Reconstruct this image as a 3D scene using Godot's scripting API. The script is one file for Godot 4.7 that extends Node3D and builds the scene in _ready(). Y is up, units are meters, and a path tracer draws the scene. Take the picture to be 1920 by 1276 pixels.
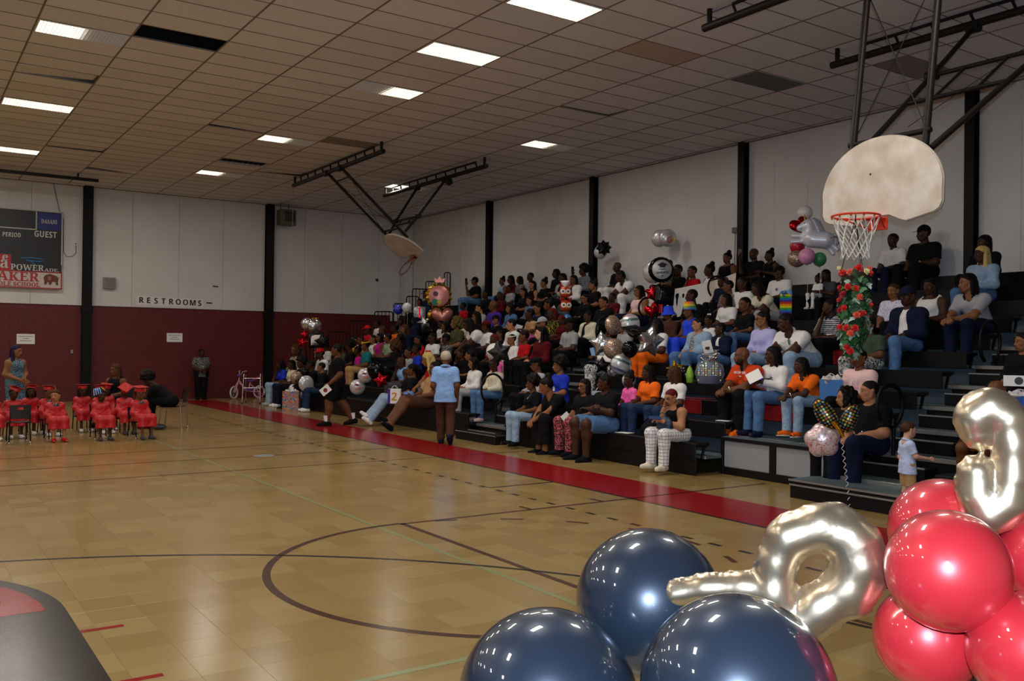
extends Node3D
# A school gymnasium during a kindergarten graduation: bleachers full of families on the right,
# a maroon and grey end wall, a drop ceiling, two ceiling-hung hoops, balloons in the foreground.
# x runs towards the bleacher wall, -z towards the far wall, y up, metres. The floor is y = 0.

const CEIL := 6.173          # underside of the drop ceiling
const WX := 15.17            # bleacher wall
const WZ := -28.55           # far wall
const WL := -16.95           # opposite side wall
const WN := 2.6              # wall behind the photographer
const GX := 6.469            # ceiling grid origin (1.2192 x 0.6096 tiles)
const GZ := -10.4238
const TX := 1.2192
const TZ := 0.6096
const ROW := 0.575           # bleacher run and rise
const RISE := 0.256
const BX := 8.96             # front of the first bench

var M := {}
var taken := {}
var protos := {}
var rng := RandomNumberGenerator.new()
var cam: Camera3D

func _ready() -> void:
	rng.seed = 7
	set_camera_and_light()
	make_materials()
	build_floor()
	build_walls()
	build_ceiling()
	build_bleachers()
	build_hoops()
	build_far_wall_items()
	build_balloon_columns()
	build_crowd()
	build_standing_people()
	build_graduates()
	build_crowd_balloons()
	build_small_things()

func set_camera_and_light() -> void:
	cam = Camera3D.new(); cam.name = "camera"
	cam.fov = rad_to_deg(2.0 * atan(638.0 / 1706.04))
	cam.near = 0.05; cam.far = 120.0
	var yaw := 0.5972; var pitch := 0.0065; var roll := 0.0120
	var fw := Vector3(sin(yaw) * cos(pitch), sin(pitch), -cos(yaw) * cos(pitch))
	var r0 := Vector3(cos(yaw), 0, sin(yaw)); var u0 := r0.cross(fw)
	var r1 := r0 * cos(roll) + u0 * sin(roll); var u1 := -r0 * sin(roll) + u0 * cos(roll)
	cam.transform = Transform3D(Basis(r1, u1, -fw), Vector3(0, 1.72, 0))
	add_child(cam)
	var env := Environment.new()
	env.background_mode = Environment.BG_COLOR
	env.background_color = Color(0, 0, 0)
	env.tonemap_mode = Environment.TONE_MAPPER_LINEAR
	env.tonemap_exposure = EXPOSURE
	env.sdfgi_enabled = true; env.ssao_enabled = true; env.ssil_enabled = true
	var we := WorldEnvironment.new(); we.name = "world_environment"; we.environment = env
	add_child(we)
	# the photographer's own flash, just above the lens
	var fl := SpotLight3D.new(); fl.name = "camera_flash"
	fl.transform = cam.transform
	fl.position = cam.position + u1 * 0.16 + r1 * 0.05 + fw * 0.02
	fl.light_color = Color(0.82, 0.90, 1.0)
	fl.light_energy = FLASH
	fl.light_size = 0.035
	fl.spot_angle = 50.0; fl.spot_angle_attenuation = 0.35
	fl.spot_range = 60.0; fl.spot_attenuation = 2.0
	fl.shadow_enabled = true
	add_child(fl)

const EXPOSURE := 0.40
const FLASH := 60.0
const LAMP := 9.0
const GLOW := 14.0

# ---------------------------------------------------------------- mesh building
class MB:
	var v := PackedVector3Array()
	var n := PackedVector3Array()
	var c := PackedColorArray()
	var uv := PackedVector2Array()
	var ix := PackedInt32Array()
	func tri(a: Vector3, b: Vector3, d: Vector3) -> void:
		var m := (b - a).cross(d - a).normalized(); var s := v.size()
		v.append_array([a, b, d]); n.append_array([m, m, m]); ix.append_array([s, s + 2, s + 1])
	func quad(a: Vector3, b: Vector3, d: Vector3, e: Vector3) -> void:
		var m := (d - a).cross(e - b).normalized(); var s := v.size()
		v.append_array([a, b, d, e]); n.append_array([m, m, m, m]); ix.append_array([s, s + 2, s + 1, s, s + 3, s + 2])
	func quad_uv(a: Vector3, b: Vector3, d: Vector3, e: Vector3) -> void:
		quad(a, b, d, e)
		uv.resize(v.size() - 4); uv.append_array([Vector2(0, 1), Vector2(1, 1), Vector2(1, 0), Vector2(0, 0)])
	# a box with chamfered edges (ch = 0: plain)
	func box(p: Vector3, s: Vector3, ch := 0.0, b := Basis()) -> void:
		var h := s * 0.5
		var ax := [b.x, b.y, b.z]
		if ch <= 0.0:
			for k in 3:
				for sg in [-1.0, 1.0]:
					var w: Vector3 = ax[k] * h[k] * sg
					var a1: Vector3 = ax[(k + 1) % 3] * h[(k + 1) % 3]; var a2: Vector3 = ax[(k + 2) % 3] * h[(k + 2) % 3] * sg
					quad(p + w - a1 - a2, p + w + a1 - a2, p + w + a1 + a2, p + w - a1 + a2)
			return
		ch = minf(ch, minf(h.x, minf(h.y, h.z)) * 0.9)
		var i := h - Vector3.ONE * ch
		for k in 3:
			var k1 := (k + 1) % 3; var k2 := (k + 2) % 3
			for sg in [-1.0, 1.0]:
				var w: Vector3 = ax[k] * h[k] * sg
				var a1: Vector3 = ax[k1] * i[k1]; var a2: Vector3 = ax[k2] * i[k2] * sg
				quad(p + w - a1 - a2, p + w + a1 - a2, p + w + a1 + a2, p + w - a1 + a2)
				for s2 in [-1.0, 1.0]:   # chamfer between faces k (sg) and k1 (s2)
					var e1: Vector3 = ax[k] * h[k] * sg + ax[k1] * i[k1] * s2
					var e2: Vector3 = ax[k] * i[k] * sg + ax[k1] * h[k1] * s2
					var l: Vector3 = ax[k2] * i[k2] * sg * s2
					quad(p + e1 - l, p + e2 - l, p + e2 + l, p + e1 + l)
		for sx in [-1.0, 1.0]:
			for sy in [-1.0, 1.0]:
				for sz in [-1.0, 1.0]:
					var q0: Vector3 = p + b.x * h.x * sx + b.y * i.y * sy + b.z * i.z * sz
					var q1: Vector3 = p + b.x * i.x * sx + b.y * h.y * sy + b.z * i.z * sz
					var q2: Vector3 = p + b.x * i.x * sx + b.y * i.y * sy + b.z * h.z * sz
					if sx * sy * sz > 0: tri(q0, q1, q2)
					else: tri(q0, q2, q1)
	# surface of rings (each ring the same number of points), smooth
	func rings(rs: Array, closed_ring := true, cap := true) -> void:
		var m: int = rs[0].size(); var s := v.size(); var cnt := rs.size()
		for r in cnt:
			for k in m:
				var p: Vector3 = rs[r][k]
				var t1: Vector3 = rs[r][(k + 1) % m] - rs[r][(k + m - 1) % m]
				if not closed_ring:
					t1 = rs[r][mini(k + 1, m - 1)] - rs[r][maxi(k - 1, 0)]
				var t2: Vector3 = rs[mini(r + 1, cnt - 1)][k] - rs[maxi(r - 1, 0)][k]
				var nn := t1.cross(t2)
				if nn.length_squared() < 1e-14:
					nn = p - (rs[r][0] as Vector3) if r > 0 and r < cnt - 1 else ((rs[1][k] as Vector3) - p) * (-1.0 if r == 0 else 1.0)
				v.append(p); n.append(nn.normalized())
		var mm := m if closed_ring else m - 1
		for r in cnt - 1:
			for k in mm:
				var a := s + r * m + k; var b := s + r * m + (k + 1) % m
				ix.append_array([a, b + m, b, a, a + m, b + m])
		if cap and closed_ring:
			for e in [0, cnt - 1]:
				var ce := Vector3.ZERO
				for k in m: ce += rs[e][k]
				ce /= m
				for k in m:
					if e == 0: tri(ce, rs[e][(k + 1) % m], rs[e][k])
					else: tri(ce, rs[e][k], rs[e][(k + 1) % m])
	func tube(pts: Array, r0: float, sides := 8, r1 := -1.0, loop := false, cap := true) -> void:
		if r1 < 0.0: r1 = r0
		var rs := []; var cnt := pts.size(); var up := Vector3.ZERO
		for k in cnt:
			var a: Vector3 = pts[(k + cnt - 1) % cnt] if loop else pts[maxi(k - 1, 0)]
			var b: Vector3 = pts[(k + 1) % cnt] if loop else pts[mini(k + 1, cnt - 1)]
			var d := (b - a).normalized()
			if up == Vector3.ZERO: up = (Vector3.UP if absf(d.y) < 0.9 else Vector3.RIGHT)
			var x := d.cross(up).normalized(); up = x.cross(d).normalized()
			var ring := PackedVector3Array(); var r := lerpf(r0, r1, float(k) / maxf(1, cnt - 1))
			for j in sides:
				var t := -TAU * j / sides
				ring.append((pts[k] as Vector3) + (x * cos(t) + up * sin(t)) * r)
			rs.append(ring)
		if loop: rs.append(rs[0])
		rings(rs, true, cap and not loop)
	# profile of Vector2(radius, height) turned round the y axis of xf
	func lathe(prof: Array, sides := 16, xf := Transform3D(), cap := true) -> void:
		var rs := []
		for q in prof:
			var ring := PackedVector3Array()
			for j in sides:
				var t := -TAU * j / sides
				ring.append(xf * Vector3(cos(t) * maxf(q.x, 1e-4), q.y, sin(t) * maxf(q.x, 1e-4)))
			rs.append(ring)
		rings(rs, true, cap)
	func ball(p: Vector3, r: Vector3, sides := 16, rows := 10, b := Basis()) -> void:
		var prof := []
		for k in rows + 1:
			var t := PI * k / rows - PI / 2
			prof.append(Vector2(cos(t), sin(t)))
		lathe(prof, sides, Transform3D(b * Basis.from_scale(r), p), false)
	# flat outline (counter-clockwise in its own x, y) given depth along -z .. +z
	func prism(o: PackedVector2Array, d: float, xf := Transform3D(), ch := 0.0) -> void:
		if Geometry2D.is_polygon_clockwise(o): o.reverse()
		var t := Geometry2D.triangulate_polygon(o); var m := o.size()
		for k in range(0, t.size(), 3):
			var a := o[t[k]]; var b := o[t[k + 1]]; var e := o[t[k + 2]]
			if (b - a).cross(e - a) < 0.0: var sw := b; b = e; e = sw
			tri(xf * Vector3(a.x, a.y, d * 0.5), xf * Vector3(b.x, b.y, d * 0.5), xf * Vector3(e.x, e.y, d * 0.5))
			tri(xf * Vector3(a.x, a.y, -d * 0.5), xf * Vector3(e.x, e.y, -d * 0.5), xf * Vector3(b.x, b.y, -d * 0.5))
		for k in m:
			var a := o[k]; var b := o[(k + 1) % m]
			quad(xf * Vector3(a.x, a.y, -d * 0.5), xf * Vector3(b.x, b.y, -d * 0.5), xf * Vector3(b.x, b.y, d * 0.5), xf * Vector3(a.x, a.y, d * 0.5))
	func add(o: MB, xf := Transform3D()) -> void:
		var s := v.size()
		v.append_array(xf * o.v)
		var nb := Transform3D(xf.basis.inverse().transposed(), Vector3.ZERO)
		var nn := nb * o.n
		for k in nn.size(): nn[k] = nn[k].normalized()
		n.append_array(nn)
		if o.c.size() or c.size():
			while c.size() < s: c.append(Color.WHITE)
			if o.c.size(): c.append_array(o.c)
			while c.size() < v.size(): c.append(Color.WHITE)
		var flip := xf.basis.determinant() < 0.0
		var add_ix := PackedInt32Array(); add_ix.resize(o.ix.size())
		for k in range(0, o.ix.size(), 3):
			add_ix[k] = o.ix[k] + s
			add_ix[k + 1] = o.ix[k + (2 if flip else 1)] + s
			add_ix[k + 2] = o.ix[k + (1 if flip else 2)] + s
		ix.append_array(add_ix)
	func mesh() -> ArrayMesh:
		var a := []; a.resize(Mesh.ARRAY_MAX)
		a[Mesh.ARRAY_VERTEX] = v; a[Mesh.ARRAY_NORMAL] = n; a[Mesh.ARRAY_INDEX] = ix
		if c.size() == v.size() and c.size(): a[Mesh.ARRAY_COLOR] = c
		if uv.size():
			uv.resize(v.size()); a[Mesh.ARRAY_TEX_UV] = uv
		var m := ArrayMesh.new(); m.add_surface_from_arrays(Mesh.PRIMITIVE_TRIANGLES, a)
		return m

# a smooth union of tapered capsules on a grid, meshed as surface nets
class Field:
	var o := Vector3.ZERO
	var h := 0.02
	var k := 0.02
	var nx := 0
	var ny := 0
	var nz := 0
	var F := PackedFloat32Array()
	func _init(bones: Array, cell: float, kk: float, cuts := [], carve := []) -> void:
		h = cell; k = kk
		var lo := Vector3.INF; var hi := -Vector3.INF
		for b in bones:
			var r: float = maxf(b[2], b[3]) + kk * 1.2 + cell * 2.0
			lo = lo.min((b[0] as Vector3).min(b[1]) - Vector3.ONE * r); hi = hi.max((b[0] as Vector3).max(b[1]) + Vector3.ONE * r)
		o = lo
		nx = int((hi.x - lo.x) / h) + 2; ny = int((hi.y - lo.y) / h) + 2; nz = int((hi.z - lo.z) / h) + 2
		F.resize(nx * ny * nz)
		for b in bones: _bone(b[0], b[1], b[2], b[3], b[4] if b.size() > 4 else 0)
		var lim := F.size()
		for i in lim:
			var a := F[i]
			F[i] = 1.0 if a < 0.02 else -k * log(a)
		for q in cuts: _cut(q)
		if carve.size(): _carve(carve)
	func _bone(a: Vector3, b: Vector3, ra: float, rb: float, flat: int) -> void:
		var r := maxf(ra, rb) + k * 3.2
		var l := (a.min(b) - Vector3.ONE * r - o) / h; var u := (a.max(b) + Vector3.ONE * r - o) / h
		var x0 := maxi(0, int(l.x)); var x1 := mini(nx - 1, int(u.x) + 1)
		var y0 := maxi(0, int(l.y)); var y1 := mini(ny - 1, int(u.y) + 1)
		var z0 := maxi(0, int(l.z)); var z1 := mini(nz - 1, int(u.z) + 1)
		var ba := b - a; var bb := maxf(ba.length_squared(), 1e-9); var bl := sqrt(bb); var dr := rb - ra
		var ik := -1.0 / k; var far := k * 3.2
		for z in range(z0, z1 + 1):
			for y in range(y0, y1 + 1):
				var i := (z * ny + y) * nx + x0
				var pa := o + Vector3(x0, y, z) * h - a
				for x in range(x0, x1 + 1):
					var tt := pa.dot(ba) / bb
					var t := clampf(tt, 0.0, 1.0)
					var d: float
					if flat == 0:
						d = (pa - ba * t).length() - ra - dr * t
					else:
						d = (pa - ba * (tt if ((flat & 1) and tt > 1.0) or ((flat & 2) and tt < 0.0) else t)).length() - ra - dr * t
						if flat & 1: d = maxf(d, (tt - 1.0) * bl)
						if flat & 2: d = maxf(d, -tt * bl)
					if d < far: F[i] += exp(d * ik)
					i += 1; pa.x += h
	func _cut(q: Plane) -> void:
		var i := 0
		for z in nz:
			for y in ny:
				var p := o + Vector3(0, y, z) * h
				var d := q.distance_to(p)
				for x in nx:
					if F[i] < d: F[i] = d
					d += q.normal.x * h; i += 1
	# removes what lies within the convex set of planes (negative side of all)
	func _carve(w: Array) -> void:
		var i := 0
		for z in nz:
			for y in ny:
				for x in nx:
					if F[i] < 0.05:
						var p := o + Vector3(x, y, z) * h; var d := -9.0
						for q in w: d = maxf(d, (q as Plane).distance_to(p))
						if F[i] < -d: F[i] = -d
					i += 1
	func at(p: Vector3) -> float:
		var q := (p - o) / h
		var x := int(q.x); var y := int(q.y); var z := int(q.z)
		if x < 0 or y < 0 or z < 0 or x >= nx or y >= ny or z >= nz: return 1.0
		return F[(z * ny + y) * nx + x]
	func nets() -> MB:
		var mb := MB.new()
		var map := PackedInt32Array(); map.resize(nx * ny * nz); map.fill(-1)
		var sy := nx; var sz := nx * ny
		var act := PackedInt32Array()
		var V := PackedVector3Array(); var N := PackedVector3Array()
		for z in nz - 1:
			for y in ny - 1:
				var i := (z * ny + y) * nx
				for x in nx - 1:
					var f0 := F[i]; var f7 := F[i + 1 + sy + sz]
					if f0 < 1.0 or f7 < 1.0:
						var f1 := F[i + 1]; var f2 := F[i + sy]; var f3 := F[i + 1 + sy]
						var f4 := F[i + sz]; var f5 := F[i + 1 + sz]; var f6 := F[i + sy + sz]
						var cnt := int(f0 < 0.0) + int(f1 < 0.0) + int(f2 < 0.0) + int(f3 < 0.0) + int(f4 < 0.0) + int(f5 < 0.0) + int(f6 < 0.0) + int(f7 < 0.0)
						if cnt > 0 and cnt < 8:
							var lim := h * 1.5
							f0 = minf(f0, lim); f1 = minf(f1, lim); f2 = minf(f2, lim); f3 = minf(f3, lim)
							f4 = minf(f4, lim); f5 = minf(f5, lim); f6 = minf(f6, lim); f7 = minf(f7, lim)
							var g := Vector3(f1 - f0 + f3 - f2 + f5 - f4 + f7 - f6, f2 - f0 + f3 - f1 + f6 - f4 + f7 - f5, f4 - f0 + f5 - f1 + f6 - f2 + f7 - f3) * (0.25 / h)
							var av := (f0 + f1 + f2 + f3 + f4 + f5 + f6 + f7) * 0.125
							var st := g * (av / maxf(g.length_squared(), 0.2))
							var hh := h * 0.5
							st = st.clamp(Vector3(-hh, -hh, -hh), Vector3(hh, hh, hh))
							map[i] = V.size(); act.append(i)
							V.append(o + Vector3(x + 0.5, y + 0.5, z + 0.5) * h - st); N.append(g.normalized())
					i += 1
		mb.v = V; mb.n = N
		var I := PackedInt32Array()
		for i in act:
			var a := F[i] < 0.0
			for ax in 3:
				var s1 := 1; var sa := sy; var sb := sz
				if ax == 1: s1 = sy; sa = sz; sb = 1
				elif ax == 2: s1 = sz; sa = 1; sb = sy
				if a == (F[i + s1] < 0.0): continue
				if i - sa - sb < 0: continue
				var q0 := map[i - sa - sb]; var q1 := map[i - sb]; var q2 := map[i]; var q3 := map[i - sa]
				if q0 < 0 or q1 < 0 or q3 < 0: continue
				if a: I.append_array([q0, q2, q1, q0, q3, q2])
				else: I.append_array([q0, q1, q2, q0, q2, q3])
		mb.ix = I
		return mb

# ---------------------------------------------------------------- naming
func numbered(nm: String) -> String:
	if not taken.has(nm):
		taken[nm] = 0
		return nm
	taken[nm] += 1
	return "%s_%03d" % [nm, taken[nm]]

func meta(o: Node, label := "", category := "", group := "", kind := "") -> void:
	if label: o.set_meta("label", label)
	if category: o.set_meta("category", category)
	if group: o.set_meta("group", group)
	if kind: o.set_meta("kind", kind)

func thing(nm: String, label: String, category: String, xf := Transform3D(), group := "") -> Node3D:
	var o := Node3D.new(); o.name = numbered(nm); o.transform = xf
	add_child(o, true); meta(o, label, category, group)
	return o

func part(nm: String, m: Variant, mat: Material, parent: Node, label := "") -> MeshInstance3D:
	var o := MeshInstance3D.new(); o.name = nm
	o.mesh = m.mesh() if m is MB else m
	o.material_override = mat
	if label: o.set_meta("label", label)
	parent.add_child(o, true)
	return o

func single(nm: String, m: Variant, mat: Material, label: String, category: String, group := "") -> MeshInstance3D:
	var o := part(numbered(nm), m, mat, self)
	meta(o, label, category, group)
	return o

func struct(nm: String, m: Variant, mat: Material) -> MeshInstance3D:
	var o := part(nm, m, mat, self); meta(o, "", "", "", "structure")
	return o

func text_mesh(s: String, size: float, depth: float, font := "Droid Sans", bold := false) -> TextMesh:
	var f := SystemFont.new(); f.font_names = [font]; f.font_weight = 800 if bold else 400
	var t := TextMesh.new(); t.text = s; t.font = f; t.font_size = 64; t.pixel_size = size / 64.0; t.depth = depth; t.curve_step = 2.0
	return t

# ---------------------------------------------------------------- materials
func mat(key: String, col: Color, rough := 0.7, metal := 0.0) -> StandardMaterial3D:
	if M.has(key): return M[key]
	var m := StandardMaterial3D.new(); m.resource_name = key
	m.albedo_color = col; m.roughness = rough; m.metallic = metal
	M[key] = m
	return m

func noise_tex(freq: float, size: int, sd: int, normal := false, lo := Color.BLACK, hi := Color.WHITE, oct := 4, bump := 4.0) -> NoiseTexture2D:
	var nz := FastNoiseLite.new(); nz.noise_type = FastNoiseLite.TYPE_SIMPLEX_SMOOTH; nz.frequency = freq; nz.seed = sd; nz.fractal_octaves = oct
	var t := NoiseTexture2D.new(); t.width = size; t.height = size; t.seamless = true; t.noise = nz
	if normal: t.as_normal_map = true; t.bump_strength = bump
	else:
		var g := Gradient.new(); g.set_color(0, lo); g.set_color(1, hi); t.color_ramp = g
	return t

func tex_mat(key: String, img: Image, scale: float, rough := 0.8, metal := 0.0) -> StandardMaterial3D:
	var m := mat(key, Color.WHITE, rough, metal)
	m.albedo_texture = ImageTexture.create_from_image(img)
	m.uv1_triplanar = true; m.uv1_scale = Vector3.ONE * scale
	return m

const PAL := {
	"blk": "0f0f12", "pur": "2c1d38", "nvy": "161b34", "wht": "e6e3e0", "crm": "d8cfb6", "gry": "a3a3a6", "dgr": "46464b", "red": "c0161e", "mar": "5a0f18",
	"org": "f06a18", "orr": "c8401c", "ppl": "4c2c96", "blu": "2238b4", "rbl": "2d4ce0", "lbl": "8cb4ea", "dnm": "5b7fab", "ldn": "a2bbd2", "ddn": "2b3d5c",
	"tea": "1f7074", "mag": "c02088", "pnk": "f46ab0", "bpk": "ecc4c0", "grn": "3e4e3e", "olv": "48492e", "sge": "95a588", "tan": "b58a62", "brn": "4a2e22",
	"yel": "e8b828", "lav": "b4b2e2", "kha": "b08a58", "bln": "d8b878", "gld": "c8a030",
}
func cloth(k: String) -> StandardMaterial3D:
	if M.has("cloth_" + k): return M["cloth_" + k]
	var m: StandardMaterial3D
	if PAL.has(k):
		m = mat("cloth_" + k, Color(PAL[k]), 0.85)
	else:
		m = tex_mat("cloth_" + k, pattern(k), 2.4, 0.85)
	if k in ["dnm", "ldn", "ddn"]:
		m.albedo_texture = M.denim_noise; m.uv1_triplanar = true; m.uv1_scale = Vector3.ONE * 2.0
	m.normal_enabled = true; m.normal_texture = M.wrinkle; m.normal_scale = 1.1
	m.uv1_triplanar = true
	if PAL.has(k): m.uv1_scale = Vector3.ONE * 2.0
	m.metallic_specular = 0.25
	return m

func pattern(k: String) -> Image:
	var s := 256; var im := Image.create(s, s, false, Image.FORMAT_RGB8)
	var nz := FastNoiseLite.new(); nz.seed = 11; nz.frequency = 0.02; nz.fractal_octaves = 2
	var w := Color(PAL.wht); var b := Color(PAL.blk)
	for y in s:
		for x in s:
			# a periodic noise: blend across the seam
			var fx := float(x) / s; var fy := float(y) / s
			var q: float = lerpf(lerpf(nz.get_noise_2d(x, y), nz.get_noise_2d(x - s, y), fx), lerpf(nz.get_noise_2d(x, y - s), nz.get_noise_2d(x - s, y - s), fx), fy)
			var c := w
			match k:
				"zeb": c = b if sin((fy * 5.0 + sin(fx * TAU) * 0.4 + q * 1.6) * TAU) > 0.05 else w
				"str": c = w if fposmod(fy * 14.0, 1.0) < 0.4 else Color(PAL.nvy)
				"boy": c = Color("d5dcf0") if fposmod(fy * 26.0, 1.0) < 0.6 else Color("8fa6d8")
				"plaid":
					c = Color("efecea")
					if fposmod(fx * 8.0, 1.0) < 0.09 or fposmod(fy * 8.0, 1.0) < 0.09: c = Color("1c1c20")
				"plg":
					c = Color("8f959c")
					if fposmod(fx * 9.0, 1.0) < 0.3: c = c.darkened(0.4)
					if fposmod(fy * 9.0, 1.0) < 0.3: c = c.darkened(0.35)
				"plc":
					c = Color("d8dcd0")
					if fposmod(fx * 7.0, 1.0) < 0.35: c = Color("58a890")
					if fposmod(fy * 7.0, 1.0) < 0.35: c = Color("d85868")
				"cam":
					var q2 := nz.get_noise_2d(x * 1.9 + 500, y * 1.9)
					c = Color("3a3a26")
					if q > 0.12: c = Color("1a1a16")
					if q < -0.16: c = Color("6d5a3a")
					if q2 > 0.2: c = Color("f05a88")
				"flk": c = Color("e8e4e0") if nz.get_noise_2d(x * 4.0, y * 4.0) > 0.15 else b
				"flv": c = Color("9a9ccf") if nz.get_noise_2d(x * 3.0, y * 3.0) > 0.12 else Color("e9e6ee")
				"flr":
					var q3 := nz.get_noise_2d(x * 3.0, y * 3.0)
					c = Color("b8a0a8") if q3 > 0.22 else (Color("70605a") if q3 < -0.2 else Color("3a3238"))
				"blkcrm": c = Color(PAL.crm) if nz.get_noise_2d(x * 2.2, y * 2.2) > 0.05 else b
				"blkwht": c = w if nz.get_noise_2d(x * 3.0, y * 3.0) > 0.3 else b
				"blkyel": c = Color("d8c440") if nz.get_noise_2d(x * 2.0, y * 2.0) > 0.36 else b
				"blkred": c = Color("8f1822") if nz.get_noise_2d(x * 1.0, y * 1.0) > 0.12 else b
				"jred": c = Color("b01820") if nz.get_noise_2d(x * 1.0, y * 1.0) > 0.15 else b
				"redwht": c = w if fposmod(fx * 5.0 + q * 0.6, 1.0) < 0.4 else Color("c82820")
				"fld": c = Color("7fa0b0") if nz.get_noise_2d(x * 4.0, y * 4.0) > 0.08 else Color("1e2838")
				"chs":
					var q4 := nz.get_noise_2d(x * 1.2, y * 1.2)
					c = Color("d0483a") if q4 > 0.2 else (Color("3a78c0") if q4 < -0.15 else Color("c8a860"))
				"dots":
					var gx := fposmod(fx * 9.0, 1.0) - 0.5; var gy := fposmod(fy * 9.0, 1.0) - 0.5
					var id := int(fx * 9.0) * 7 + int(fy * 9.0) * 3
					c = b
					if gx * gx + gy * gy < 0.11: c = [Color("d8a020"), Color("c03020"), Color("2080c0"), Color("60a030"), Color("e0d060")][id % 5]
				"conf":
					var q5 := nz.get_noise_2d(x * 6.0, y * 6.0)
					c = Color("2a2a20")
					if q5 > 0.1: c = Color("c0b880")
					if q5 < -0.15: c = Color("a05060")
					if q5 > 0.3: c = Color("e8e0c0")
				"sil": c = Color("d8d8da") if nz.get_noise_2d(x * 6.0, y * 6.0) > -0.1 else Color("787878")
				"bst": c = [Color("d8d8d8"), Color("d8d8d8"), Color("5058a0"), Color("d8d8d8"), Color("a04048"), Color("d8d8d8"), Color("58786a"), Color("d8d8d8")][int(fposmod(fy * 16.0, 8.0))]
				"rbw": c = [Color("d83a28"), Color("f0a020"), Color("e8d830"), Color("48a848"), Color("2878c8"), Color("5a3898")][int(fposmod(fy * 12.0, 6.0))]
				"hrt": c = Color("d05058") if nz.get_noise_2d(x * 3.0, y * 3.0) > 0.32 else Color("e8dcdc")
				"txt": c = Color("e4e2e4") if nz.get_noise_2d(x * 7.0, y * 7.0) < 0.28 else Color("58585c")
			im.set_pixel(x, y, c)
	return im

const SKIN := ["d3a084", "b07a56", "8a5a3a", "684128", "462a1a"]
func skin(i: int) -> StandardMaterial3D:
	var m := mat("skin_%d" % i, Color(SKIN[i]), 0.5)
	m.vertex_color_use_as_albedo = true; m.metallic_specular = 0.32
	m.subsurf_scatter_enabled = true; m.subsurf_scatter_strength = 0.08
	return m

func make_materials() -> void:
	M.wrinkle = noise_tex(0.008, 512, 3, true, Color.BLACK, Color.WHITE, 2, 12.0)
	M.denim_noise = noise_tex(0.02, 512, 5, false, Color(0.80, 0.82, 0.85), Color(1.0, 1.0, 1.0), 3)
	M.grime = noise_tex(0.006, 512, 9, false, Color(0.95, 0.95, 0.945), Color(1, 1, 1), 4)
	M.floor_rough = noise_tex(0.008, 512, 21, true, Color.BLACK, Color.WHITE, 2, 0.6)
	for k in 4:
		var f := mat("floor_%d" % k, [Color("987e4e"), Color("947a4a"), Color("9c8353"), Color("917747")][k], 0.2)
		f.metallic_specular = 0.42
		f.normal_enabled = true; f.normal_texture = M.floor_rough; f.normal_scale = 0.035; f.uv1_triplanar = true; f.uv1_world_triplanar = true; f.uv1_scale = Vector3.ONE * 1.4
	var fa := mat("floor_far", Color.WHITE, 0.2); fa.vertex_color_use_as_albedo = true
	fa.metallic_specular = 0.42
	fa.normal_enabled = true; fa.normal_texture = M.floor_rough; fa.normal_scale = 0.035; fa.uv1_triplanar = true; fa.uv1_world_triplanar = true; fa.uv1_scale = Vector3.ONE * 1.4
	mat("grout", Color("7d6a45"), 0.6)
	for q in [["paint_red", "8e0f14"], ["paint_black", "26221f"], ["paint_brown", "4a2f22"], ["paint_green", "8a8c60"]]:
		var p := mat(q[0], Color(q[1]), 0.22); p.metallic_specular = 0.38
	for q in [["wall_grey", "dcd9d6", 0.42], ["wall_maroon", "5e0c07", 0.55], ["wall_plain", "d6d2ce", 0.6]]:
		var w := mat(q[0], Color(q[1]), q[2]); w.albedo_texture = M.grime; w.uv1_triplanar = true; w.uv1_world_triplanar = true; w.uv1_scale = Vector3.ONE * 0.22
	for k in 4:
		var t := mat("tile_%d" % k, [Color("d8d7d8"), Color("d5d4d5"), Color("dbdadb"), Color("d2d0d0")][k], 0.95)
		t.normal_enabled = true; t.normal_texture = noise_tex(0.06, 256, 30 + k, true, Color.BLACK, Color.WHITE, 3, 3.0) if k == 0 else M.tile_0.normal_texture
		t.normal_scale = 0.5; t.uv1_triplanar = true; t.uv1_world_triplanar = true; t.uv1_scale = Vector3.ONE * 2.0
	mat("tbar", Color("7a6a5c"), 0.6)
	mat("steel_black", Color("0f0f11"), 0.45, 0.0)
	mat("rail_black", Color("181412"), 0.5, 0.0)
	mat("bench", Color("131213"), 0.45)
	mat("deck", Color("556167"), 0.55)
	mat("deck_edge", Color("9c9a96"), 0.35, 0.6)
	M.bench.metallic_specular = 0.3; M.steel_black.metallic_specular = 0.3; M.rail_black.metallic_specular = 0.35; M.deck.metallic_specular = 0.35
	mat("void", Color("0a0a0b"), 0.95)
	mat("chrome", Color("c8c8c8"), 0.2, 1.0)
	mat("white_paint", Color("d8d5d0"), 0.5)
	mat("paper", Color("e9e7e4"), 0.7)
	mat("ink", Color("1b1b1d"), 0.6)

# ---------------------------------------------------------------- the room
func in_frame(p: Vector3, margin := 60.0) -> bool:
	var q := cam.transform.affine_inverse() * p
	if q.z > -0.5: return false
	var u := 960.0 + 1706.04 * q.x / -q.z; var w := 638.0 - 1706.04 * q.y / -q.z
	return u > -margin and u < 1920.0 + margin and w > -margin and w < 1276.0 + margin

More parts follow.
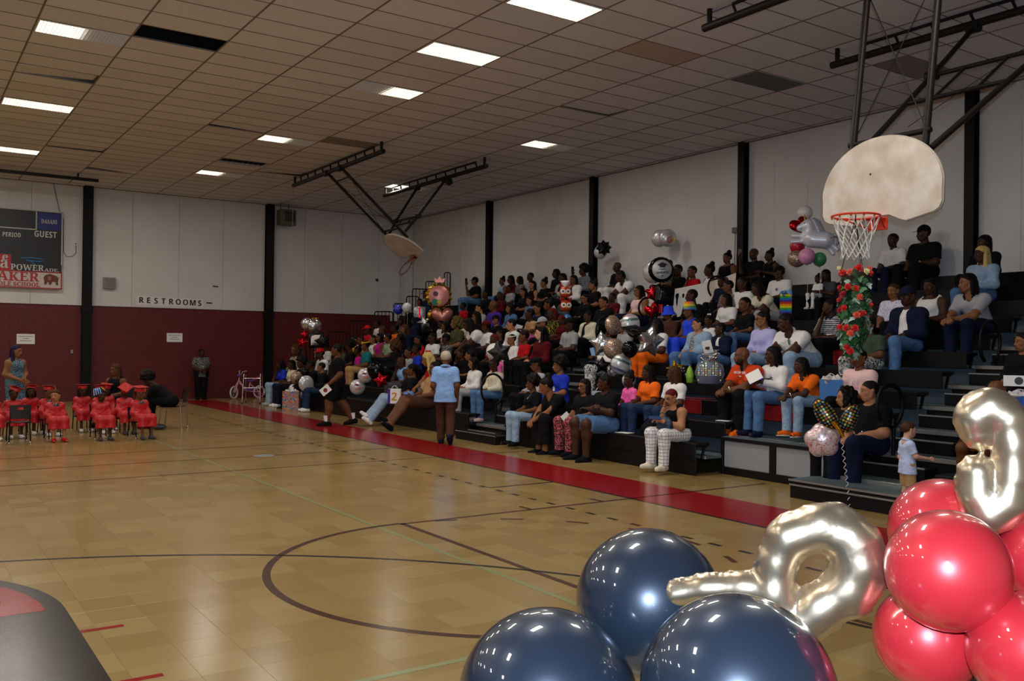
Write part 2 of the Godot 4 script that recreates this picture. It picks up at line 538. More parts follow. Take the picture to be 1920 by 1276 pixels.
func strip(parent: Node, nm: String, pts: Array, w: float, m: Material, y := 0.0) -> void:
	# a painted line of width w through floor points (x, z); 1 mm of paint
	var mb := MB.new(); var n := pts.size()
	for k in n - 1:
		var a: Vector2 = pts[k]; var b: Vector2 = pts[k + 1]
		var na := _side(pts, k) * w * 0.5; var nb := _side(pts, k + 1) * w * 0.5
		var t := 0.0011 + y
		mb.quad(Vector3(a.x - na.x, t, a.y - na.y), Vector3(a.x + na.x, t, a.y + na.y), Vector3(b.x + nb.x, t, b.y + nb.y), Vector3(b.x - nb.x, t, b.y - nb.y))
	for k in mb.n.size(): mb.n[k] = Vector3.UP
	var ix := PackedInt32Array()
	for k in range(0, mb.ix.size(), 3):
		var a2 := mb.v[mb.ix[k]]; var b2 := mb.v[mb.ix[k + 1]]; var c2 := mb.v[mb.ix[k + 2]]
		if (c2 - a2).cross(b2 - a2).y > 0: ix.append_array([mb.ix[k], mb.ix[k + 1], mb.ix[k + 2]])
		else: ix.append_array([mb.ix[k], mb.ix[k + 2], mb.ix[k + 1]])
	mb.ix = ix
	part(nm, mb, m, parent)

func _side(pts: Array, k: int) -> Vector2:
	var a: Vector2 = pts[maxi(k - 1, 0)]; var b: Vector2 = pts[mini(k + 1, pts.size() - 1)]
	return (b - a).normalized().orthogonal()

func arc(c: Vector2, r: float, a0: float, a1: float, n: int) -> Array:
	var o := []
	for k in n + 1:
		var t := lerpf(a0, a1, float(k) / n)
		o.append(c + Vector2(cos(t), sin(t)) * r)
	return o

func build_floor() -> void:
	var mb := MB.new()
	mb.box(Vector3((WX + WL) / 2, -0.103, (WN + WZ) / 2), Vector3(WX - WL + 0.4, 0.2, WN - WZ + 0.4))
	var fl := struct("floor", mb, M.grout)
	var s := 0.3048; var gap := 0.0012
	var near := []; var far := MB.new(); far.c = PackedColorArray()
	var x0 := 1.34 - s * 60; var z0 := -5.39 - s * 76
	var cells := []
	for i in 87:
		for j in 102:
			var p := Vector3(x0 + (i + 0.5) * s, 0, z0 + (j + 0.5) * s)
			if p.x < WL or p.x > 9.9 or p.z < WZ or p.z > WN: continue
			cells.append(p)
			if in_frame(p, 0.0): near.append(p)
	near.sort_custom(func(a, b): return a.distance_squared_to(cam.position) < b.distance_squared_to(cam.position))
	near = near.slice(0, 300)
	var own := {}
	var tm := MB.new(); tm.box(Vector3(0, -0.002, 0), Vector3(s - gap, 0.004, s - gap), 0.0006)
	var tile_mesh := tm.mesh()
	for p in near:
		own[p] = true
		var t := part("floor_tile", tile_mesh, M["floor_%d" % (rng.randi() % 4)], fl)
		t.position = p
	var base: Array = []
	for k in 4: base.append((M["floor_%d" % k].albedo_color as Color).srgb_to_linear())
	var h := (s - gap) * 0.5
	for p in cells:
		if own.has(p): continue
		var q: Vector3 = p
		far.quad(q + Vector3(-h, 0, h), q + Vector3(h, 0, h), q + Vector3(h, 0, -h), q + Vector3(-h, 0, -h))
		var c: Color = base[rng.randi() % 4]
		for k in 4: far.c.append(c)
	meta(part("floor_tile_field", far, M.floor_far, fl), "", "", "", "stuff")
	# the red border stripe with its black edge
	strip(fl, "border_stripe", [Vector2(7.5, -27.8), Vector2(7.5, 1.5)], 0.98, M.paint_red)
	strip(fl, "court_line", [Vector2(6.99, -27.8), Vector2(6.99, 1.5)], 0.05, M.paint_black)
	var dash := MB.new()
	var z := -27.0
	while z < -1.0:
		dash.box(Vector3(6.0, 0.0006, z), Vector3(0.05, 0.0011, 0.14)); z += 0.345
	part("dashed_line", dash, M.paint_black, fl)
	strip(fl, "court_line", [Vector2(3.81, -26.5), Vector2(3.81, -1.5)], 0.05, M.paint_green)
	strip(fl, "court_line", [Vector2(-8, -4.28), Vector2(3.81, -4.28)], 0.05, M.paint_green)
	strip(fl, "court_line", [Vector2(-8, -10.62), Vector2(3.81, -10.66)], 0.035, M.paint_green)
	for q in [[-15.06, 6.97], [-13.68, 6.97], [-12.26, 8.6]]:
		strip(fl, "court_line", [Vector2(-9, q[0]), Vector2(q[1], q[0])], 0.045, M.paint_brown)
	strip(fl, "court_line", [Vector2(6.0, -9.29), Vector2(6.97, -9.29)], 0.05, M.paint_black)
	strip(fl, "court_line", [Vector2(5.0, -17.3), Vector2(6.97, -17.3)], 0.04, M.paint_brown)
	strip(fl, "court_line", [Vector2(5.2, -19.2), Vector2(6.97, -19.2)], 0.04, M.paint_brown)
	# the cross-court key under the near side hoop
	strip(fl, "court_line", arc(Vector2(4.07, -6.0), 1.86, PI * 0.5, PI * 1.5, 40), 0.06, M.paint_brown)
	for k in 8:
		var a0 := -PI * 0.5 + 0.19 + k * 0.36
		strip(fl, "court_dash", arc(Vector2(4.07, -6.0), 1.83, a0, a0 + 0.125, 3), 0.05, M.paint_brown)
	strip(fl, "court_line", [Vector2(4.08, -7.86), Vector2(4.08, -4.14)], 0.055, M.paint_brown)
	for zz in [-7.83, -4.12]:
		strip(fl, "court_line", [Vector2(4.05, zz), Vector2(9.3, zz)], 0.05, M.paint_brown)
		for q in [5.6, 6.58]:
			var sg := -1.0 if zz < -6 else 1.0
			strip(fl, "court_dash", [Vector2(q, zz), Vector2(q, zz + 0.22 * sg)], 0.05, M.paint_brown)
	strip(fl, "court_dash", [Vector2(5.09, -3.7), Vector2(5.12, -3.3)], 0.05, M.paint_brown)
	# the main court: three-point arc, black key with a red semicircle
	strip(fl, "court_line", arc(Vector2(-0.89, -2.25), 6.05, PI, TAU, 72), 0.045, M.paint_black)
	var key := PackedVector2Array()
	for q in arc(Vector2(-0.89, -6.47), 1.83, PI, TAU, 40): key.append(Vector2(q.x, -q.y))
	key.append(Vector2(0.94, 0.6)); key.append(Vector2(-2.72, 0.6))
	var km := MB.new(); km.prism(key, 0.0012, Transform3D(Basis(Vector3.RIGHT, -PI / 2), Vector3(0, 0.0006, 0)))
	part("painted_key", km, M.paint_black, fl)
	var red := PackedVector2Array()
	for q in arc(Vector2(-0.89, -6.47), 1.72, PI, TAU, 40): red.append(Vector2(q.x, -q.y))
	var rm := MB.new(); rm.prism(red, 0.0008, Transform3D(Basis(Vector3.RIGHT, -PI / 2), Vector3(0, 0.0017, 0)))
	part("painted_semicircle", rm, M.paint_red, fl)
	for zz in [-5.89, -4.91]:
		strip(fl, "court_dash", [Vector2(0.94, zz), Vector2(1.18, zz)], 0.05, M.paint_red)
	var st := MB.new(); st.lathe([Vector2(0.0, 0.0), Vector2(0.16, 0.0), Vector2(0.16, 0.002), Vector2(0.0, 0.002)], 24, Transform3D(Basis(), Vector3(4.72, 0.0012, -13.67)))
	single("floor_outlet_cover", st, mat("dull_metal", Color("8f9294"), 0.4, 0.4), "round grey metal cover set in the floor beside a brown court line", "cover")

func build_walls() -> void:
	var t := 0.3; var top := CEIL + 0.7
	var mb := MB.new(); mb.box(Vector3(WX + 0.03 + t / 2, top / 2, (WN + WZ) / 2), Vector3(t, top, WN - WZ + 1.0))
	var wr := struct("wall_right", mb, M.wall_plain)
	mb = MB.new(); mb.box(Vector3((WX + WL) / 2, top / 2, WZ - 0.03 - t / 2), Vector3(WX - WL + 1.0, top, t))
	var wf := struct("wall_far", mb, M.wall_plain)
	mb = MB.new(); mb.box(Vector3(WL - t / 2, top / 2, (WN + WZ) / 2), Vector3(t, top, WN - WZ + 1.0))
	struct("wall_left", mb, M.wall_plain)
	mb = MB.new(); mb.box(Vector3((WX + WL) / 2, top / 2, WN + t / 2), Vector3(WX - WL + 1.0, top, t))
	struct("wall_near", mb, M.wall_plain)
	# sheet steel panels on the bleacher wall
	var z := WZ
	while z < -3.0:
		mb = MB.new(); mb.box(Vector3(WX + 0.015, (2.2 + CEIL + 0.05) / 2, z + 0.42), Vector3(0.03, CEIL + 0.05 - 2.2, 0.836), 0.004)
		part("wall_panel", mb, M.wall_grey, wr); z += 0.838
	# the far wall: grey panels over painted block
	var x := WL + 0.1
	while x < WX - 0.1:
		var w := minf(1.33, WX - x)
		mb = MB.new(); mb.box(Vector3(x + w / 2, (2.74 + CEIL + 0.05) / 2, WZ - 0.015), Vector3(w - 0.003, CEIL + 0.05 - 2.74, 0.03), 0.004)
		part("wall_panel", mb, M.wall_grey, wf); x += 1.333
	var bm := MB.new(); bm.box(Vector3.ZERO, Vector3(0.3985, 0.1945, 0.03), 0.0015)
	var hm := MB.new(); hm.box(Vector3.ZERO, Vector3(0.198, 0.1945, 0.03), 0.0015)
	var blk := bm.mesh(); var rest := MB.new()
	for r in 14:
		x = WL + (0.2 if r % 2 else 0.0)
		while x < WX - 0.2:
			var p := Vector3(x + 0.2, 0.098 + r * 0.1957, WZ - 0.015)
			if in_frame(p, 5.0) and x < 9.9:
				var o := part("block", blk, M.wall_maroon, wf); o.position = p
			else:
				rest.add(bm, Transform3D(Basis(), p))
			x += 0.4
	meta(part("block_field", rest, M.wall_maroon, wf), "", "", "", "stuff")
	# black steel columns in front of the walls
	var n := 1
	for zc in [-8.38, -13.4, -18.46, -23.49, -3.35]:
		mb = MB.new(); var xc := WX - 0.09
		mb.box(Vector3(xc - 0.08, CEIL / 2 + 0.1, zc), Vector3(0.014, CEIL + 0.2, 0.17), 0.003)
		mb.box(Vector3(xc + 0.08, CEIL / 2 + 0.1, zc), Vector3(0.014, CEIL + 0.2, 0.17), 0.003)
		mb.box(Vector3(xc, CEIL / 2 + 0.1, zc), Vector3(0.15, CEIL + 0.2, 0.012))
		struct("trim_%d" % n, mb, M.steel_black); n += 1
	for xc in [4.58, 9.92, -0.76]:
		mb = MB.new(); var zc := WZ + 0.1
		mb.box(Vector3(xc, CEIL / 2 + 0.1, zc + 0.09), Vector3(0.25, CEIL + 0.2, 0.014), 0.003)
		mb.box(Vector3(xc, CEIL / 2 + 0.1, zc - 0.09), Vector3(0.25, CEIL + 0.2, 0.014), 0.003)
		mb.box(Vector3(xc, CEIL / 2 + 0.1, zc), Vector3(0.014, CEIL + 0.2, 0.18))
		mb.box(Vector3(xc, 2.62, zc), Vector3(0.29, 0.2, 0.22), 0.008)
		struct("trim_%d" % n, mb, M.steel_black); n += 1
	# grey boxed pilasters in the corner and the ledge between panel and block
	mb = MB.new(); mb.box(Vector3(14.42, CEIL / 2 + 1.3, WZ + 0.06), Vector3(0.3, CEIL - 2.5, 0.12), 0.006)
	struct("trim_%d" % n, mb, M.wall_grey); n += 1
	mb = MB.new(); mb.box(Vector3((WX + WL) / 2, 2.742, WZ + 0.012), Vector3(WX - WL, 0.016, 0.024), 0.003)
	struct("trim_%d" % n, mb, mat("ledge", Color("4b1512"), 0.5)); n += 1

func build_ceiling() -> void:
	var mb := MB.new(); mb.box(Vector3((WX + WL) / 2, CEIL + 0.8, (WN + WZ) / 2), Vector3(WX - WL + 1.0, 0.3, WN - WZ + 1.0))
	var ce := struct("ceiling", mb, M.void)
	# lamps: [column, row, lit part]   0 whole, 1 the half on the left, 2 the half on the right, 3 dark
	var lamps := [[0, 2, 0], [0, 6, 2], [0, 14, 1], [0, 22, 1], [4, 9, 1], [4, 20, 1], [-4, 6, 1], [-4, 14, 0], [-4, 22, 0], [4, -1, 3],
		[0, -2, 0], [0, -10, 0], [4, -10, 3], [-4, -2, 0], [-4, -10, 0], [-8, 6, 0], [-8, 14, 1], [-8, 22, 0], [-8, -2, 0], [-8, -10, 0], [-12, 6, 0], [-12, 14, 0], [-12, -2, 0], [-12, 22, 0], [-12, -10, 0]]
	var skip := {}
	for q in lamps: skip[Vector2i(q[0], q[1])] = true
	skip[Vector2i(-3, 5)] = true     # the missing tile
	skip[Vector2i(0, 19)] = true     # return-air grille
	var crooked := {Vector2i(3, 4): Vector3(0.03, 0.0, 0.0), Vector2i(-4, 10): Vector3(0.05, 0.004, 0.05), Vector2i(-2, 24): Vector3(0.05, 0.0, -0.05), Vector2i(-3, 20): Vector3(0.025, 0.0, 0.01), Vector2i(-4, 23): Vector3(-0.05, 0.0, 0.0), Vector2i(-1, 13): Vector3(0.03, 0.0, -0.02), Vector2i(1, 20): Vector3(0.02, 0.0, 0.03)}
	var tint := {Vector2i(2, -1): "stained", Vector2i(1, 13): "greyed", Vector2i(6, 5): "pale", Vector2i(6, 4): "pale", Vector2i(5, -4): "greyed"}
	mat("tile_stained", Color("b8a394"), 0.95); mat("tile_greyed", Color("8a8178"), 0.95); mat("tile_pale", Color("e2deD8"), 0.95)
	var tm := MB.new(); tm.box(Vector3.ZERO, Vector3(TX - 0.012, 0.016, TZ - 0.012), 0.003)
	var tile_mesh := tm.mesh()
	var cells := []
	for i in range(-19, 8):
		for j in range(-22, 30):
			if skip.has(Vector2i(i, j)): continue
			var w := TX
			var p := Vector3(GX + (i + 0.5) * TX, CEIL + 0.009, GZ - (j + 0.5) * TZ)
			if p.x - TX / 2 < WL - 0.6 or p.z > WN + 0.1: continue
			cells.append([p, Vector2i(i, j), in_frame(p, 30.0), p.distance_to(cam.position)])
	cells.sort_custom(func(a, b): return (a[3] if a[2] else a[3] + 1000.0) < (b[3] if b[2] else b[3] + 1000.0))
	var rest := MB.new(); var cnt := 0
	for c in cells:
		var id: Vector2i = c[1]; var xf := Transform3D(Basis(), c[0])
		if id.x == 7: xf = Transform3D(Basis.from_scale(Vector3(0.14, 1, 1)), (c[0] as Vector3) + Vector3(-TX * 0.43, 0, 0))
		if crooked.has(id): xf = Transform3D(Basis.from_euler(crooked[id]), (c[0] as Vector3) + Vector3(0, 0.02, 0))
		if (c[2] and cnt < 300) or crooked.has(id) or tint.has(id):
			var mm: Material = M["tile_" + tint[id]] if tint.has(id) else M["tile_%d" % (rng.randi() % 4)]
			var o := part("ceiling_tile", tile_mesh, mm, ce); o.transform = xf; cnt += 1
		else:
			rest.add(tm, xf)
	meta(part("ceiling_tile_field", rest, M.tile_0, ce), "", "", "", "stuff")
	var bars := MB.new()
	for i in range(-19, 9):
		bars.box(Vector3(GX + i * TX if i < 8 else WX, CEIL, (WN + WZ) / 2), Vector3(0.024, 0.012, WN - WZ), 0.0)
	for j in range(-22, 31):
		bars.box(Vector3((WX + WL) / 2, CEIL + 0.001, GZ - j * TZ), Vector3(WX - WL, 0.010, 0.016), 0.0)
	part("ceiling_grid", bars, M.tbar, ce)
	bars = MB.new()
	bars.box(Vector3(WX - 0.02, CEIL - 0.004, (WN + WZ) / 2), Vector3(0.04, 0.02, WN - WZ)); bars.box(Vector3((WX + WL) / 2, CEIL - 0.004, WZ + 0.02), Vector3(WX - WL, 0.02, 0.04))
	part("wall_angle", bars, M.tbar, ce)
	# fixtures
	var glow := mat("lamp_glow", Color("fffaf0"), 0.6); glow.emission_enabled = true; glow.emission = Color(1.0, 0.97, 0.9); glow.emission_energy_multiplier = GLOW
	var dim := mat("lamp_unlit", Color("b0a890"), 0.6)
	dim.emission_enabled = true; dim.emission = Color(1.0, 0.9, 0.7); dim.emission_energy_multiplier = 0.22
	mat("lamp_dark", Color("6d6a66"), 0.6)
	var lm := MB.new()
	for k in 25: lm.box(Vector3(-TX / 2 + 0.03 + k * (TX - 0.06) / 24.0, 0, 0), Vector3(0.004, 0.016, TZ - 0.05))
	for k in 13: lm.box(Vector3(0, 0, -TZ / 2 + 0.03 + k * (TZ - 0.06) / 12.0), Vector3(TX - 0.05, 0.016, 0.004))
	var louver := lm.mesh()
	var fm := MB.new()
	for sg in [-1.0, 1.0]:
		fm.box(Vector3(0, 0.02, sg * (TZ / 2 - 0.018)), Vector3(TX - 0.01, 0.05, 0.02), 0.003)
		fm.box(Vector3(sg * (TX / 2 - 0.018), 0.02, 0), Vector3(0.02, 0.05, TZ - 0.05), 0.003)
	var frame := fm.mesh()
	var pm := MB.new(); pm.box(Vector3.ZERO, Vector3(TX / 2 - 0.02, 0.006, TZ - 0.03)); var pane := pm.mesh()
	var words := {"0_2": "brightest rectangular ceiling light, fully lit, nearest over the middle", "0_6": "half lit ceiling light behind the brightest one, left half dark", "0_14": "half lit ceiling light above and left of the far folded hoop", "0_22": "small half lit ceiling light nearest the far wall, middle column",
		"4_9": "half lit ceiling light over the middle of the bleachers", "4_20": "ceiling light seen through the far hoop frame", "-4_6": "left half lit ceiling light beside the missing black tile", "-4_14": "fully lit ceiling light at the left edge, second of its column", "-4_22": "fully lit ceiling light at the left edge, farthest of its column", "4_-1": "unlit dark ceiling light with a grey louver above the bleachers"}
	for q in lamps:
		var key := "%d_%d" % [q[0], q[1]]
		var p := Vector3(GX + (q[0] + 0.5) * TX, CEIL, GZ - (q[1] + 0.5) * TZ)
		var lab: String = words[key] if words.has(key) else "lit rectangular ceiling light outside the photograph, behind or left of the camera"
		var o := thing("ceiling_light", lab, "light", Transform3D(Basis(), p), "ceiling lights")
		part("frame", frame, M.white_paint, o); 
		var lv := part("louver", louver, M.white_paint if q[2] != 3 else M.lamp_dark, o); lv.position.y = -0.006
		for side in 2:
			var lit: bool = q[2] == 0 or (q[2] == 1 and side == 0) or (q[2] == 2 and side == 1)
			var d := part("diffuser", pane, glow if lit else (M.lamp_dark if q[2] == 3 else dim), o)
			d.position = Vector3((side - 0.5) * (TX / 2 - 0.015), 0.03, 0)
			if lit:
				var al := AreaLight3D.new(); al.name = "lamp_light"
				al.area_size = Vector2(TX / 2 - 0.05, TZ - 0.06)
				al.light_energy = LAMP; al.light_color = Color(1.0, 0.97, 0.93)
				al.area_range = 40.0; al.area_attenuation = 2.0; al.shadow_enabled = true
				al.transform = Transform3D(Basis(Vector3.RIGHT, -PI / 2), d.position + Vector3(0, -0.05, 0))
				o.add_child(al, true)
	# return-air grille
	var g := thing("ceiling_vent", "slatted grey air grille in the ceiling left of the far hoop", "vent", Transform3D(Basis(), Vector3(GX + 0.5 * TX, CEIL, GZ - 19.5 * TZ)))
	part("frame", frame, M.white_paint, g)
	var sl := MB.new()
	for k in 9: sl.box(Vector3(-TX / 2 + 0.08 + k * 0.13, 0.01, 0), Vector3(0.09, 0.004, TZ - 0.05), 0.0, Basis(Vector3.BACK, 0.6))
	part("slats", sl, mat("vent_grey", Color("8a827a"), 0.6), g)
	# dark track along the far wall
	mb = MB.new(); mb.box(Vector3(0.4, 6.03, -26.45), Vector3(8.2, 0.08, 0.1), 0.006)
	for k in 4: mb.box(Vector3(-3.2 + k * 2.4, 6.11, -26.45), Vector3(0.04, 0.12, 0.04))
	single("curtain_track", mb, M.rail_black, "long black beam hung under the ceiling near the scoreboard", "beam")

# ---------------------------------------------------------------- bleachers
func seat_y(k: int) -> float: return 0.44 + RISE * k
func seat_x(k: int) -> float: return BX + ROW * k

func build_bleachers() -> void:
	mat("red_seat", Color("8e1016"), 0.5)
	var spans := {"left": [-25.9, -14.6], "middle": [-13.13, -6.62], "right": [-5.35, 1.2]}
	var labs := {"left": "far section of black bleacher benches beyond the first aisle", "middle": "middle section of black bleacher benches between the two aisles", "right": "near section of black bleacher benches at the right edge"}
	for s in ["left", "middle", "right"]:
		var z0: float = spans[s][0]; var z1: float = spans[s][1]
		var o := thing("bleacher_section", labs[s], "bleachers", Transform3D(), "bleacher sections")
		for k in 11:
			var e := z1
			if s == "middle" and k < 2: e = -8.75
			var zc := (z0 + e) / 2; var l := e - z0; var x := seat_x(k); var y := seat_y(k)
			var mb := MB.new()
			mb.box(Vector3(x + 0.14, y - 0.022, zc), Vector3(0.28, 0.044, l), 0.01)
			mb.box(Vector3(x + 0.014, y - 0.125, zc), Vector3(0.024, 0.20, l - 0.01), 0.006)
			if k == 0: mb.box(Vector3(x + 0.03, 0.12, zc), Vector3(0.03, 0.22, l - 0.01), 0.004)
			part("bench", mb, M.bench, o)
			var br := MB.new(); var nb := maxi(2, int(l / 1.8))
			for i in nb + 1:
				var z := lerpf(z0 + 0.05, e - 0.05, float(i) / nb)
				br.box(Vector3(x + 0.2, y - 0.13, z), Vector3(0.03, 0.2, 0.03), 0.003, Basis(Vector3.BACK, -0.3))
				br.box(Vector3(x + 0.14, y - 0.05, z), Vector3(0.24, 0.025, 0.04))
			part("brackets", br, M.steel_black, o)
			if k > 0:
				var d := MB.new(); var dy := RISE * k
				d.box(Vector3(x - 0.06, dy - 0.02, zc), Vector3(0.62, 0.04, l + (0.0 if e == z1 else 0.0)), 0.004)
				part("deck", d, M.deck, o)
				d = MB.new(); d.box(Vector3(x - 0.375, dy - 0.018, zc), Vector3(0.02, 0.045, l), 0.003)
				part("deck_nosing", d, M.deck_edge, o)
				d = MB.new(); d.box(Vector3(x + 0.262, dy + 0.105, zc), Vector3(0.012, 0.21, l))
				part("riser", d, M.deck, o)
		# frames under the open end
		for z in [z0 + 0.04, z1 - 0.04]:
			var fr := MB.new()
			for k in range(1, 11):
				fr.box(Vector3(seat_x(k) + 0.2, (RISE * k) / 2, z), Vector3(0.05, RISE * k - 0.04, 0.05))
			part("end_frame", fr, M.steel_black, o)
	# top walkway behind the last row
	# benches with red fronts
	for q in [[2, -8.35, 0.6, "red bench front panel under the feet of the orange polo spectator"], [5, -8.35, 0.7, "red bench front panel left of the striped polo spectator"], [7, -7.35, 0.5, "red bench front panel beside the white tank top spectator"], [2, -10.1, 0.7, "red bench front panel behind the long locs spectator"], [3, -15.9, 0.8, "red bench front panel left of the maroon-topped woman"], [5, -11.0, 1.2, "red bench front panel beside the boy in jeans"], [5, -12.0, 0.6, "red bench front panel below the blue bucket hat"]]:
		var mb := MB.new(); mb.box(Vector3(seat_x(q[0]) - 0.006, seat_y(q[0]) - 0.115, q[1]), Vector3(0.014, 0.21, q[2]), 0.004)
		mb.box(Vector3(seat_x(q[0]) + 0.14, seat_y(q[0]) + 0.004, q[1]), Vector3(0.27, 0.008, q[2]), 0.003)
		single("seat_cover", mb, M.red_seat, q[3], "seat cover", "red seat covers")
	# the cut-out at rows one and two: grey fascia panels
	var cut := thing("fascia_frame", "grey fascia panels in a black frame closing the bleacher cut-out", "panel", Transform3D(Basis(), Vector3(9.5, 0, -7.86)))
	for q in [[-0.47, 0.78], [0.42, 0.78]]:
		var mb := MB.new(); mb.box(Vector3(0, 0.285, q[0]), Vector3(0.02, 0.36, q[1]), 0.003)
		part("panel", mb, mat("fascia_grey", Color("8f9194"), 0.55), cut)
	var fr2 := MB.new()
	for zz in [-0.89, -0.05, 0.0, 0.86]: fr2.box(Vector3(-0.004, 0.25, zz), Vector3(0.05, 0.5, 0.045), 0.004)
	fr2.box(Vector3(-0.004, 0.055, 0), Vector3(0.04, 0.10, 1.76), 0.004); fr2.box(Vector3(-0.01, 0.488, 0), Vector3(0.06, 0.05, 1.78), 0.006)
	part("frame", fr2, M.bench, cut)
	var d2 := MB.new(); d2.box(Vector3(0.28, 0.5, 0), Vector3(0.6, 0.03, 1.78), 0.004)
	part("deck", d2, M.deck, cut)
	# aisles: decks and half-height steps
	for a in [[-14.6, -13.13, "first"], [-6.62, -5.35, "second"]]:
		var z0: float = a[0]; var z1: float = a[1]; var zc := (z0 + z1) / 2; var l := z1 - z0
		var o := thing("aisle_steps", "black stepped aisle with pale nosings, %s aisle" % ("beside the woman in the white blouse" if a[2] == "first" else "behind the small boy"), "steps", Transform3D(), "bleacher aisles")
		for k in range(0, 11):
			var x := seat_x(k); var dy := RISE * k
			var mb := MB.new()
			if k > 0:
				mb.box(Vector3(x - 0.06, dy - 0.02, zc), Vector3(0.62, 0.04, l), 0.004); part("deck", mb, M.deck, o)
				mb = MB.new(); mb.box(Vector3(x - 0.375, dy - 0.02, zc), Vector3(0.022, 0.05, l), 0.003); part("nosing", mb, M.deck_edge, o)
				mb = MB.new(); mb.box(Vector3(x - 0.36, dy - 0.11, zc), Vector3(0.012, 0.16, l - 0.02)); part("riser", mb, M.bench, o)
			mb = MB.new(); var sy := dy + 0.155; var sw := l * 0.62
			mb.box(Vector3(x + 0.10, sy - 0.075, zc - l * 0.15), Vector3(0.27, 0.15, sw), 0.005)
			part("half_step", mb, M.bench, o)
			mb = MB.new(); mb.box(Vector3(x - 0.035, sy - 0.002, zc - l * 0.15), Vector3(0.02, 0.02, sw), 0.003)
			part("nosing", mb, M.deck_edge, o)
	# front step block and a tall block at the second aisle
	var sb := thing("front_step", "low black step block with grey top in front of the second aisle", "step", Transform3D(Basis(), Vector3(8.93, 0, -6.2)))
	var m1 := MB.new(); m1.box(Vector3(0.0, 0.1, 0), Vector3(0.52, 0.2, 1.5), 0.006); part("box", m1, M.bench, sb)
	m1 = MB.new(); m1.box(Vector3(0, 0.208, 0), Vector3(0.54, 0.018, 1.52), 0.004); part("tread", m1, M.deck, sb)
	m1 = MB.new(); m1.box(Vector3(-0.272, 0.155, 0), Vector3(0.008, 0.02, 1.5)); m1.box(Vector3(-0.272, 0.208, 0), Vector3(0.008, 0.022, 1.52)); part("nosing", m1, M.deck_edge, sb)
	var s2 := thing("front_step", "low black step in front of the first aisle", "step", Transform3D(Basis(), Vector3(8.78, 0, -13.9)))
	m1 = MB.new(); m1.box(Vector3(0.05, 0.075, 0), Vector3(0.34, 0.15, 1.35), 0.006); part("box", m1, M.bench, s2)
	m1 = MB.new(); m1.box(Vector3(-0.115, 0.145, 0), Vector3(0.01, 0.02, 1.35), 0.002); part("nosing", m1, M.deck_edge, s2)
	# end rails at the far end
	var rail_x := [[12.43, 13.06, 2.76], [13.09, 13.52, 3.03], [13.54, 13.98, 3.28], [13.75, 14.40, 3.53], [14.23, 14.91, 3.79], [14.92, 15.14, 4.12], [11.6, 12.3, 2.45], [10.9, 11.5, 2.1], [10.2, 10.8, 1.8]]
	var er := thing("end_railing", "stepped black tube railing at the far end of the bleachers", "railing", Transform3D(Basis(), Vector3(0, 0, -25.93)))
	for q in rail_x:
		var mb := MB.new(); var a: float = q[0]; var b: float = q[1]; var y: float = q[2]; var y0 := 0.26 * ((a - BX) / ROW)
		mb.tube([Vector3(a, y0, 0), Vector3(a, y - 0.06, 0), Vector3(a + 0.02, y - 0.02, 0), Vector3(a + 0.06, y, 0), Vector3(b - 0.06, y + 0.01, 0), Vector3(b - 0.02, y - 0.01, 0), Vector3(b, y - 0.05, 0), Vector3(b, y0, 0)], 0.018, 8)
		part("rail_loop", mb, M.steel_black, er)
		var nb := int((b - a) / 0.11); mb = MB.new()
		for i in range(1, nb): mb.tube([Vector3(lerpf(a, b, float(i) / nb), y0, 0), Vector3(lerpf(a, b, float(i) / nb), y, 0)], 0.011, 6)
		if nb > 1: part("balusters", mb, M.steel_black, er)
	# curved aisle handrails
	var loops := [[9.3, 0.62, -14.27, 0.58, "handrail loop in front of the cream ruffled top"], [11.0, 1.75, -13.02, 0.55, "handrail loop in front of the cream jacket"], [12.0, 2.29, -12.97, 0.40, "handrail loop beside the pink patterned top"], [14.0, 2.75, -13.1, 0.46, "handrail loop against the white banner"], [9.62, 0.82, -6.28, 0.52, "handrail loop beside the man in black with a watch"], [12.1, 1.56, -6.44, 0.58, "handrail loop beside the grey polo"]]
	for q in loops:
		var o := thing("aisle_handrail", "curved black " + str(q[4]), "handrail", Transform3D(Basis(), Vector3(q[0], q[1], q[2])), "aisle handrails")
		var pts := []; var hh: float = q[3]
		for i in 25:
			var t := i / 24.0
			var ang := lerpf(-0.42 * PI, 1.32 * PI, t)
			pts.append(Vector3(cos(ang) * 0.25 - 0.02, hh * 0.5 + sin(ang) * hh * 0.5, 0))
		var mb := MB.new(); mb.tube(pts, 0.021, 10); part("loop", mb, M.steel_black, o)
		mb = MB.new(); mb.tube([Vector3(0.06, 0.01, 0), Vector3(0.05, -0.32, 0)], 0.022, 8); part("post", mb, M.steel_black, o)

# ---------------------------------------------------------------- hoops
func build_hoops() -> void:
	hoop(Vector3(8.8, 5.95, -5.62), 0.0, true, "near ceiling-hung basketball hoop with a white fan backboard, orange rim and net", 2.9, 2.75)
	hoop(Vector3(8.8, 5.95, -20.72), 1.0, false, "far basketball hoop folded up under the ceiling with a bare rim", 2.7, 2.72)

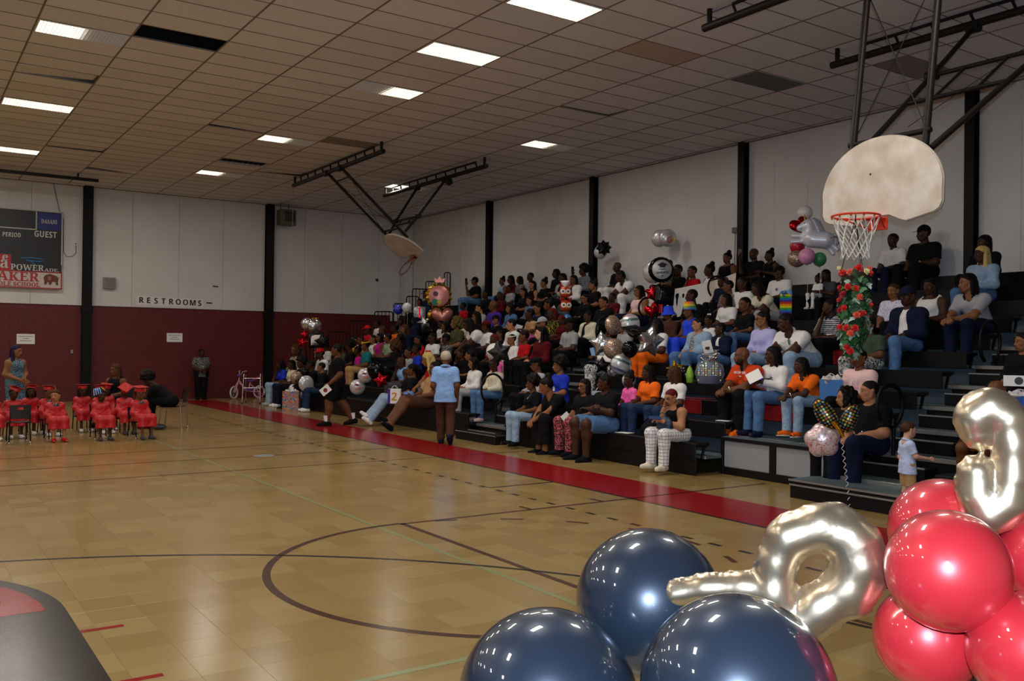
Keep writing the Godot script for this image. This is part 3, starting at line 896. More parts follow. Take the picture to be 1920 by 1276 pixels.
func hoop(at: Vector3, fold: float, net: bool, lab: String, half: float, _unused: float) -> void:
	var o := thing("basketball_hoop", lab, "basketball hoop", Transform3D(Basis(), at), "ceiling-hung basketball hoops")
	var mt: Material = M.rail_black
	# two pairs of ceiling rails along z, hung on stubs
	for q in [[0.0, -1.0], [2.68, 1.0]]:
		var x: float = q[0]; var mb := MB.new()
		mb.tube([Vector3(x, 0, -half), Vector3(x, 0, half)], 0.052, 12)
		part("ceiling_rail", mb, mt, o)
		mb = MB.new(); mb.tube([Vector3(x, 0.17, -half + 0.5), Vector3(x, 0.17, half - 0.5)], 0.024, 8)
		for k in 10:
			var z := lerpf(-half + 0.5, half - 0.5, k / 9.0)
			mb.tube([Vector3(x, 0.0, z + 0.07), Vector3(x, 0.17, z)], 0.02, 6)
		part("rail_truss", mb, mt, o)
		mb = MB.new()
		for z in [-half + 0.1, half - 0.1]: mb.tube([Vector3(x, 0, z), Vector3(x, 0.26, z)], 0.035, 8)
		part("rail_hanger", mb, mt, o)
	# the swinging frame: pivots on the first rail
	var sw := Basis(Vector3.BACK, fold)       # +x swing
	var P := func(x: float, y: float, z: float) -> Vector3: return sw * Vector3(x, y, z)
	var zp := 0.42
	for z in [-zp, zp]:
		var mb := MB.new(); mb.tube([P.call(0, 0, z), P.call(-0.32, -2.35, z)], 0.036, 12)
		part("hanging_pole", mb, mt, o)
		mb = MB.new(); mb.tube([P.call(-0.02, -0.0, z - 0.09), P.call(-0.02, 0.0, z + 0.09)], 0.075, 12)
		part("pivot_collar", mb, mt, o)
	var mb := MB.new()
	mb.tube([P.call(-0.28, -2.02, -zp - 0.05), P.call(-0.28, -2.02, zp + 0.05)], 0.03, 8)
	mb.tube([P.call(-0.04, -0.30, -zp), P.call(-0.04, -0.30, zp)], 0.024, 8)
	part("cross_bar", mb, mt, o)
	for sg in [-1.0, 1.0]:
		mb = MB.new(); mb.tube([P.call(-0.05, -0.32, -zp * sg), P.call(-0.28, -2.0, zp * sg)], 0.006, 6); part("tension_rod", mb, mt, o)
	# rear braces from the second rail, jointed in the middle
	var knee: Vector3 = P.call(0.75, -1.55, 0.0) if fold == 0.0 else P.call(0.95, -1.15, 0.0)
	for z in [-0.75, 0.75]:
		mb = MB.new()
		var tp := Vector3(2.68, -0.05, z); var md := Vector3(lerpf(tp.x, knee.x, 0.55), lerpf(tp.y, knee.y, 0.55), z * 0.9)
		var bt: Vector3 = P.call(-0.25, -2.2, z * 0.6)
		if fold > 0.0: md = Vector3(2.0, -1.0, z * 0.8)
		mb.tube([tp, md], 0.034, 10); mb.tube([md, bt], 0.034, 10)
		part("brace", mb, mt, o)
		mb = MB.new(); mb.tube([md + Vector3(0, 0, -0.07), md + Vector3(0, 0, 0.07)], 0.062, 10); mb.tube([tp + Vector3(0, 0, -0.08), tp + Vector3(0, 0, 0.08)], 0.07, 10)
		part("brace_joint", mb, mt, o)
		if z > 0:
			mb = MB.new(); mb.tube([md, Vector3(md.x, md.y, -md.z)], 0.028, 8)
			var lo := md.lerp(bt, 0.35); var lo2 := lo; lo2.z = -lo.z
			mb.tube([lo, lo2], 0.024, 8)
			for k in [-0.25, 0.25]: mb.tube([Vector3(md.x, md.y, k), Vector3(lo.x, lo.y, k)], 0.018, 6)
			part("brace_crossbar", mb, mt, o)
	mb = MB.new(); mb.tube([Vector3(2.68, -0.05, 0.9), P.call(-0.1, -1.9, 0.1)], 0.004, 5); part("hoist_cable", mb, mt, o)
	mb = MB.new(); mb.lathe([Vector2(0.0, -0.03), Vector2(0.09, -0.03), Vector2(0.09, 0.03), Vector2(0, 0.03)], 14, Transform3D(Basis(Vector3.RIGHT, PI / 2), Vector3(2.68, -0.12, 0.95))); part("winch", mb, mt, o)
	# fan-shaped backboard: outline in (z, y), 1.37 x 0.86
	var out := PackedVector2Array()
	out.append(Vector2(-0.60, 0.0)); out.append(Vector2(-0.65, 0.03)); out.append(Vector2(-0.68, 0.09))
	for k in 25:
		var t := lerpf(PI * 1.04, -PI * 0.04, k / 24.0)
		out.append(Vector2(cos(t) * 0.685, 0.27 + sin(t) * 0.56 + (0.02 if sin(t) < 0.1 else 0.0)))
	out.append(Vector2(0.68, 0.09)); out.append(Vector2(0.65, 0.03)); out.append(Vector2(0.60, 0.0)); out.append(Vector2(0.3, -0.06)); out.append(Vector2(0.22, -0.03)); out.append(Vector2(0.12, 0.02)); out.append(Vector2(-0.12, 0.02)); out.append(Vector2(-0.22, -0.03)); out.append(Vector2(-0.3, -0.06))
	var bb := Basis(Vector3(0, 0, 1), Vector3(0, 1, 0), Vector3(-1, 0, 0))   # x of the outline -> z, depth -> -x
	var face := -0.42; var low := -2.86
	mb = MB.new(); mb.prism(out, 0.035, Transform3D(sw * bb, P.call(face, low, 0)))
	var board := mat("backboard", Color("e6e0d8"), 0.5)
	board.albedo_texture = noise_tex(0.010, 512, 17, false, Color(0.84, 0.79, 0.72), Color(1, 0.99, 0.97), 4)
	board.uv1_triplanar = true; board.uv1_scale = Vector3.ONE * 0.55
	part("backboard", mb, board, o)
	mb = MB.new()
	var rim_edge := []
	for q in out: rim_edge.append(P.call(face + 0.012, low + q.y, q.x))
	mb.tube(rim_edge, 0.014, 6, -1.0, true); part("backboard_edge", mb, mat("board_edge", Color("a89f92"), 0.5), o)
	mb = MB.new(); mb.box(P.call(face + 0.06, low + 0.35, 0), Vector3(0.07, 0.1, 0.9), 0.01, sw); mb.box(P.call(face + 0.05, low + 0.1, 0), Vector3(0.06, 0.16, 0.3), 0.01, sw); part("mount", mb, mt, o)
	# rim
	var orange := mat("rim_orange", Color("d8391a"), 0.4) if net else mat("rim_rust", Color("70351f"), 0.5)
	var c := Vector3(face - 0.40, low - 0.02, 0)
	var ring := []
	for k in 32: ring.append(P.call(c.x + cos(TAU * k / 32) * 0.229, c.y, sin(TAU * k / 32) * 0.229))
	mb = MB.new(); mb.tube(ring, 0.011, 8, -1.0, true)
	mb.box(P.call(face - 0.09, c.y + 0.0, 0), Vector3(0.17, 0.014, 0.2), 0.004, sw)
	mb.box(P.call(face - 0.03, c.y - 0.05, 0), Vector3(0.022, 0.13, 0.22), 0.004, sw)
	for s in [-1.0, 1.0]: mb.tube([P.call(face - 0.03, c.y - 0.10, 0.08 * s), P.call(c.x + 0.1, c.y - 0.01, 0.2 * s)], 0.008, 6)
	part("rim", mb, orange, o)
	mb = MB.new()
	for k in 12: mb.ball(P.call(c.x + cos(TAU * k / 12 + 0.1) * 0.229, c.y - 0.016, sin(TAU * k / 12 + 0.1) * 0.229), Vector3.ONE * 0.011, 6, 4)
	part("net_hooks", mb, orange, o)
	if net:
		mb = MB.new()
		var prof := [[0.0, 0.226], [-0.11, 0.19], [-0.20, 0.155], [-0.28, 0.135], [-0.35, 0.13], [-0.41, 0.14]]
		for k in 12:
			for s in [1.0, -1.0]:
				var pts := []
				for r in prof.size():
					var a: float = TAU * (k + s * 0.5 * r) / 12 + 0.1
					pts.append(Vector3(c.x + cos(a) * prof[r][1], c.y - 0.02 + prof[r][0], sin(a) * prof[r][1]))
				mb.tube(pts, 0.0055, 5)
		part("net", mb, mat("net_cord", Color("d8d4cb"), 0.9), o)
	# dot where a bolt is missing
	mb = MB.new(); mb.ball(P.call(face - 0.017, low + 0.46, -0.10), Vector3(0.006, 0.012, 0.012), 8, 6); part("bolt_hole", mb, M.ink, o)
	if net: hanging_flowers(at + Vector3(c.x, c.y, 0))

func hanging_flowers(p: Vector3) -> void:
	var o := thing("hanging_flowers", "tall hanging cascade of ivy and red flowers on a chain below the near hoop", "flowers", Transform3D(Basis(), p))
	var mb := MB.new()
	for k in 3: mb.tube([Vector3(0, -0.02, 0), Vector3(cos(k * 2.1) * 0.14, -0.58, sin(k * 2.1) * 0.14)], 0.004, 5)
	mb.tube([Vector3(0, 0.02, 0), Vector3(0, -0.14, 0)], 0.006, 5)
	part("chain", mb, M.steel_black, o)
	mb = MB.new(); mb.lathe([Vector2(0.02, -0.74), Vector2(0.12, -0.68), Vector2(0.15, -0.57), Vector2(0.14, -0.57), Vector2(0.1, -0.66), Vector2(0.0, -0.7)], 16)
	part("basket", mb, mat("basket_brown", Color("3c2a1c"), 0.8), o)
	var r2 := RandomNumberGenerator.new(); r2.seed = 5
	var leaf := PackedVector2Array([Vector2(0, -0.5), Vector2(0.28, -0.42), Vector2(0.5, -0.1), Vector2(0.24, 0.02), Vector2(0.2, 0.3), Vector2(0, 0.55), Vector2(-0.2, 0.3), Vector2(-0.24, 0.02), Vector2(-0.5, -0.1), Vector2(-0.28, -0.42)])
	var greens := [mat("leaf_dark", Color("1d4a24"), 0.55), mat("leaf_mid", Color("2f6a34"), 0.55), mat("leaf_pale", Color("a9c0b0"), 0.55)]
	for g in greens: g.backlight_enabled = true; g.backlight = Color(0.1, 0.18, 0.08)
	var lm := MB.new(); lm.prism(leaf, 0.03)
	for k in lm.v.size(): lm.v[k].z += absf(lm.v[k].x) * 0.3
	var leaf_mesh := lm.mesh()
	var bulk := [MB.new(), MB.new(), MB.new()]
	for k in 420:
		var t := r2.randf(); var y := lerpf(-0.58, -1.42, t)
		var rr := (0.135 if t < 0.7 else lerpf(0.135, 0.05, (t - 0.7) / 0.3)) * r2.randf_range(0.7, 1.08)
		var a := r2.randf() * TAU
		var q := Vector3(cos(a) * rr, y, sin(a) * rr - (0.03 if t > 0.7 else 0.0))
		var b := Basis(Vector3.UP, -a + PI / 2 + r2.randf_range(-0.7, 0.7)) * Basis(Vector3.RIGHT, r2.randf_range(-0.9, 0.3)) * Basis(Vector3.BACK, PI + r2.randf_range(-0.8, 0.8))
		var g := r2.randi() % 5; g = 2 if g == 4 else g % 2
		var xf := Transform3D(b * Basis.from_scale(Vector3.ONE * r2.randf_range(0.055, 0.095)), q)
		if k < 250:
			var lf := part("leaf", leaf_mesh, greens[g], o); lf.transform = xf
		else: (bulk[g] as MB).add(lm, xf)
	for g in 3: meta(part("leaf_filler", bulk[g], greens[g], o), "", "", "", "stuff")
	# roses: layered cupped petals
	var fm := MB.new()
	for ring in 3:
		for k in 5:
			var a := TAU * k / 5 + ring * 0.6; var tilt: float = [0.25, 0.7, 1.15][ring]
			var b := Basis(Vector3.UP, a) * Basis(Vector3.RIGHT, tilt)
			fm.ball(b * Vector3(0, 0.028, 0.0) + Vector3(0, ring * -0.003, 0), Vector3(0.021, 0.026, 0.006), 8, 6, b)
	var rose := fm.mesh()
	var reds := [mat("petal_red", Color("d4201c"), 0.6), mat("petal_coral", Color("e8604a"), 0.6), mat("petal_deep", Color("a81030"), 0.6), mat("petal_cream", Color("e8dca0"), 0.6)]
	var spots := []
	for k in 11: spots.append([TAU * k / 11.0, -0.56 + 0.03 * sin(k * 2.0), [0, 1, 0, 3][k % 4], 1.1])
	for q in [[3.0, -0.72, 0], [2.5, -0.74, 0], [3.4, -0.79, 2], [3.9, -0.85, 0], [4.6, -0.82, 0], [2.2, -0.82, 1], [3.3, -0.93, 0], [3.8, -0.95, 2], [2.4, -1.0, 1], [4.4, -0.72, 0], [2.5, -1.13, 0], [3.1, -1.13, 0], [3.7, -1.12, 0], [4.3, -1.12, 2], [2.8, -1.18, 1], [3.3, -1.32, 0], [2.9, -1.36, 0], [4.2, -1.31, 0], [1.2, -0.9, 0], [0.4, -1.0, 0], [5.6, -0.9, 0], [2.0, -0.98, 0]]: spots.append([q[0], q[1], q[2], 1.15])
	for q in spots:
		var a: float = q[0]; var rr := 0.135 if q[1] > -1.25 else 0.09
		var dir := Vector3(cos(a), 0.35, sin(a)).normalized()
		var b := Basis(Quaternion(Vector3.UP, dir))
		var f := part("rose", rose, reds[q[2]], o); f.transform = Transform3D(b * Basis.from_scale(Vector3.ONE * q[3] * 0.72), Vector3(cos(a) * rr, q[1], sin(a) * rr))

# ---------------------------------------------------------------- people
func V(x: float, y: float, z: float) -> Vector3: return Vector3(x, y, z)

# head, centred between the eyes and the back of the skull, facing +z
func head_mb(cell: float, child: bool, beard := false) -> MB:
	var key := "head%s%s%s" % [cell, child, beard]
	if protos.has(key): return protos[key]
	var b := [
		[V(0, 0.035, -0.022), V(0, 0.038, 0.0), 0.087, 0.083], [V(0, -0.015, 0.02), V(0, -0.07, 0.036), 0.060, 0.040],
		[V(-0.034, -0.018, 0.043), V(-0.03, -0.03, 0.043), 0.031, 0.028], [V(0.034, -0.018, 0.043), V(0.03, -0.03, 0.043), 0.031, 0.028],
		[V(-0.052, -0.05, -0.002), V(-0.014, -0.092, 0.052), 0.028, 0.019], [V(0.052, -0.05, -0.002), V(0.014, -0.092, 0.052), 0.028, 0.019],
		[V(0, 0.008, 0.086), V(0, -0.028, 0.104), 0.009, 0.013], [V(-0.013, -0.032, 0.092), V(0.013, -0.032, 0.092), 0.010, 0.010],
		[V(-0.019, -0.060, 0.080), V(0.019, -0.060, 0.080), 0.009, 0.009], [V(-0.014, -0.071, 0.077), V(0.014, -0.071, 0.077), 0.010, 0.010],
		[V(-0.045, 0.030, 0.066), V(-0.016, 0.028, 0.080), 0.010, 0.010], [V(0.045, 0.030, 0.066), V(0.016, 0.028, 0.080), 0.010, 0.010],
		[V(-0.083, 0.016, -0.012), V(-0.080, -0.026, -0.004), 0.017, 0.010], [V(0.083, 0.016, -0.012), V(0.080, -0.026, -0.004), 0.017, 0.010],
		[V(0, -0.07, -0.018), V(0, -0.20, -0.035), 0.052, 0.058]]
	if child: b[1] = [V(0, -0.015, 0.022), V(0, -0.06, 0.032), 0.064, 0.046]
	if beard: b.append([V(-0.03, -0.085, 0.045), V(0.03, -0.085, 0.045), 0.030, 0.030])
	var m := Field.new(b, cell, 0.009).nets()
	m.c.resize(m.v.size())
	for i in m.v.size():
		var p := m.v[i]; var c := Color.WHITE
		if absf(p.x) < 0.026 and p.y > -0.081 and p.y < -0.053 and p.z > 0.076: c = Color(0.72, 0.45, 0.42)
		elif p.z > 0.06 and p.y > 0.026 and p.y < 0.040 and absf(p.x) > 0.013 and absf(p.x) < 0.05: c = Color(0.22, 0.18, 0.16)
		elif p.z > 0.055 and p.y > -0.002 and p.y < 0.016 and absf(p.x) > 0.016 and absf(p.x) < 0.048 : c = Color(0.5, 0.42, 0.40)
		if beard and p.y < -0.045 and p.z > 0.0 and (p.y < -0.082 or absf(p.x) > 0.034): c = Color(0.12, 0.10, 0.09)
		m.c[i] = c
	protos[key] = m
	return m

func hand_mb(cell: float, curl: float) -> MB:
	var key := "hand%s%s" % [cell, curl]
	if protos.has(key): return protos[key]
	var b := [[V(0, 0, -0.035), V(0, 0, 0.015), 0.026, 0.027]]
	var lens := [0.80, 0.95, 1.0, 0.90]
	for i in 4:
		var x := (i - 1.5) * 0.0215
		b.append([V(x * 0.6, 0, 0.015), V(x, 0, 0.085), 0.0155, 0.0125])
		var p := V(x, 0, 0.088); var a := curl * 0.5; var l: float = lens[i]
		for s in [0.040, 0.028, 0.022]:
			var q: Vector3 = p + V((i - 1.5) * 0.002, -sin(a), cos(a)) * s * l
			b.append([p, q, 0.0088, 0.0080]); p = q; a += curl
	b.append([V(0.022, -0.004, 0.012), V(0.048, -0.012, 0.050), 0.0145, 0.0115])
	b.append([V(0.048, -0.012, 0.050), V(0.050, -0.022, 0.080), 0.0105, 0.0088])
	var m := Field.new(b, cell, 0.005).nets()
	protos[key] = m
	return m

# joints of a figure whose seat (or, standing, whose ground) is y = 0, facing +z. Left is +x.
func rig(pose: String, build: String) -> Dictionary:
	var j := {}
	var stand := pose.begins_with("st")
	var hw := 0.095; var shw := 0.172
	if build == "h": hw = 0.115; shw = 0.195
	elif build == "c": hw = 0.085; shw = 0.145
	elif build == "s": shw = 0.16
	var lean := 0.05
	match pose:
		"clasp": lean = 0.50
		"lean": lean = 0.75
		"chin": lean = 0.22
		"phonechin": lean = 0.28
		"recline": lean = -0.28
		"hold": lean = 0.12
		"bent": lean = 0.95
		"kid", "kidbow": lean = 0.02
	if stand: lean = 0.02
	var hy := 0.90 if stand else 0.10
	var B := Basis(Vector3.RIGHT, lean)
	var up := func(p: Vector3) -> Vector3: return V(0, hy, 0) + B * p
	j.hy = hy; j.up = B
	if stand: shw -= 0.018
	j.pel = V(0, hy, 0); j.waist = up.call(V(0, 0.17, -0.01)); j.chest = up.call(V(0, 0.32, -0.015)); j.neck = up.call(V(0, 0.435, -0.02))
	j.shL = up.call(V(shw, 0.37, -0.02)); j.shR = up.call(V(-shw, 0.37, -0.02))
	var hc := Basis(Vector3.RIGHT, lean * 0.45)
	j.head = (j.neck as Vector3) + hc * V(0, 0.165, 0.03)
	j.hipL = V(hw, hy, 0); j.hipR = V(-hw, hy, 0)
	if stand:
		j.knL = V(0.10, 0.48, 0.02); j.knR = V(-0.10, 0.48, 0.02); j.anL = V(0.10, 0.07, -0.02); j.anR = V(-0.10, 0.07, -0.02)
		j.toL = V(0.13, 0.03, 0.13); j.toR = V(-0.13, 0.03, 0.13)
		j.elL = V(shw + 0.06, hy + 0.12, -0.05); j.elR = V(-shw - 0.06, hy + 0.12, -0.05)
		j.wrL = V(shw + 0.06, hy - 0.11, 0.05); j.wrR = V(-shw - 0.06, hy - 0.11, 0.05)
		match pose:
			"st_walk":
				j.knL = V(0.09, 0.48, 0.16); j.anL = V(0.10, 0.07, 0.20); j.toL = V(0.12, 0.03, 0.36)
				j.knR = V(-0.10, 0.48, -0.10); j.anR = V(-0.10, 0.10, -0.33); j.toR = V(-0.12, 0.03, -0.19)
				j.elL = V(shw + 0.07, hy + 0.13, -0.04); j.wrL = V(shw + 0.06, hy - 0.05, 0.16)
			"st_back":
				j.knL = V(0.09, 0.48, 0.10); j.anL = V(0.08, 0.07, 0.08); j.toL = V(0.10, 0.03, 0.24)
				j.knR = V(-0.10, 0.47, -0.02); j.anR = V(-0.12, 0.15, -0.24); j.toR = V(-0.12, 0.03, -0.15)
				j.wrL = V(shw + 0.02, hy - 0.06, 0.15); j.wrR = V(-shw - 0.05, hy - 0.11, 0.04)
			"st_reach":
				j.elR = V(-shw - 0.06, hy + 0.17, 0.06); j.wrR = V(-shw - 0.04, hy + 0.13, 0.30)
			"st_hands":
				j.elL = V(shw + 0.07, hy + 0.14, -0.01); j.wrL = V(0.06, hy + 0.06, 0.20); j.elR = V(-shw - 0.07, hy + 0.14, -0.01); j.wrR = V(-0.05, hy + 0.04, 0.20)
	else:
		var kx := 0.125 if build != "h" else 0.16
		if build == "c": kx = 0.13
		j.knL = V(kx, hy + 0.015, 0.43); j.knR = V(-kx, hy + 0.015, 0.43)
		j.anL = V(kx - 0.01, -0.365, 0.42); j.anR = V(-kx + 0.01, -0.365, 0.42)
		j.toL = V(kx + 0.02, -0.405, 0.58); j.toR = V(-kx - 0.02, -0.405, 0.58)
		if pose == "recline":
			j.knL = V(0.09, hy + 0.02, 0.43); j.knR = V(-0.09, hy + 0.05, 0.42)
			j.anL = V(0.05, -0.28, 0.72); j.anR = V(-0.01, -0.20, 0.74); j.toL = V(0.07, -0.22, 0.87); j.toR = V(-0.03, -0.12, 0.87)
		j.elL = up.call(V(shw + 0.06, 0.14, 0.05)); j.elR = up.call(V(-shw - 0.06, 0.14, 0.05))
		j.wrL = V(0.10, hy + 0.10, 0.26); j.wrR = V(-0.10, hy + 0.10, 0.26)
		match pose:
			"clasp":
				j.elL = V(0.17, hy + 0.13, 0.34); j.elR = V(-0.17, hy + 0.13, 0.34); j.wrL = V(0.045, hy + 0.08, 0.53); j.wrR = V(-0.045, hy + 0.09, 0.53)
			"lean", "bent":
				j.elL = V(0.18, hy + 0.14, 0.36); j.elR = V(-0.18, hy + 0.14, 0.36); j.wrL = V(0.05, hy + 0.02, 0.52); j.wrR = V(-0.05, hy + 0.02, 0.52)
			"cross":
				j.elL = V(shw + 0.06, hy + 0.19, 0.08); j.elR = V(-shw - 0.06, hy + 0.19, 0.08); j.wrL = V(-0.07, hy + 0.22, 0.23); j.wrR = V(0.07, hy + 0.26, 0.22)
			"hold":
				j.elL = V(shw + 0.05, hy + 0.17, 0.10); j.elR = V(-shw - 0.05, hy + 0.17, 0.10); j.wrL = V(0.05, hy + 0.22, 0.30); j.wrR = V(-0.05, hy + 0.22, 0.30)
			"phone":
				j.elR = V(-shw - 0.06, hy + 0.22, 0.16); j.wrR = V(-shw - 0.01, hy + 0.46, 0.24)
			"chin":
				j.elR = V(-0.13, hy + 0.14, 0.28); j.wrR = V(-0.07, hy + 0.375, 0.22); j.wrL = V(-0.02, hy + 0.10, 0.30)
			"phonechin":
				j.elR = V(-0.16, hy + 0.18, 0.24); j.wrR = V(-0.09, hy + 0.40, 0.22); j.elL = V(shw + 0.05, hy + 0.14, 0.15); j.wrL = V(0.06, hy + 0.21, 0.36)
			"kid", "kidbow":
				j.wrL = V(0.09, hy + 0.08, 0.22); j.wrR = V(-0.09, hy + 0.08, 0.22)
	return j

func torso_bones(j: Dictionary, build: String, e: float, fem: bool) -> Array:
	var w := 1.0
	if build == "h": w = 1.28
	elif build == "s": w = 0.9
	elif build == "c": w = 0.86
	var B: Basis = j.up; var o := []
	for s in [-1.0, 1.0]:
		o.append([j.pel + V(0.065 * w * s, -0.005, -0.01), (j.waist as Vector3) + B * V(0.05 * w * s, 0, 0), 0.105 * w + e, 0.088 * w + e])
		o.append([(j.waist as Vector3) + B * V(0.05 * w * s, 0, 0), (j.chest as Vector3) + B * V(0.065 * w * s, 0, 0), 0.088 * w + e, 0.095 * w + e])
		o.append([(j.chest as Vector3) + B * V(0.06 * w * s, 0.0, 0), (j.shL if s > 0 else j.shR) as Vector3, 0.09 * w + e, 0.052 + e])
		o.append([(j.neck as Vector3) + B * V(0.02 * s, -0.03, 0), (j.shL if s > 0 else j.shR) as Vector3, 0.045 + e, 0.050 + e])
		if fem: o.append([(j.chest as Vector3) + B * V(0.065 * w * s, -0.02, 0.07 * w), (j.chest as Vector3) + B * V(0.065 * w * s, -0.03, 0.075 * w), 0.055 * w + e, 0.055 * w + e])
	if build == "h": o.append([(j.waist as Vector3) + B * V(0, -0.06, 0.055), (j.waist as Vector3) + B * V(0, 0.05, 0.05), 0.13 + e, 0.11 + e])
	return o

func arm_bones(j: Dictionary, build: String, e: float, part_: float) -> Array:
	# part_ 0..1 upper arm only, up to 2 down to the wrist
	var w := 1.22 if build == "h" else (0.85 if build in ["c", "s"] else 1.0)
	var o := []
	for s in ["L", "R"]:
		var a: Vector3 = j["sh" + s]; var b: Vector3 = j["el" + s]; var c: Vector3 = j["wr" + s]
		if part_ <= 1.0:
			o.append([a, a.lerp(b, part_), 0.05 * w + e, lerpf(0.05, 0.042, part_) * w + e, 1])
		else:
			o.append([a, b, 0.05 * w + e, 0.042 * w + e])
			o.append([b, b.lerp(c, part_ - 1.0), 0.042 * w + e, 0.030 * w + e, 1 if part_ < 2.0 else 0])
	return o

func leg_bones(j: Dictionary, build: String, e: float, part_: float, flare := 0.0) -> Array:
	var w := 1.25 if build == "h" else (0.82 if build == "c" else (0.9 if build == "s" else 1.0))
	var o := []
	for s in ["L", "R"]:
		var a: Vector3 = j["hip" + s]; var b: Vector3 = j["kn" + s]; var c: Vector3 = j["an" + s]
		if part_ <= 1.0:
			o.append([a, a.lerp(b, part_), 0.092 * w + e, lerpf(0.092, 0.062, part_) * w + e + flare, 1])
		else:
			o.append([a, b, 0.092 * w + e, 0.062 * w + e])
			var m := b.lerp(c, 0.3) + V(0, 0, -0.012)
			o.append([b, m, 0.060 * w + e, 0.058 * w + e])
			o.append([m, b.lerp(c, part_ - 1.0), 0.058 * w + e, 0.038 * w + e + flare, 1 if part_ < 1.995 else 0])
	return o

func frame_z(d: Vector3, up: Vector3) -> Basis:
	var z := d.normalized(); var x := up.cross(z).normalized()
	return Basis(x, z.cross(x), z)

func body_proto(pose: String, build: String, hyaw: int, lod: int, beard := false) -> Dictionary:
	var key := "body %s %s %d %d %s" % [pose, build, hyaw, lod, beard]
	if protos.has(key): return protos[key]
	var j := rig(pose, build)
	var cell: float = [0.015, 0.022, 0.030][lod]
	var b := torso_bones(j, build, 0.0, false) + arm_bones(j, build, 0.0, 2.0) + leg_bones(j, build, 0.0, 2.0)
	b.append([j.neck, j.neck + (j.head - j.neck) * 0.5, 0.056, 0.052])
	for s in ["L", "R"]: b.append([j["an" + s] + V(0, -0.02, -0.03), j["to" + s], 0.036, 0.026])
	var m := MB.new(); m.add(Field.new(b, cell, 0.018).nets())
	var hs := 1.22 if build == "c" else 1.0
	var hb := Basis(Vector3.UP, deg_to_rad(hyaw)) * Basis(Vector3.RIGHT, {"phonechin": 0.35, "bent": 0.7, "lean": 0.25, "kidbow": 0.85}.get(pose, 0.06))
	var hx := Transform3D(hb * Basis.from_scale(Vector3.ONE * hs), (j.head as Vector3) + V(0, 0.03 if build == "c" else 0.0, 0))
	m.add(head_mb([0.0055, 0.008, 0.012][lod], build == "c", beard), hx)
	var hands := {}
	for s in ["L", "R"]:
		var d: Vector3 = j["wr" + s] - j["el" + s]
		var up := Vector3.UP; var dir := d.normalized()
		if pose in ["lap", "kid", "kidbow"]: dir = (dir + V(0, -0.35, 0.5)).normalized()
		if pose.begins_with("st"): up = V(1.0 if s == "L" else -1.0, 0.2, 0.3)
		if (pose in ["chin", "phonechin"] and s == "R") or (pose == "phone" and s == "R"): up = V(0.3, 0, -1); dir = V(0.25, 1.0, -0.1).normalized() if pose != "phone" else V(0.1, 1, 0.1).normalized(); up = V(-1, 0.1, 0.4)
		if pose in ["clasp", "lean", "bent"]: up = V(0.6 if s == "L" else -0.6, 0.8, 0)
		var fb := frame_z(dir, up)
		var curl := 0.75 if pose in ["clasp", "hold", "phone", "phonechin", "cross", "st_reach"] else 0.38
		var mir := Basis.from_scale(V(-1, 1, 1)) if s == "L" else Basis()
		var sc := 0.85 if build == "c" else 1.0
		var xf := Transform3D(fb * mir * Basis.from_scale(Vector3.ONE * sc), (j["wr" + s] as Vector3) + dir * 0.03)
		m.add(hand_mb([0.004, 0.006, 0.008][lod], curl), xf)
		hands[s] = Transform3D(fb, (j["wr" + s] as Vector3) + dir * 0.11)
	var r := {"mesh": m.mesh(), "rig": j, "head": hx, "hands": hands}
	protos[key] = r
	return r

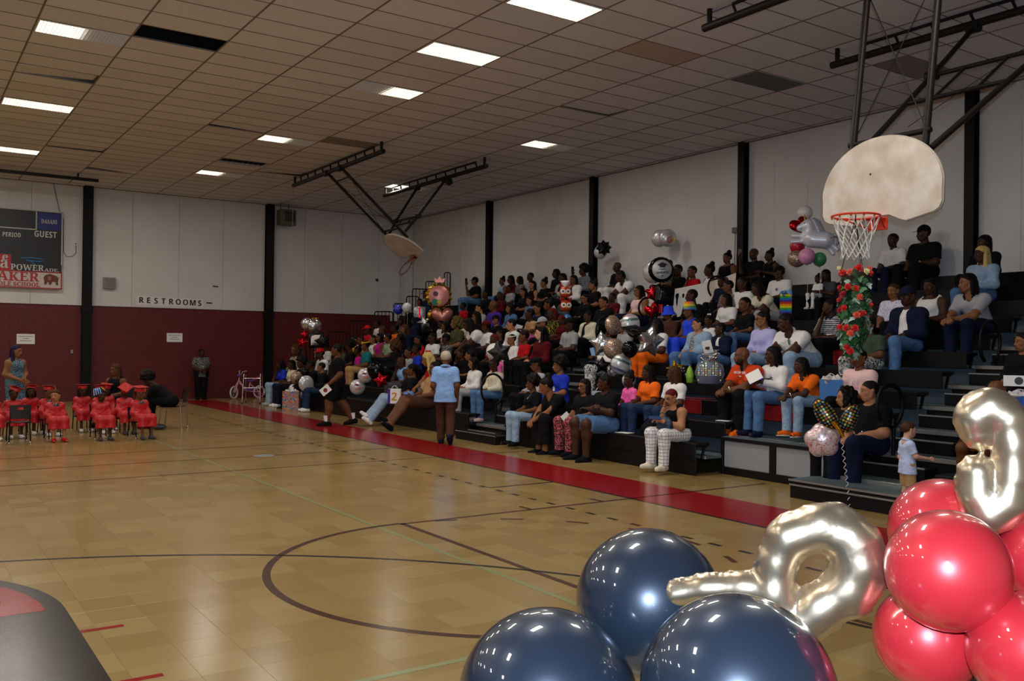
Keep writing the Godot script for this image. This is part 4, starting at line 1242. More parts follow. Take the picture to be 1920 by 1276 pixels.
# garment meshes, shared between alike figures
func top_proto(pose: String, build: String, kind: String, lod: int) -> Dictionary:
	var key := "top %s %s %s %d" % [pose, build, kind, lod]
	if protos.has(key): return protos[key]
	var j := rig(pose, build); var cell: float = [0.014, 0.020, 0.028][lod]
	var e := 0.014; var b := []; var cuts := []; var carve := []
	var B: Basis = j.up
	var fem := kind.ends_with("f")
	match kind[0]:
		"t": b = torso_bones(j, build, e, fem) + arm_bones(j, build, e + 0.012, 0.78)
		"l": b = torso_bones(j, build, e + 0.004, fem) + arm_bones(j, build, e + 0.004, 1.94)
		"n":
			b = torso_bones(j, build, e, fem)
			for s in [-1.0, 1.0]:
				var c1: Vector3 = j.neck + B * V(0.098 * s, 0.012, -0.015)
				b.append([(j.chest as Vector3) + B * V(0.075 * s, 0.02, 0.095), c1, 0.03, 0.034]); b.append([c1, (j.chest as Vector3) + B * V(0.085 * s, 0.03, -0.10), 0.034, 0.03])
		"j":
			b = torso_bones(j, build, e + 0.020, fem) + arm_bones(j, build, e + 0.014, 1.9)
			var c0: Vector3 = j.chest
			carve = [Plane(B * V(1, 0.12, 0), c0 + B * V(0.055, 0, 0)), Plane(B * V(-1, 0.12, 0), c0 + B * V(-0.055, 0, 0)), Plane(B * V(0, 0, -1), c0 + B * V(0, 0, 0.03))]
		"g":   # gown
			b = torso_bones(j, build, e + 0.022, false)
			for s in ["L", "R"]:
				b.append([j["sh" + s], j["el" + s], 0.06, 0.075]); b.append([j["el" + s], (j["el" + s] as Vector3).lerp(j["wr" + s], 0.82), 0.075, 0.095, 1])
				b.append([j["hip" + s], j["kn" + s], 0.125, 0.115]); b.append([j["kn" + s], (j["kn" + s] as Vector3).lerp(j["an" + s], 0.45), 0.105, 0.135, 1])
			b.append([(j.hipL + j.hipR) * 0.5, (j.knL + j.knR) * 0.5, 0.12, 0.11])
	if kind[0] != "g":
		cuts = [Plane(V(0, -1, 0), V(0, j.hy - 0.035, 0))] if not pose.begins_with("st") else [Plane(V(0, -1, 0), V(0, j.hy - 0.17, 0))]
		if pose.begins_with("st"):
			for s in [-1.0, 1.0]: b.append([j.pel + V(0.055 * s, 0.03, 0), j.pel + V(0.07 * s, -0.15, 0), 0.105 + e, 0.118 + e])
		if kind[0] == "n":
			for s in [-1.0, 1.0]:
				var sh: Vector3 = j.shL if s > 0 else j.shR
				cuts.append(Plane(B * V(s, 0.15, 0), sh + B * V(-0.032 * s, 0, 0)))
	# neckline
	var nk: Vector3 = j.neck
	cuts.append(Plane((B * V(0, 1, 0.55)).normalized(), nk + B * V(0, 0.012 if kind[0] != "n" else 0.0, 0.055)))
	var f := Field.new(b, cell, 0.016, cuts, carve)
	var r := {"mesh": f.nets().mesh(), "field": f, "rig": j}
	protos[key] = r
	return r

func bottom_proto(pose: String, build: String, kind: String, lod: int) -> Mesh:
	var key := "bot %s %s %s %d" % [pose, build, kind, lod]
	if protos.has(key): return protos[key]
	var j := rig(pose, build); var cell: float = [0.014, 0.020, 0.028][lod]
	var b := []
	var w := 1.25 if build == "h" else (0.84 if build == "c" else 1.0)
	for s in [-1.0, 1.0]: b.append([j.pel + V(0.06 * w * s, 0.02, -0.01), j.pel + V(0.07 * w * s, -0.01, 0.0), 0.108 * w, 0.108 * w])
	match kind:
		"p": b += leg_bones(j, build, 0.014, 1.985, 0.020)
		"s": b += leg_bones(j, build, 0.024, 0.92, 0.022)
		"k":
			for s in ["L", "R"]:
				b.append([j["hip" + s], j["kn" + s], 0.108 * w, 0.088 * w]); b.append([j["kn" + s], (j["kn" + s] as Vector3).lerp(j["an" + s], 0.75), 0.088 * w, 0.10 * w, 1])
			b.append([(j.hipL + j.hipR) * 0.5, (j.knL + j.knR) * 0.5, 0.095 * w, 0.075 * w]); b.append([(j.knL + j.knR) * 0.5, (j.anL + j.anR) * 0.5 + V(0, 0.1, 0), 0.075 * w, 0.085 * w, 1])
	var m := Field.new(b, cell, 0.016).nets().mesh()
	protos[key] = m
	return m

func shoe_mesh() -> Mesh:
	if protos.has("shoe"): return protos["shoe"]
	# ankle at the origin, toe along +z, sole at y = -0.075
	var f := Field.new([[V(0, -0.03, -0.048), V(0, -0.03, 0.03), 0.047, 0.050], [V(0, -0.03, 0.03), V(0.004, -0.042, 0.15), 0.050, 0.040], [V(0, 0.0, -0.012), V(0, -0.02, 0.04), 0.052, 0.046]], 0.009, 0.012, [Plane(V(0, -1, 0), V(0, -0.072, 0)), Plane(V(0, 1, 0), V(0, 0.035, 0))])
	protos["shoe"] = f.nets().mesh()
	return protos["shoe"]

func hair_proto(style: String, lod: int) -> Mesh:
	var key := "hair %s %d" % [style, lod]
	if protos.has(key): return protos[key]
	var cell: float = [0.007, 0.010, 0.014][lod]
	var cap := [[V(0, 0.037, -0.024), V(0, 0.042, -0.006), 0.098, 0.093]]
	var line := Plane(V(0, -0.80, 0.60), 0.0); line.d = -0.012
	var b := cap.duplicate(true); var extra := []
	match style:
		"short", "beard": b = [[V(0, 0.037, -0.024), V(0, 0.040, -0.008), 0.0945, 0.0895]]
		"long", "longbln":
			for s in [-1.0, 1.0]: extra.append_array([[V(0.075 * s, 0.02, -0.02), V(0.085 * s, -0.20, -0.01), 0.030, 0.036], [V(0.085 * s, -0.2, -0.01), V(0.07 * s, -0.30, 0.0), 0.036, 0.02]])
			extra.append([V(0, 0.0, -0.07), V(0, -0.26, -0.085), 0.065, 0.06])
		"bob":
			for s in [-1.0, 1.0]: extra.append([V(0.078 * s, 0.02, -0.01), V(0.078 * s, -0.10, 0.0), 0.032, 0.034])
			extra.append([V(0, 0.0, -0.07), V(0, -0.11, -0.07), 0.06, 0.055])
		"afro":
			b = [[V(0, 0.065, -0.035), V(0, 0.06, -0.03), 0.138, 0.138]]
			for k in 26:
				var t := k * 2.4; var y := 1.0 - 1.5 * k / 26.0; var r := sqrt(maxf(0.0, 1.0 - y * y))
				var q := V(r * cos(t), y, r * sin(t)) * 0.128 + V(0, 0.065, -0.035)
				b.append([q, q, 0.028, 0.028])
		"curly":
			b = [[V(0, 0.04, -0.03), V(0, 0.03, -0.03), 0.105, 0.105]]
			for k in 34:
				var t := k * 2.4; var y := 0.95 - 2.1 * k / 34.0; var r := 0.115 if y < 0.4 else sqrt(maxf(0.0, 1.0 - y * y)) * 0.115
				var q := V(r * cos(t), y * 0.115 + 0.03, minf(r * sin(t) - 0.03, 0.02))
				extra.append([q, q + V(0, -0.02, 0), 0.032, 0.03])
		"bun": b.append([V(0, 0.135, -0.07), V(0, 0.14, -0.07), 0.05, 0.05])
		"ponytail": extra.append_array([[V(0, 0.06, -0.115), V(0, 0.0, -0.15), 0.035, 0.035], [V(0, 0.0, -0.15), V(0, -0.16, -0.13), 0.035, 0.018]])
		"braids", "locs":
			var n := 18 if style == "braids" else 14; var rr := 0.011 if style == "braids" else 0.016
			for k in n:
				var t := lerpf(-0.15, PI + 0.15, float(k) / (n - 1)); var p := V(cos(t) * 0.095, 0.02, -sin(t) * 0.095 - 0.015)
				var l := 0.26 if style == "braids" else 0.19
				extra.append([p, p + V(cos(t) * 0.012, -l * (0.85 + 0.15 * sin(k * 2.3)), -sin(t) * 0.01), rr, rr * 0.8])
		"flat", "cap", "band", "hood", "bucket", "turban": b = [[V(0, 0.037, -0.024), V(0, 0.040, -0.008), 0.0935, 0.0885]]
	var f := Field.new(b, cell, 0.010, [line])
	var mb := f.nets()
	if extra.size():
		mb.add(Field.new(extra, cell, 0.010).nets())
	protos[key] = mb.mesh()
	return protos[key]

func hat_proto(style: String) -> Mesh:
	var key := "hat " + style
	if protos.has(key): return protos[key]
	var mb := MB.new()
	match style:
		"cap":
			var prof := []
			for k in 9:
				var t := k * PI / 16.0
				prof.append(Vector2(cos(t) * 0.106, sin(t) * 0.10))
			mb.lathe(prof, 24, Transform3D(Basis(), V(0, 0.052, -0.012)))
			var vis := PackedVector2Array()
			for k in 13:
				var t := PI * k / 12.0
				vis.append(Vector2(cos(t) * 0.088, sin(t) * 0.085 + 0.085))
			mb.prism(vis, 0.006, Transform3D(Basis(Vector3.RIGHT, PI / 2 + 0.18), V(0, 0.068, 0.0)))
			mb.ball(V(0, 0.153, -0.012), V(0.008, 0.005, 0.008), 8, 4)
		"flat":
			mb.lathe([Vector2(0.104, 0.0), Vector2(0.112, 0.02), Vector2(0.112, 0.05), Vector2(0.08, 0.075), Vector2(0.0, 0.08)], 24, Transform3D(Basis(Vector3.RIGHT, 0.12), V(0, 0.06, 0.0)))
			mb.ball(V(0, 0.075, 0.085), V(0.075, 0.012, 0.05), 16, 8)
		"bucket":
			mb.lathe([Vector2(0.165, -0.055), Vector2(0.108, 0.015), Vector2(0.106, 0.02), Vector2(0.098, 0.10), Vector2(0.07, 0.125), Vector2(0.0, 0.13)], 28, Transform3D(Basis(), V(0, 0.035, -0.01)))
		"turban":
			for k in 6:
				var pts := []
				for i in 24: pts.append(V(cos(TAU * i / 24) * (0.102 - 0.006 * k), 0.045 + k * 0.024 + sin(TAU * i / 24) * 0.012, sin(TAU * i / 24) * (0.112 - 0.008 * k) - 0.015))
				mb.tube(pts, 0.02, 8, -1.0, true)
			mb.ball(V(0, 0.15, -0.02), V(0.085, 0.05, 0.09), 16, 10)
		"band":
			var pts := []
			for i in 24: pts.append(V(cos(TAU * i / 24) * 0.094, 0.075 - sin(TAU * i / 24) * 0.015, sin(TAU * i / 24) * 0.102 - 0.015))
			mb.tube(pts, 0.013, 8, -1.0, true)
			for k in 5: mb.ball(V(-0.06 + k * 0.03, 0.085, 0.085 - absf(k - 2) * 0.015), V(0.018, 0.018, 0.014), 8, 6)
		"hood":
			var f := Field.new([[V(0, 0.03, -0.04), V(0, 0.045, -0.015), 0.118, 0.112], [V(0, -0.06, -0.05), V(0, -0.16, -0.06), 0.105, 0.10]], 0.011, 0.02, [], [Plane(V(0, 0, -1), V(0, 0, 0.018)), Plane(V(1, 0, 0), V(0.085, 0, 0)), Plane(V(-1, 0, 0), V(-0.085, 0, 0)), Plane(V(0, 1, 0), V(0, 0.095, 0))])
			mb = f.nets()
		"mortar":
			mb.lathe([Vector2(0.098, 0.0), Vector2(0.104, 0.05), Vector2(0.09, 0.085), Vector2(0.0, 0.1)], 20, Transform3D(Basis(), V(0, 0.045, -0.012)))
			mb.box(V(0, 0.146, -0.012), V(0.255, 0.008, 0.255), 0.003, Basis(Vector3.UP, PI / 4))
			mb.ball(V(0, 0.153, -0.012), V(0.012, 0.007, 0.012), 8, 4)
		"tassel":
			mb.tube([V(0, 0.154, -0.012), V(0.06, 0.154, 0.05), V(0.095, 0.15, 0.075), V(0.10, 0.10, 0.08)], 0.004, 6)
			mb.tube([V(0.10, 0.10, 0.08), V(0.102, 0.03, 0.082)], 0.008, 6, 0.012)
		"glasses":
			for s in [-1.0, 1.0]:
				var pts := []
				for i in 16: pts.append(V(0.034 * s + cos(TAU * i / 16) * 0.023, 0.006 + sin(TAU * i / 16) * 0.018, 0.099 - absf(cos(TAU * i / 16)) * 0.002))
				mb.tube(pts, 0.0028, 6, -1.0, true)
				mb.tube([V(0.056 * s, 0.01, 0.097), V(0.085 * s, 0.012, 0.05), V(0.088 * s, 0.01, -0.01)], 0.0025, 5)
			mb.tube([V(-0.011, 0.008, 0.101), V(0.011, 0.008, 0.101)], 0.0025, 5)
		"earrings":
			for s in [-1.0, 1.0]: mb.ball(V(0.086 * s, -0.045, 0.0), V(0.008, 0.010, 0.008), 8, 6)
		"hoops":
			for s in [-1.0, 1.0]:
				var pts := []
				for i in 14: pts.append(V(0.088 * s, -0.06 + sin(TAU * i / 14) * 0.022, cos(TAU * i / 14) * 0.022))
				mb.tube(pts, 0.003, 5, -1.0, true)
		"bow":
			for s in [-1.0, 1.0]: mb.ball(V(0.03 * s, 0.14, -0.02), V(0.03, 0.022, 0.014), 10, 8)
			mb.ball(V(0, 0.14, -0.02), V(0.012, 0.012, 0.012), 8, 6)
		"ribbon_yellow", "ribbon_blue":
			var s2 := 1.0 if style == "ribbon_yellow" else -1.0
			for k in 4: mb.tube([V(0.02 * s2, 0.13, -0.02), V((0.03 + 0.02 * k) * s2, 0.17, 0.02 - 0.03 * k), V((0.06 + 0.016 * k) * s2, 0.13, 0.05 - 0.04 * k), V((0.075 + 0.012 * k) * s2, 0.04, 0.06 - 0.05 * k)], 0.012, 6)
		"necklace":
			for k in 15:
				var t := lerpf(-0.05 * PI, 1.05 * PI, k / 14.0)
				mb.ball(V(cos(t) * 0.075, -0.20 - sin(t) * 0.075, 0.03 + sin(t) * 0.075), V(0.009, 0.009, 0.009), 8, 6)
		"eye":
			mb.ball(Vector3.ZERO, Vector3.ONE * 0.0125, 10, 8)
			mb.c.resize(mb.v.size())
			for i in mb.v.size():
				var p := mb.v[i]
				mb.c[i] = Color(0.02, 0.012, 0.01) if p.z > 0.0105 else Color(0.62, 0.58, 0.55)
	protos[key] = mb.mesh()
	return protos[key]

# one figure. seat: the point under its hips (its ground if standing); dir: yaw it faces (+z turned about y)
func figure(label: String, group: String, seat: Vector3, yaw: float, s: float, sk: int, hair: String, top: String, bot: String, build: String, pose: String, hyaw: int, lod: int, opts := {}) -> Node3D:
	var hs := hair.split(":"); var style := hs[0]; var hcol: String = hs[1] if hs.size() > 1 else "blk"
	var beard := style == "beard"
	var bp := body_proto(pose, build, hyaw, lod, beard)
	var o := thing("person", label, "person", Transform3D(Basis(Vector3.UP, yaw) * Basis.from_scale(Vector3.ONE * s), seat), group)
	part("body", bp.mesh, skin(sk), o)
	held_of[label] = bp.hands
	var hx: Transform3D = bp.head
	if lod < 2:
		var em := mat("eyeball", Color.WHITE, 0.25); em.vertex_color_use_as_albedo = true
		for q in [-1.0, 1.0]:
			var ey := part("eye", hat_proto("eye"), em, o); ey.transform = hx * Transform3D(Basis(), V(0.032 * q, 0.007, 0.072))
	# clothes
	var kind := top[0]; var col := top.substr(1)
	var fem: bool = style in ["long", "bob", "bun", "braids", "afro", "curly", "ponytail", "longbln"] and build != "c"
	if kind == "j":
		var two := col.split("/")
		part("shirt", top_proto(pose, build, "nf" if fem else "t", lod).mesh, cloth(two[1]), o)
		part("jacket", top_proto(pose, build, "jf" if fem else "j", lod).mesh, cloth(two[0]), o)
	else:
		part("gown" if kind == "g" else "shirt", top_proto(pose, build, kind + ("f" if fem else ""), lod).mesh, cloth(col) if not opts.has("topmat") else opts.topmat, o)
	if bot != "":
		part({"p": "trousers", "s": "shorts", "k": "skirt"}[bot[0]], bottom_proto(pose, build, bot[0], lod), cloth(bot.substr(1)), o)
	if opts.get("shoes", "blk") != "":
		var j: Dictionary = bp.rig
		for q in ["L", "R"]:
			var a: Vector3 = j["an" + q]; var t: Vector3 = j["to" + q]; var d := t - a - V(0, -0.045, 0)
			var b := frame_z(d, Vector3.UP)
			var sh := part("shoe", shoe_mesh(), cloth(opts.get("shoes", "blk")), o); sh.transform = Transform3D(b * Basis.from_scale(Vector3.ONE * (0.92 if build != "h" else 1.05)), a + V(0, -0.005, 0))
		if lod == 0 and opts.get("shoes", "blk") in ["org", "wht", "gry"]:
			var so := MB.new(); var ol := PackedVector2Array()
			for k in 24:
				var t := TAU * k / 24; ol.append(Vector2(cos(t) * (0.053 if sin(t) > -0.5 else 0.047), 0.048 + sin(t) * 0.148))
			so.prism(ol, 0.022, Transform3D(Basis(Vector3.RIGHT, PI / 2), V(0, -0.064, 0)))
			for sh in o.find_children("shoe*", "MeshInstance3D", false, false): part("sole", so, cloth("wht"), sh)
		if opts.has("socks"):
			for q in ["L", "R"]:
				var a2: Vector3 = j["an" + q]; var mb := MB.new(); mb.tube([a2 + V(0, -0.01, 0), a2 + V(0, 0.14, 0.01)], 0.05, 12, 0.056)
				part("sock", mb, cloth("wht"), o)
	if opts.has("collar"):
		var jj: Dictionary = bp.rig; var BB: Basis = jj.up; var pts := []
		for k in 17:
			var t := lerpf(0.42, TAU - 0.42, k / 16.0)
			pts.append((jj.neck as Vector3) + BB * V(sin(t) * 0.078, 0.018 - 0.035 * (1.0 if absf(cos(t)) > 0.8 and cos(t) > 0 else 0.0) - 0.02 * cos(t), cos(t) * 0.078))
		var cm := MB.new(); cm.tube(pts, 0.019, 8); part("collar", cm, cloth(opts.collar), o)
	if opts.has("watch"):
		var jw: Dictionary = bp.rig; var w0: Vector3 = jw["wr" + opts.watch]; var dw := (w0 - (jw["el" + opts.watch] as Vector3)).normalized()
		var wm := MB.new(); var fb := frame_z(dw, Vector3.UP); pts_ring(wm, w0 - dw * 0.02, fb, 0.034, 0.007); wm.ball(w0 - dw * 0.02 + fb.y * 0.038, V(0.016, 0.016, 0.016), 10, 6)
		part("wristwatch", wm, M.chrome, o)
	# hair and what is worn on the head
	if style != "bald" and style != "beard":
		var hm := part("hair", hair_proto(style, lod), hair_mat(hcol if not style in ["cap", "hood", "bucket", "turban", "flat", "band"] else "blk"), o); hm.transform = hx
	if style in ["cap", "flat", "bucket", "band", "hood"]:
		part({"cap": "cap", "flat": "flat_cap", "bucket": "bucket_hat", "band": "headband", "hood": "hood"}[style], hat_proto(style), cloth(hcol), o).transform = hx
	if style == "turban": part("turban", hat_proto("turban"), cloth("rbw"), o).transform = hx
	for e in opts.get("extra", []):
		var em2: Material = cloth({"glasses": "blk", "earrings": "gld", "hoops": "gry", "bow": "wht", "necklace": "wht", "mortar": "gownred", "tassel": "gld", "ribbon_yellow": "yel", "ribbon_blue": "lbl"}[e] if e != "mortar" else "red")
		if e == "mortar": em2 = M.gown
		if e in ["earrings", "hoops"]: em2 = mat("gold", Color("d0a848"), 0.25, 1.0)
		part({"mortar": "graduation_cap", "hoops": "earrings", "ribbon_yellow": "ribbon", "ribbon_blue": "ribbon"}.get(e, e), hat_proto(e), em2, o).transform = hx * (opts.get("tilt", Transform3D()) as Transform3D)
	return o

func pts_ring(mb: MB, c: Vector3, b: Basis, r: float, t: float) -> void:
	var pts := []
	for k in 16: pts.append(c + (b.x * cos(TAU * k / 16) + b.y * sin(TAU * k / 16)) * r)
	mb.tube(pts, t, 6, -1.0, true)

func hair_mat(c: String) -> Material:
	if M.has("hair_" + c): return M["hair_" + c]
	var m := mat("hair_" + c, {"blk": Color("14110f"), "brn": Color("462c1a"), "bln": Color("c8ad6a"), "mar": Color("5a1418"), "olv": Color("5a4c24"), "grey": Color("b9ad94")}.get(c, Color(PAL.get(c, "14110f"))), 0.55)
	m.metallic_specular = 0.22; m.normal_enabled = true; m.normal_texture = M.wrinkle; m.uv1_triplanar = true; m.uv1_scale = V(14, 4, 14); m.normal_scale = 0.8
	return m

# a spectator on row k: the head belongs at h
func sp(k: int, h: Vector3, sk: int, hair: String, top: String, bot: String, build: String, pose: String, yaw: int, label: String, opts := {}) -> Node3D:
	var lod := 0 if h.z > -12.5 else (1 if h.z > -18.0 else 2)
	var hq := 0
	var by := yaw * 0.35
	if yaw >= 20: hq = -25
	if yaw <= -5: hq = 20
	var bp := body_proto(pose, build, hq, lod, hair.begins_with("beard"))
	var hl: Vector3 = (bp.head as Transform3D).origin
	var sy: float = opts.get("seat", seat_y(k))
	var s := clampf((h.y - sy) / hl.y, 0.80, 1.18)
	if build == "c": s = clampf((h.y - sy) / hl.y, 0.62, 0.86)
	var th := deg_to_rad(-90.0 - by)
	var b := Basis(Vector3.UP, th)
	var off := b * (hl * s)
	var seat := Vector3(h.x - off.x, sy, h.z - off.z)
	if h.y - off.y - sy > 0.04: seat.y = h.y - off.y
	return figure(label, "spectators on the bleachers", seat, th, s, sk, hair, top, bot, build, pose, hq, lod, opts)

func build_crowd() -> void:
	sp(0, V(8.98, 1.14, -24.72), 4, "long:blk", "tblu", "pldn", "a", "chin", 20, "woman in a royal blue tee resting chin on hand beside the walker", {"shoes": "gry"})
	sp(0, V(9.05, 1.15, -24.07), 4, "braids:blk", "tcrm", "pnvy", "a", "lap", 10, "woman in a cream tee and navy jeans behind the white star balloon", {"shoes": "wht"})
	sp(0, V(9.05, 1.20, -23.36), 4, "afro:blk", "lblk", "pblk", "a", "lap", 0, "dark-clad woman with a big black afro behind the gold and black balloon")
	sp(0, V(9.03, 1.17, -22.63), 4, "short:blk", "lblk", "pblk", "a", "hold", 20, "person in black holding balloons, second from right on the floor row by the far post")
	sp(0, V(9.05, 1.13, -21.96), 2, "short:blk", "lblk", "pddn", "a", "lap", 25, "woman in a black top and wide blue jeans next to the white star balloon", {"shoes": "wht"})
	sp(1, V(9.62, 1.55, -25.32), 3, "curly:brn", "lblkcrm", "pblk", "a", "lap", -10, "woman with curly brown hair in a black and cream blotched jacket against the maroon wall")
	sp(1, V(9.56, 1.46, -23.28), 4, "cap:red", "twht", "pblk", "a", "chin", 0, "person in a red cap and speckled white shirt below the square black balloon")
	sp(2, V(10.20, 1.67, -24.46), 4, "short:blk", "twht", "pblk", "a", "lap", 10, "dark-haired person in white half hidden behind the red-capped spectator")
	sp(2, V(10.20, 1.58, -23.26), 3, "short:blk", "lolv", "pddn", "h", "lap", 25, "heavyset person in an olive shirt seated just behind the walking man in black")
	sp(2, V(10.20, 1.67, -22.81), 4, "afro:blk", "tblk", "pblk", "a", "lap", 20, "woman with a black afro and glasses left of the child in magenta", {"extra": ["glasses"]})
	sp(2, V(10.20, 1.55, -22.29), 4, "bun:blk", "tmag", "pmag", "c", "lap", 30, "small child in a magenta tee with a white hair bow", {"extra": ["bow"]})
	sp(3, V(10.77, 1.87, -23.77), 2, "short:blk", "tyel", "pblk", "c", "lap", 0, "small child in a yellow top two rows above the magenta child")
	sp(3, V(10.77, 1.85, -23.35), 3, "short:blk", "ttan", "ptan", "s", "lap", 15, "woman in a peach sleeveless top behind the teal-shirted spectator")
	sp(2, V(10.20, 1.69, -21.80), 3, "band:yel", "ttea", "pkha", "a", "lap", 35, "person in a teal shirt and khaki trousers with a yellow headband")
	sp(4, V(11.35, 2.14, -24.16), 4, "cap:red", "tred", "pblk", "a", "lap", 0, "man in a bright red cap and red shirt high near the far end rails")
	sp(3, V(10.77, 1.87, -22.56), 2, "short:blk", "nwht", "pblk", "a", "lap", 10, "woman in a white tank top beside a woman in magenta")
	sp(3, V(10.77, 1.91, -22.14), 3, "bob:blk", "nmag", "pblk", "a", "lap", 15, "woman in a deep magenta top between white tank and sage blouse")
	sp(3, V(10.77, 1.89, -21.66), 3, "short:blk", "tsge", "pblk", "a", "lap", 20, "woman in a sage green blouse with black hair pulled back")
	sp(5, V(11.92, 2.34, -24.69), 4, "short:blk", "twht", "pblk", "a", "lap", 20, "dark-skinned person in white sitting highest beside the maroon far wall")
	sp(4, V(11.35, 2.13, -23.19), 3, "short:brn", "twht", "pdgr", "a", "lap", 30, "man with close-cropped brown hair in white next to the orange shirt")
	sp(4, V(11.35, 2.17, -22.40), 4, "short:blk", "torg", "pblk", "a", "lap", 20, "man in a vivid orange tee high at the far end of the bleachers")
	sp(5, V(11.92, 2.38, -23.21), 4, "short:blk", "tdgr", "pblk", "a", "lap", 10, "dark-haired spectator directly behind the orange tee")
	sp(4, V(11.28, 2.14, -21.68), 2, "long:brn", "lnvy", "pblk", "a", "chin", 25, "woman with a hand to her face beside the big navy coat")
	sp(5, V(11.92, 2.41, -22.32), 4, "hood:nvy", "lnvy", "pnvy", "h", "lap", 45, "large person in a navy hooded coat turned away under the blue balloon")
	sp(2, V(10.20, 1.71, -20.15), 4, "curly:brn", "lblk", "pblk", "a", "lap", 25, "woman with curly brown hair in a black jacket, profile to the left")
	sp(2, V(10.20, 1.54, -19.41), 3, "short:blk", "tgry", "pblk", "c", "lap", 0, "boy in a pale grey collared shirt facing the court")
	sp(2, V(10.20, 1.63, -18.99), 4, "short:blk", "tblu", "pblk", "c", "lap", 30, "boy in profile wearing a bright blue top")
	sp(3, V(10.77, 1.84, -20.01), 3, "short:blk", "tred", "pblk", "a", "lap", 0, "boy in a red tee behind the boy in blue")
	sp(3, V(10.77, 1.89, -19.28), 4, "short:blk", "twht", "pblk", "h", "lap", 0, "man in a white tee with a large red print on the chest")
	sp(1, V(9.56, 1.33, -18.55), 4, "bob:brn", "nlbl", "pdgr", "a", "chin", 10, "smiling woman in a pale blue top leaning her cheek on her hand")
	sp(0, V(9.23, 1.18, -17.39), 3, "ponytail:blk", "tblk", "pldn", "a", "recline", 30, "woman with a pink headband reclining in a black tee and pale jeans", {"shoes": "wht"})
	sp(1, V(9.32, 1.42, -16.86), 2, "long:bln", "lred", "pgry", "a", "lean", 40, "woman with long blonde hair and red sleeves leaning forward")
	sp(0, V(9.23, 1.25, -16.39), 3, "short:blk", "ttan", "sbrn", "a", "recline", 10, "bare-legged woman in black flats beside the walking woman in light blue")
	sp(5, V(11.92, 2.25, -20.89), 4, "short:blk", "nwht", "pblk", "a", "lap", 0, "woman in a white tank below the big pink and gold balloon")
	sp(4, V(11.35, 2.19, -19.64), 3, "bob:blk", "tbpk", "pblk", "c", "lap", 20, "girl in a soft pink top below the gold foil balloon")
	sp(8, V(13.65, 3.08, -25.28), 3, "long:blk", "ljred", "pblk", "a", "lap", 0, "person in black and red by the stepped end rails")
	sp(8, V(13.65, 3.29, -24.80), 4, "cap:nvy", "lnvy", "pblk", "h", "lap", 30, "large dark figure in a navy cap high against the end rails")
	sp(10, V(14.80, 3.70, -23.84), 3, "cap:blk", "tblk", "pdnm", "h", "phone", 35, "man in a black cap and tee on the top row filming with a phone")
	sp(6, V(12.50, 2.69, -19.89), 1, "short:blk", "tgry", "pdnm", "a", "lap", 35, "light-skinned man in a grey tee facing left, bald man in purple behind")
	sp(6, V(12.50, 2.73, -19.25), 3, "bald", "lppl", "pblk", "h", "lap", 20, "bald man in a purple shirt")
	sp(5, V(11.92, 2.44, -19.12), 2, "braids:blk", "tblk", "pblk", "a", "lap", 35, "woman in glasses with long dark braids below the grey tee", {"extra": ["glasses"]})
	sp(5, V(11.92, 2.34, -18.24), 2, "cap:blk", "tblk", "pblk", "a", "lap", 15, "person in a dark cap with a yellow emblem, hand near the face")
	sp(4, V(11.05, 2.21, -18.06), 4, "locs:blk", "twht", "pblk", "h", "lean", 45, "person with long black locs and a white tee reaching forward")
	sp(4, V(11.35, 2.17, -17.77), 4, "cap:mar", "twht", "pblk", "h", "lap", 40, "person in a dark maroon cap and white tee next to the long locs")
	sp(3, V(10.77, 1.86, -16.54), 4, "long:mar", "tredwht", "pblk", "a", "lap", 0, "woman in a red and white jersey with dark red hair")
	sp(5, V(11.92, 2.26, -19.77), 3, "bob:blk", "tcrm", "pblk", "a", "lap", 5, "woman in a pale cream blouse right of the gold balloon")
	sp(3, V(10.77, 1.87, -18.61), 4, "cap:blk", "tblkwht", "pblk", "a", "lap", 35, "person in a black cap beside the red-printed white tee")
	sp(7, V(13.07, 2.82, -21.66), 4, "short:blk", "tred", "pblk", "a", "lap", 20, "woman in dark red seated right behind the pink princess-style balloon")
	sp(4, V(11.35, 2.27, -19.15), 2, "curly:olv", "tolv", "pblk", "a", "lap", 20, "person with olive-brown curly hair next to the cream blouse")
	sp(3, V(10.77, 1.89, -20.96), 4, "bob:blk", "tblk", "pblk", "a", "lap", 20, "dark-haired woman in black between sage blouse and navy coat")
	sp(6, V(12.50, 2.58, -21.32), 4, "braids:blk", "lblk", "pblk", "a", "lap", 10, "braided woman in black behind the lower pink and gold balloon")
	sp(6, V(12.50, 2.51, -22.14), 4, "short:blk", "lblk", "pblk", "a", "lap", 0, "person in black seated below the silver star balloon")
	sp(2, V(10.13, 1.54, -16.86), 4, "short:blk", "lblk", "pblk", "a", "chin", 15, "dark-skinned person in black with a gold watch behind the walking woman", {"watch": "R"})
	sp(8, V(13.65, 3.16, -21.42), 4, "short:blk", "lblk", "pblk", "a", "lap", 15, "person in black just below the man filming")
	sp(8, V(13.65, 3.09, -20.71), 4, "braids:brn", "lmar", "pblk", "a", "lap", 15, "woman in brown with braids below the woman in the blue off-shoulder top")
	sp(10, V(14.80, 3.63, -22.32), 3, "bun:blk", "nldn", "pdnm", "a", "lap", 15, "woman in a blue off-shoulder top on the top row next to the wall post")
	sp(10, V(14.80, 3.66, -21.88), 4, "long:blk", "lmar", "pblk", "a", "lap", 25, "woman in dark maroon with long hair on the top row")
	sp(10, V(14.80, 3.62, -21.42), 4, "bob:blk", "tflr", "pblk", "a", "lap", 30, "woman with a black bob and floral top on the top row, head turned", {"extra": ["earrings"]})
	sp(10, V(14.80, 3.68, -20.89), 4, "short:blk", "tgry", "pblk", "a", "lap", 15, "man in a grey shirt on the top row behind the black-haired girls")
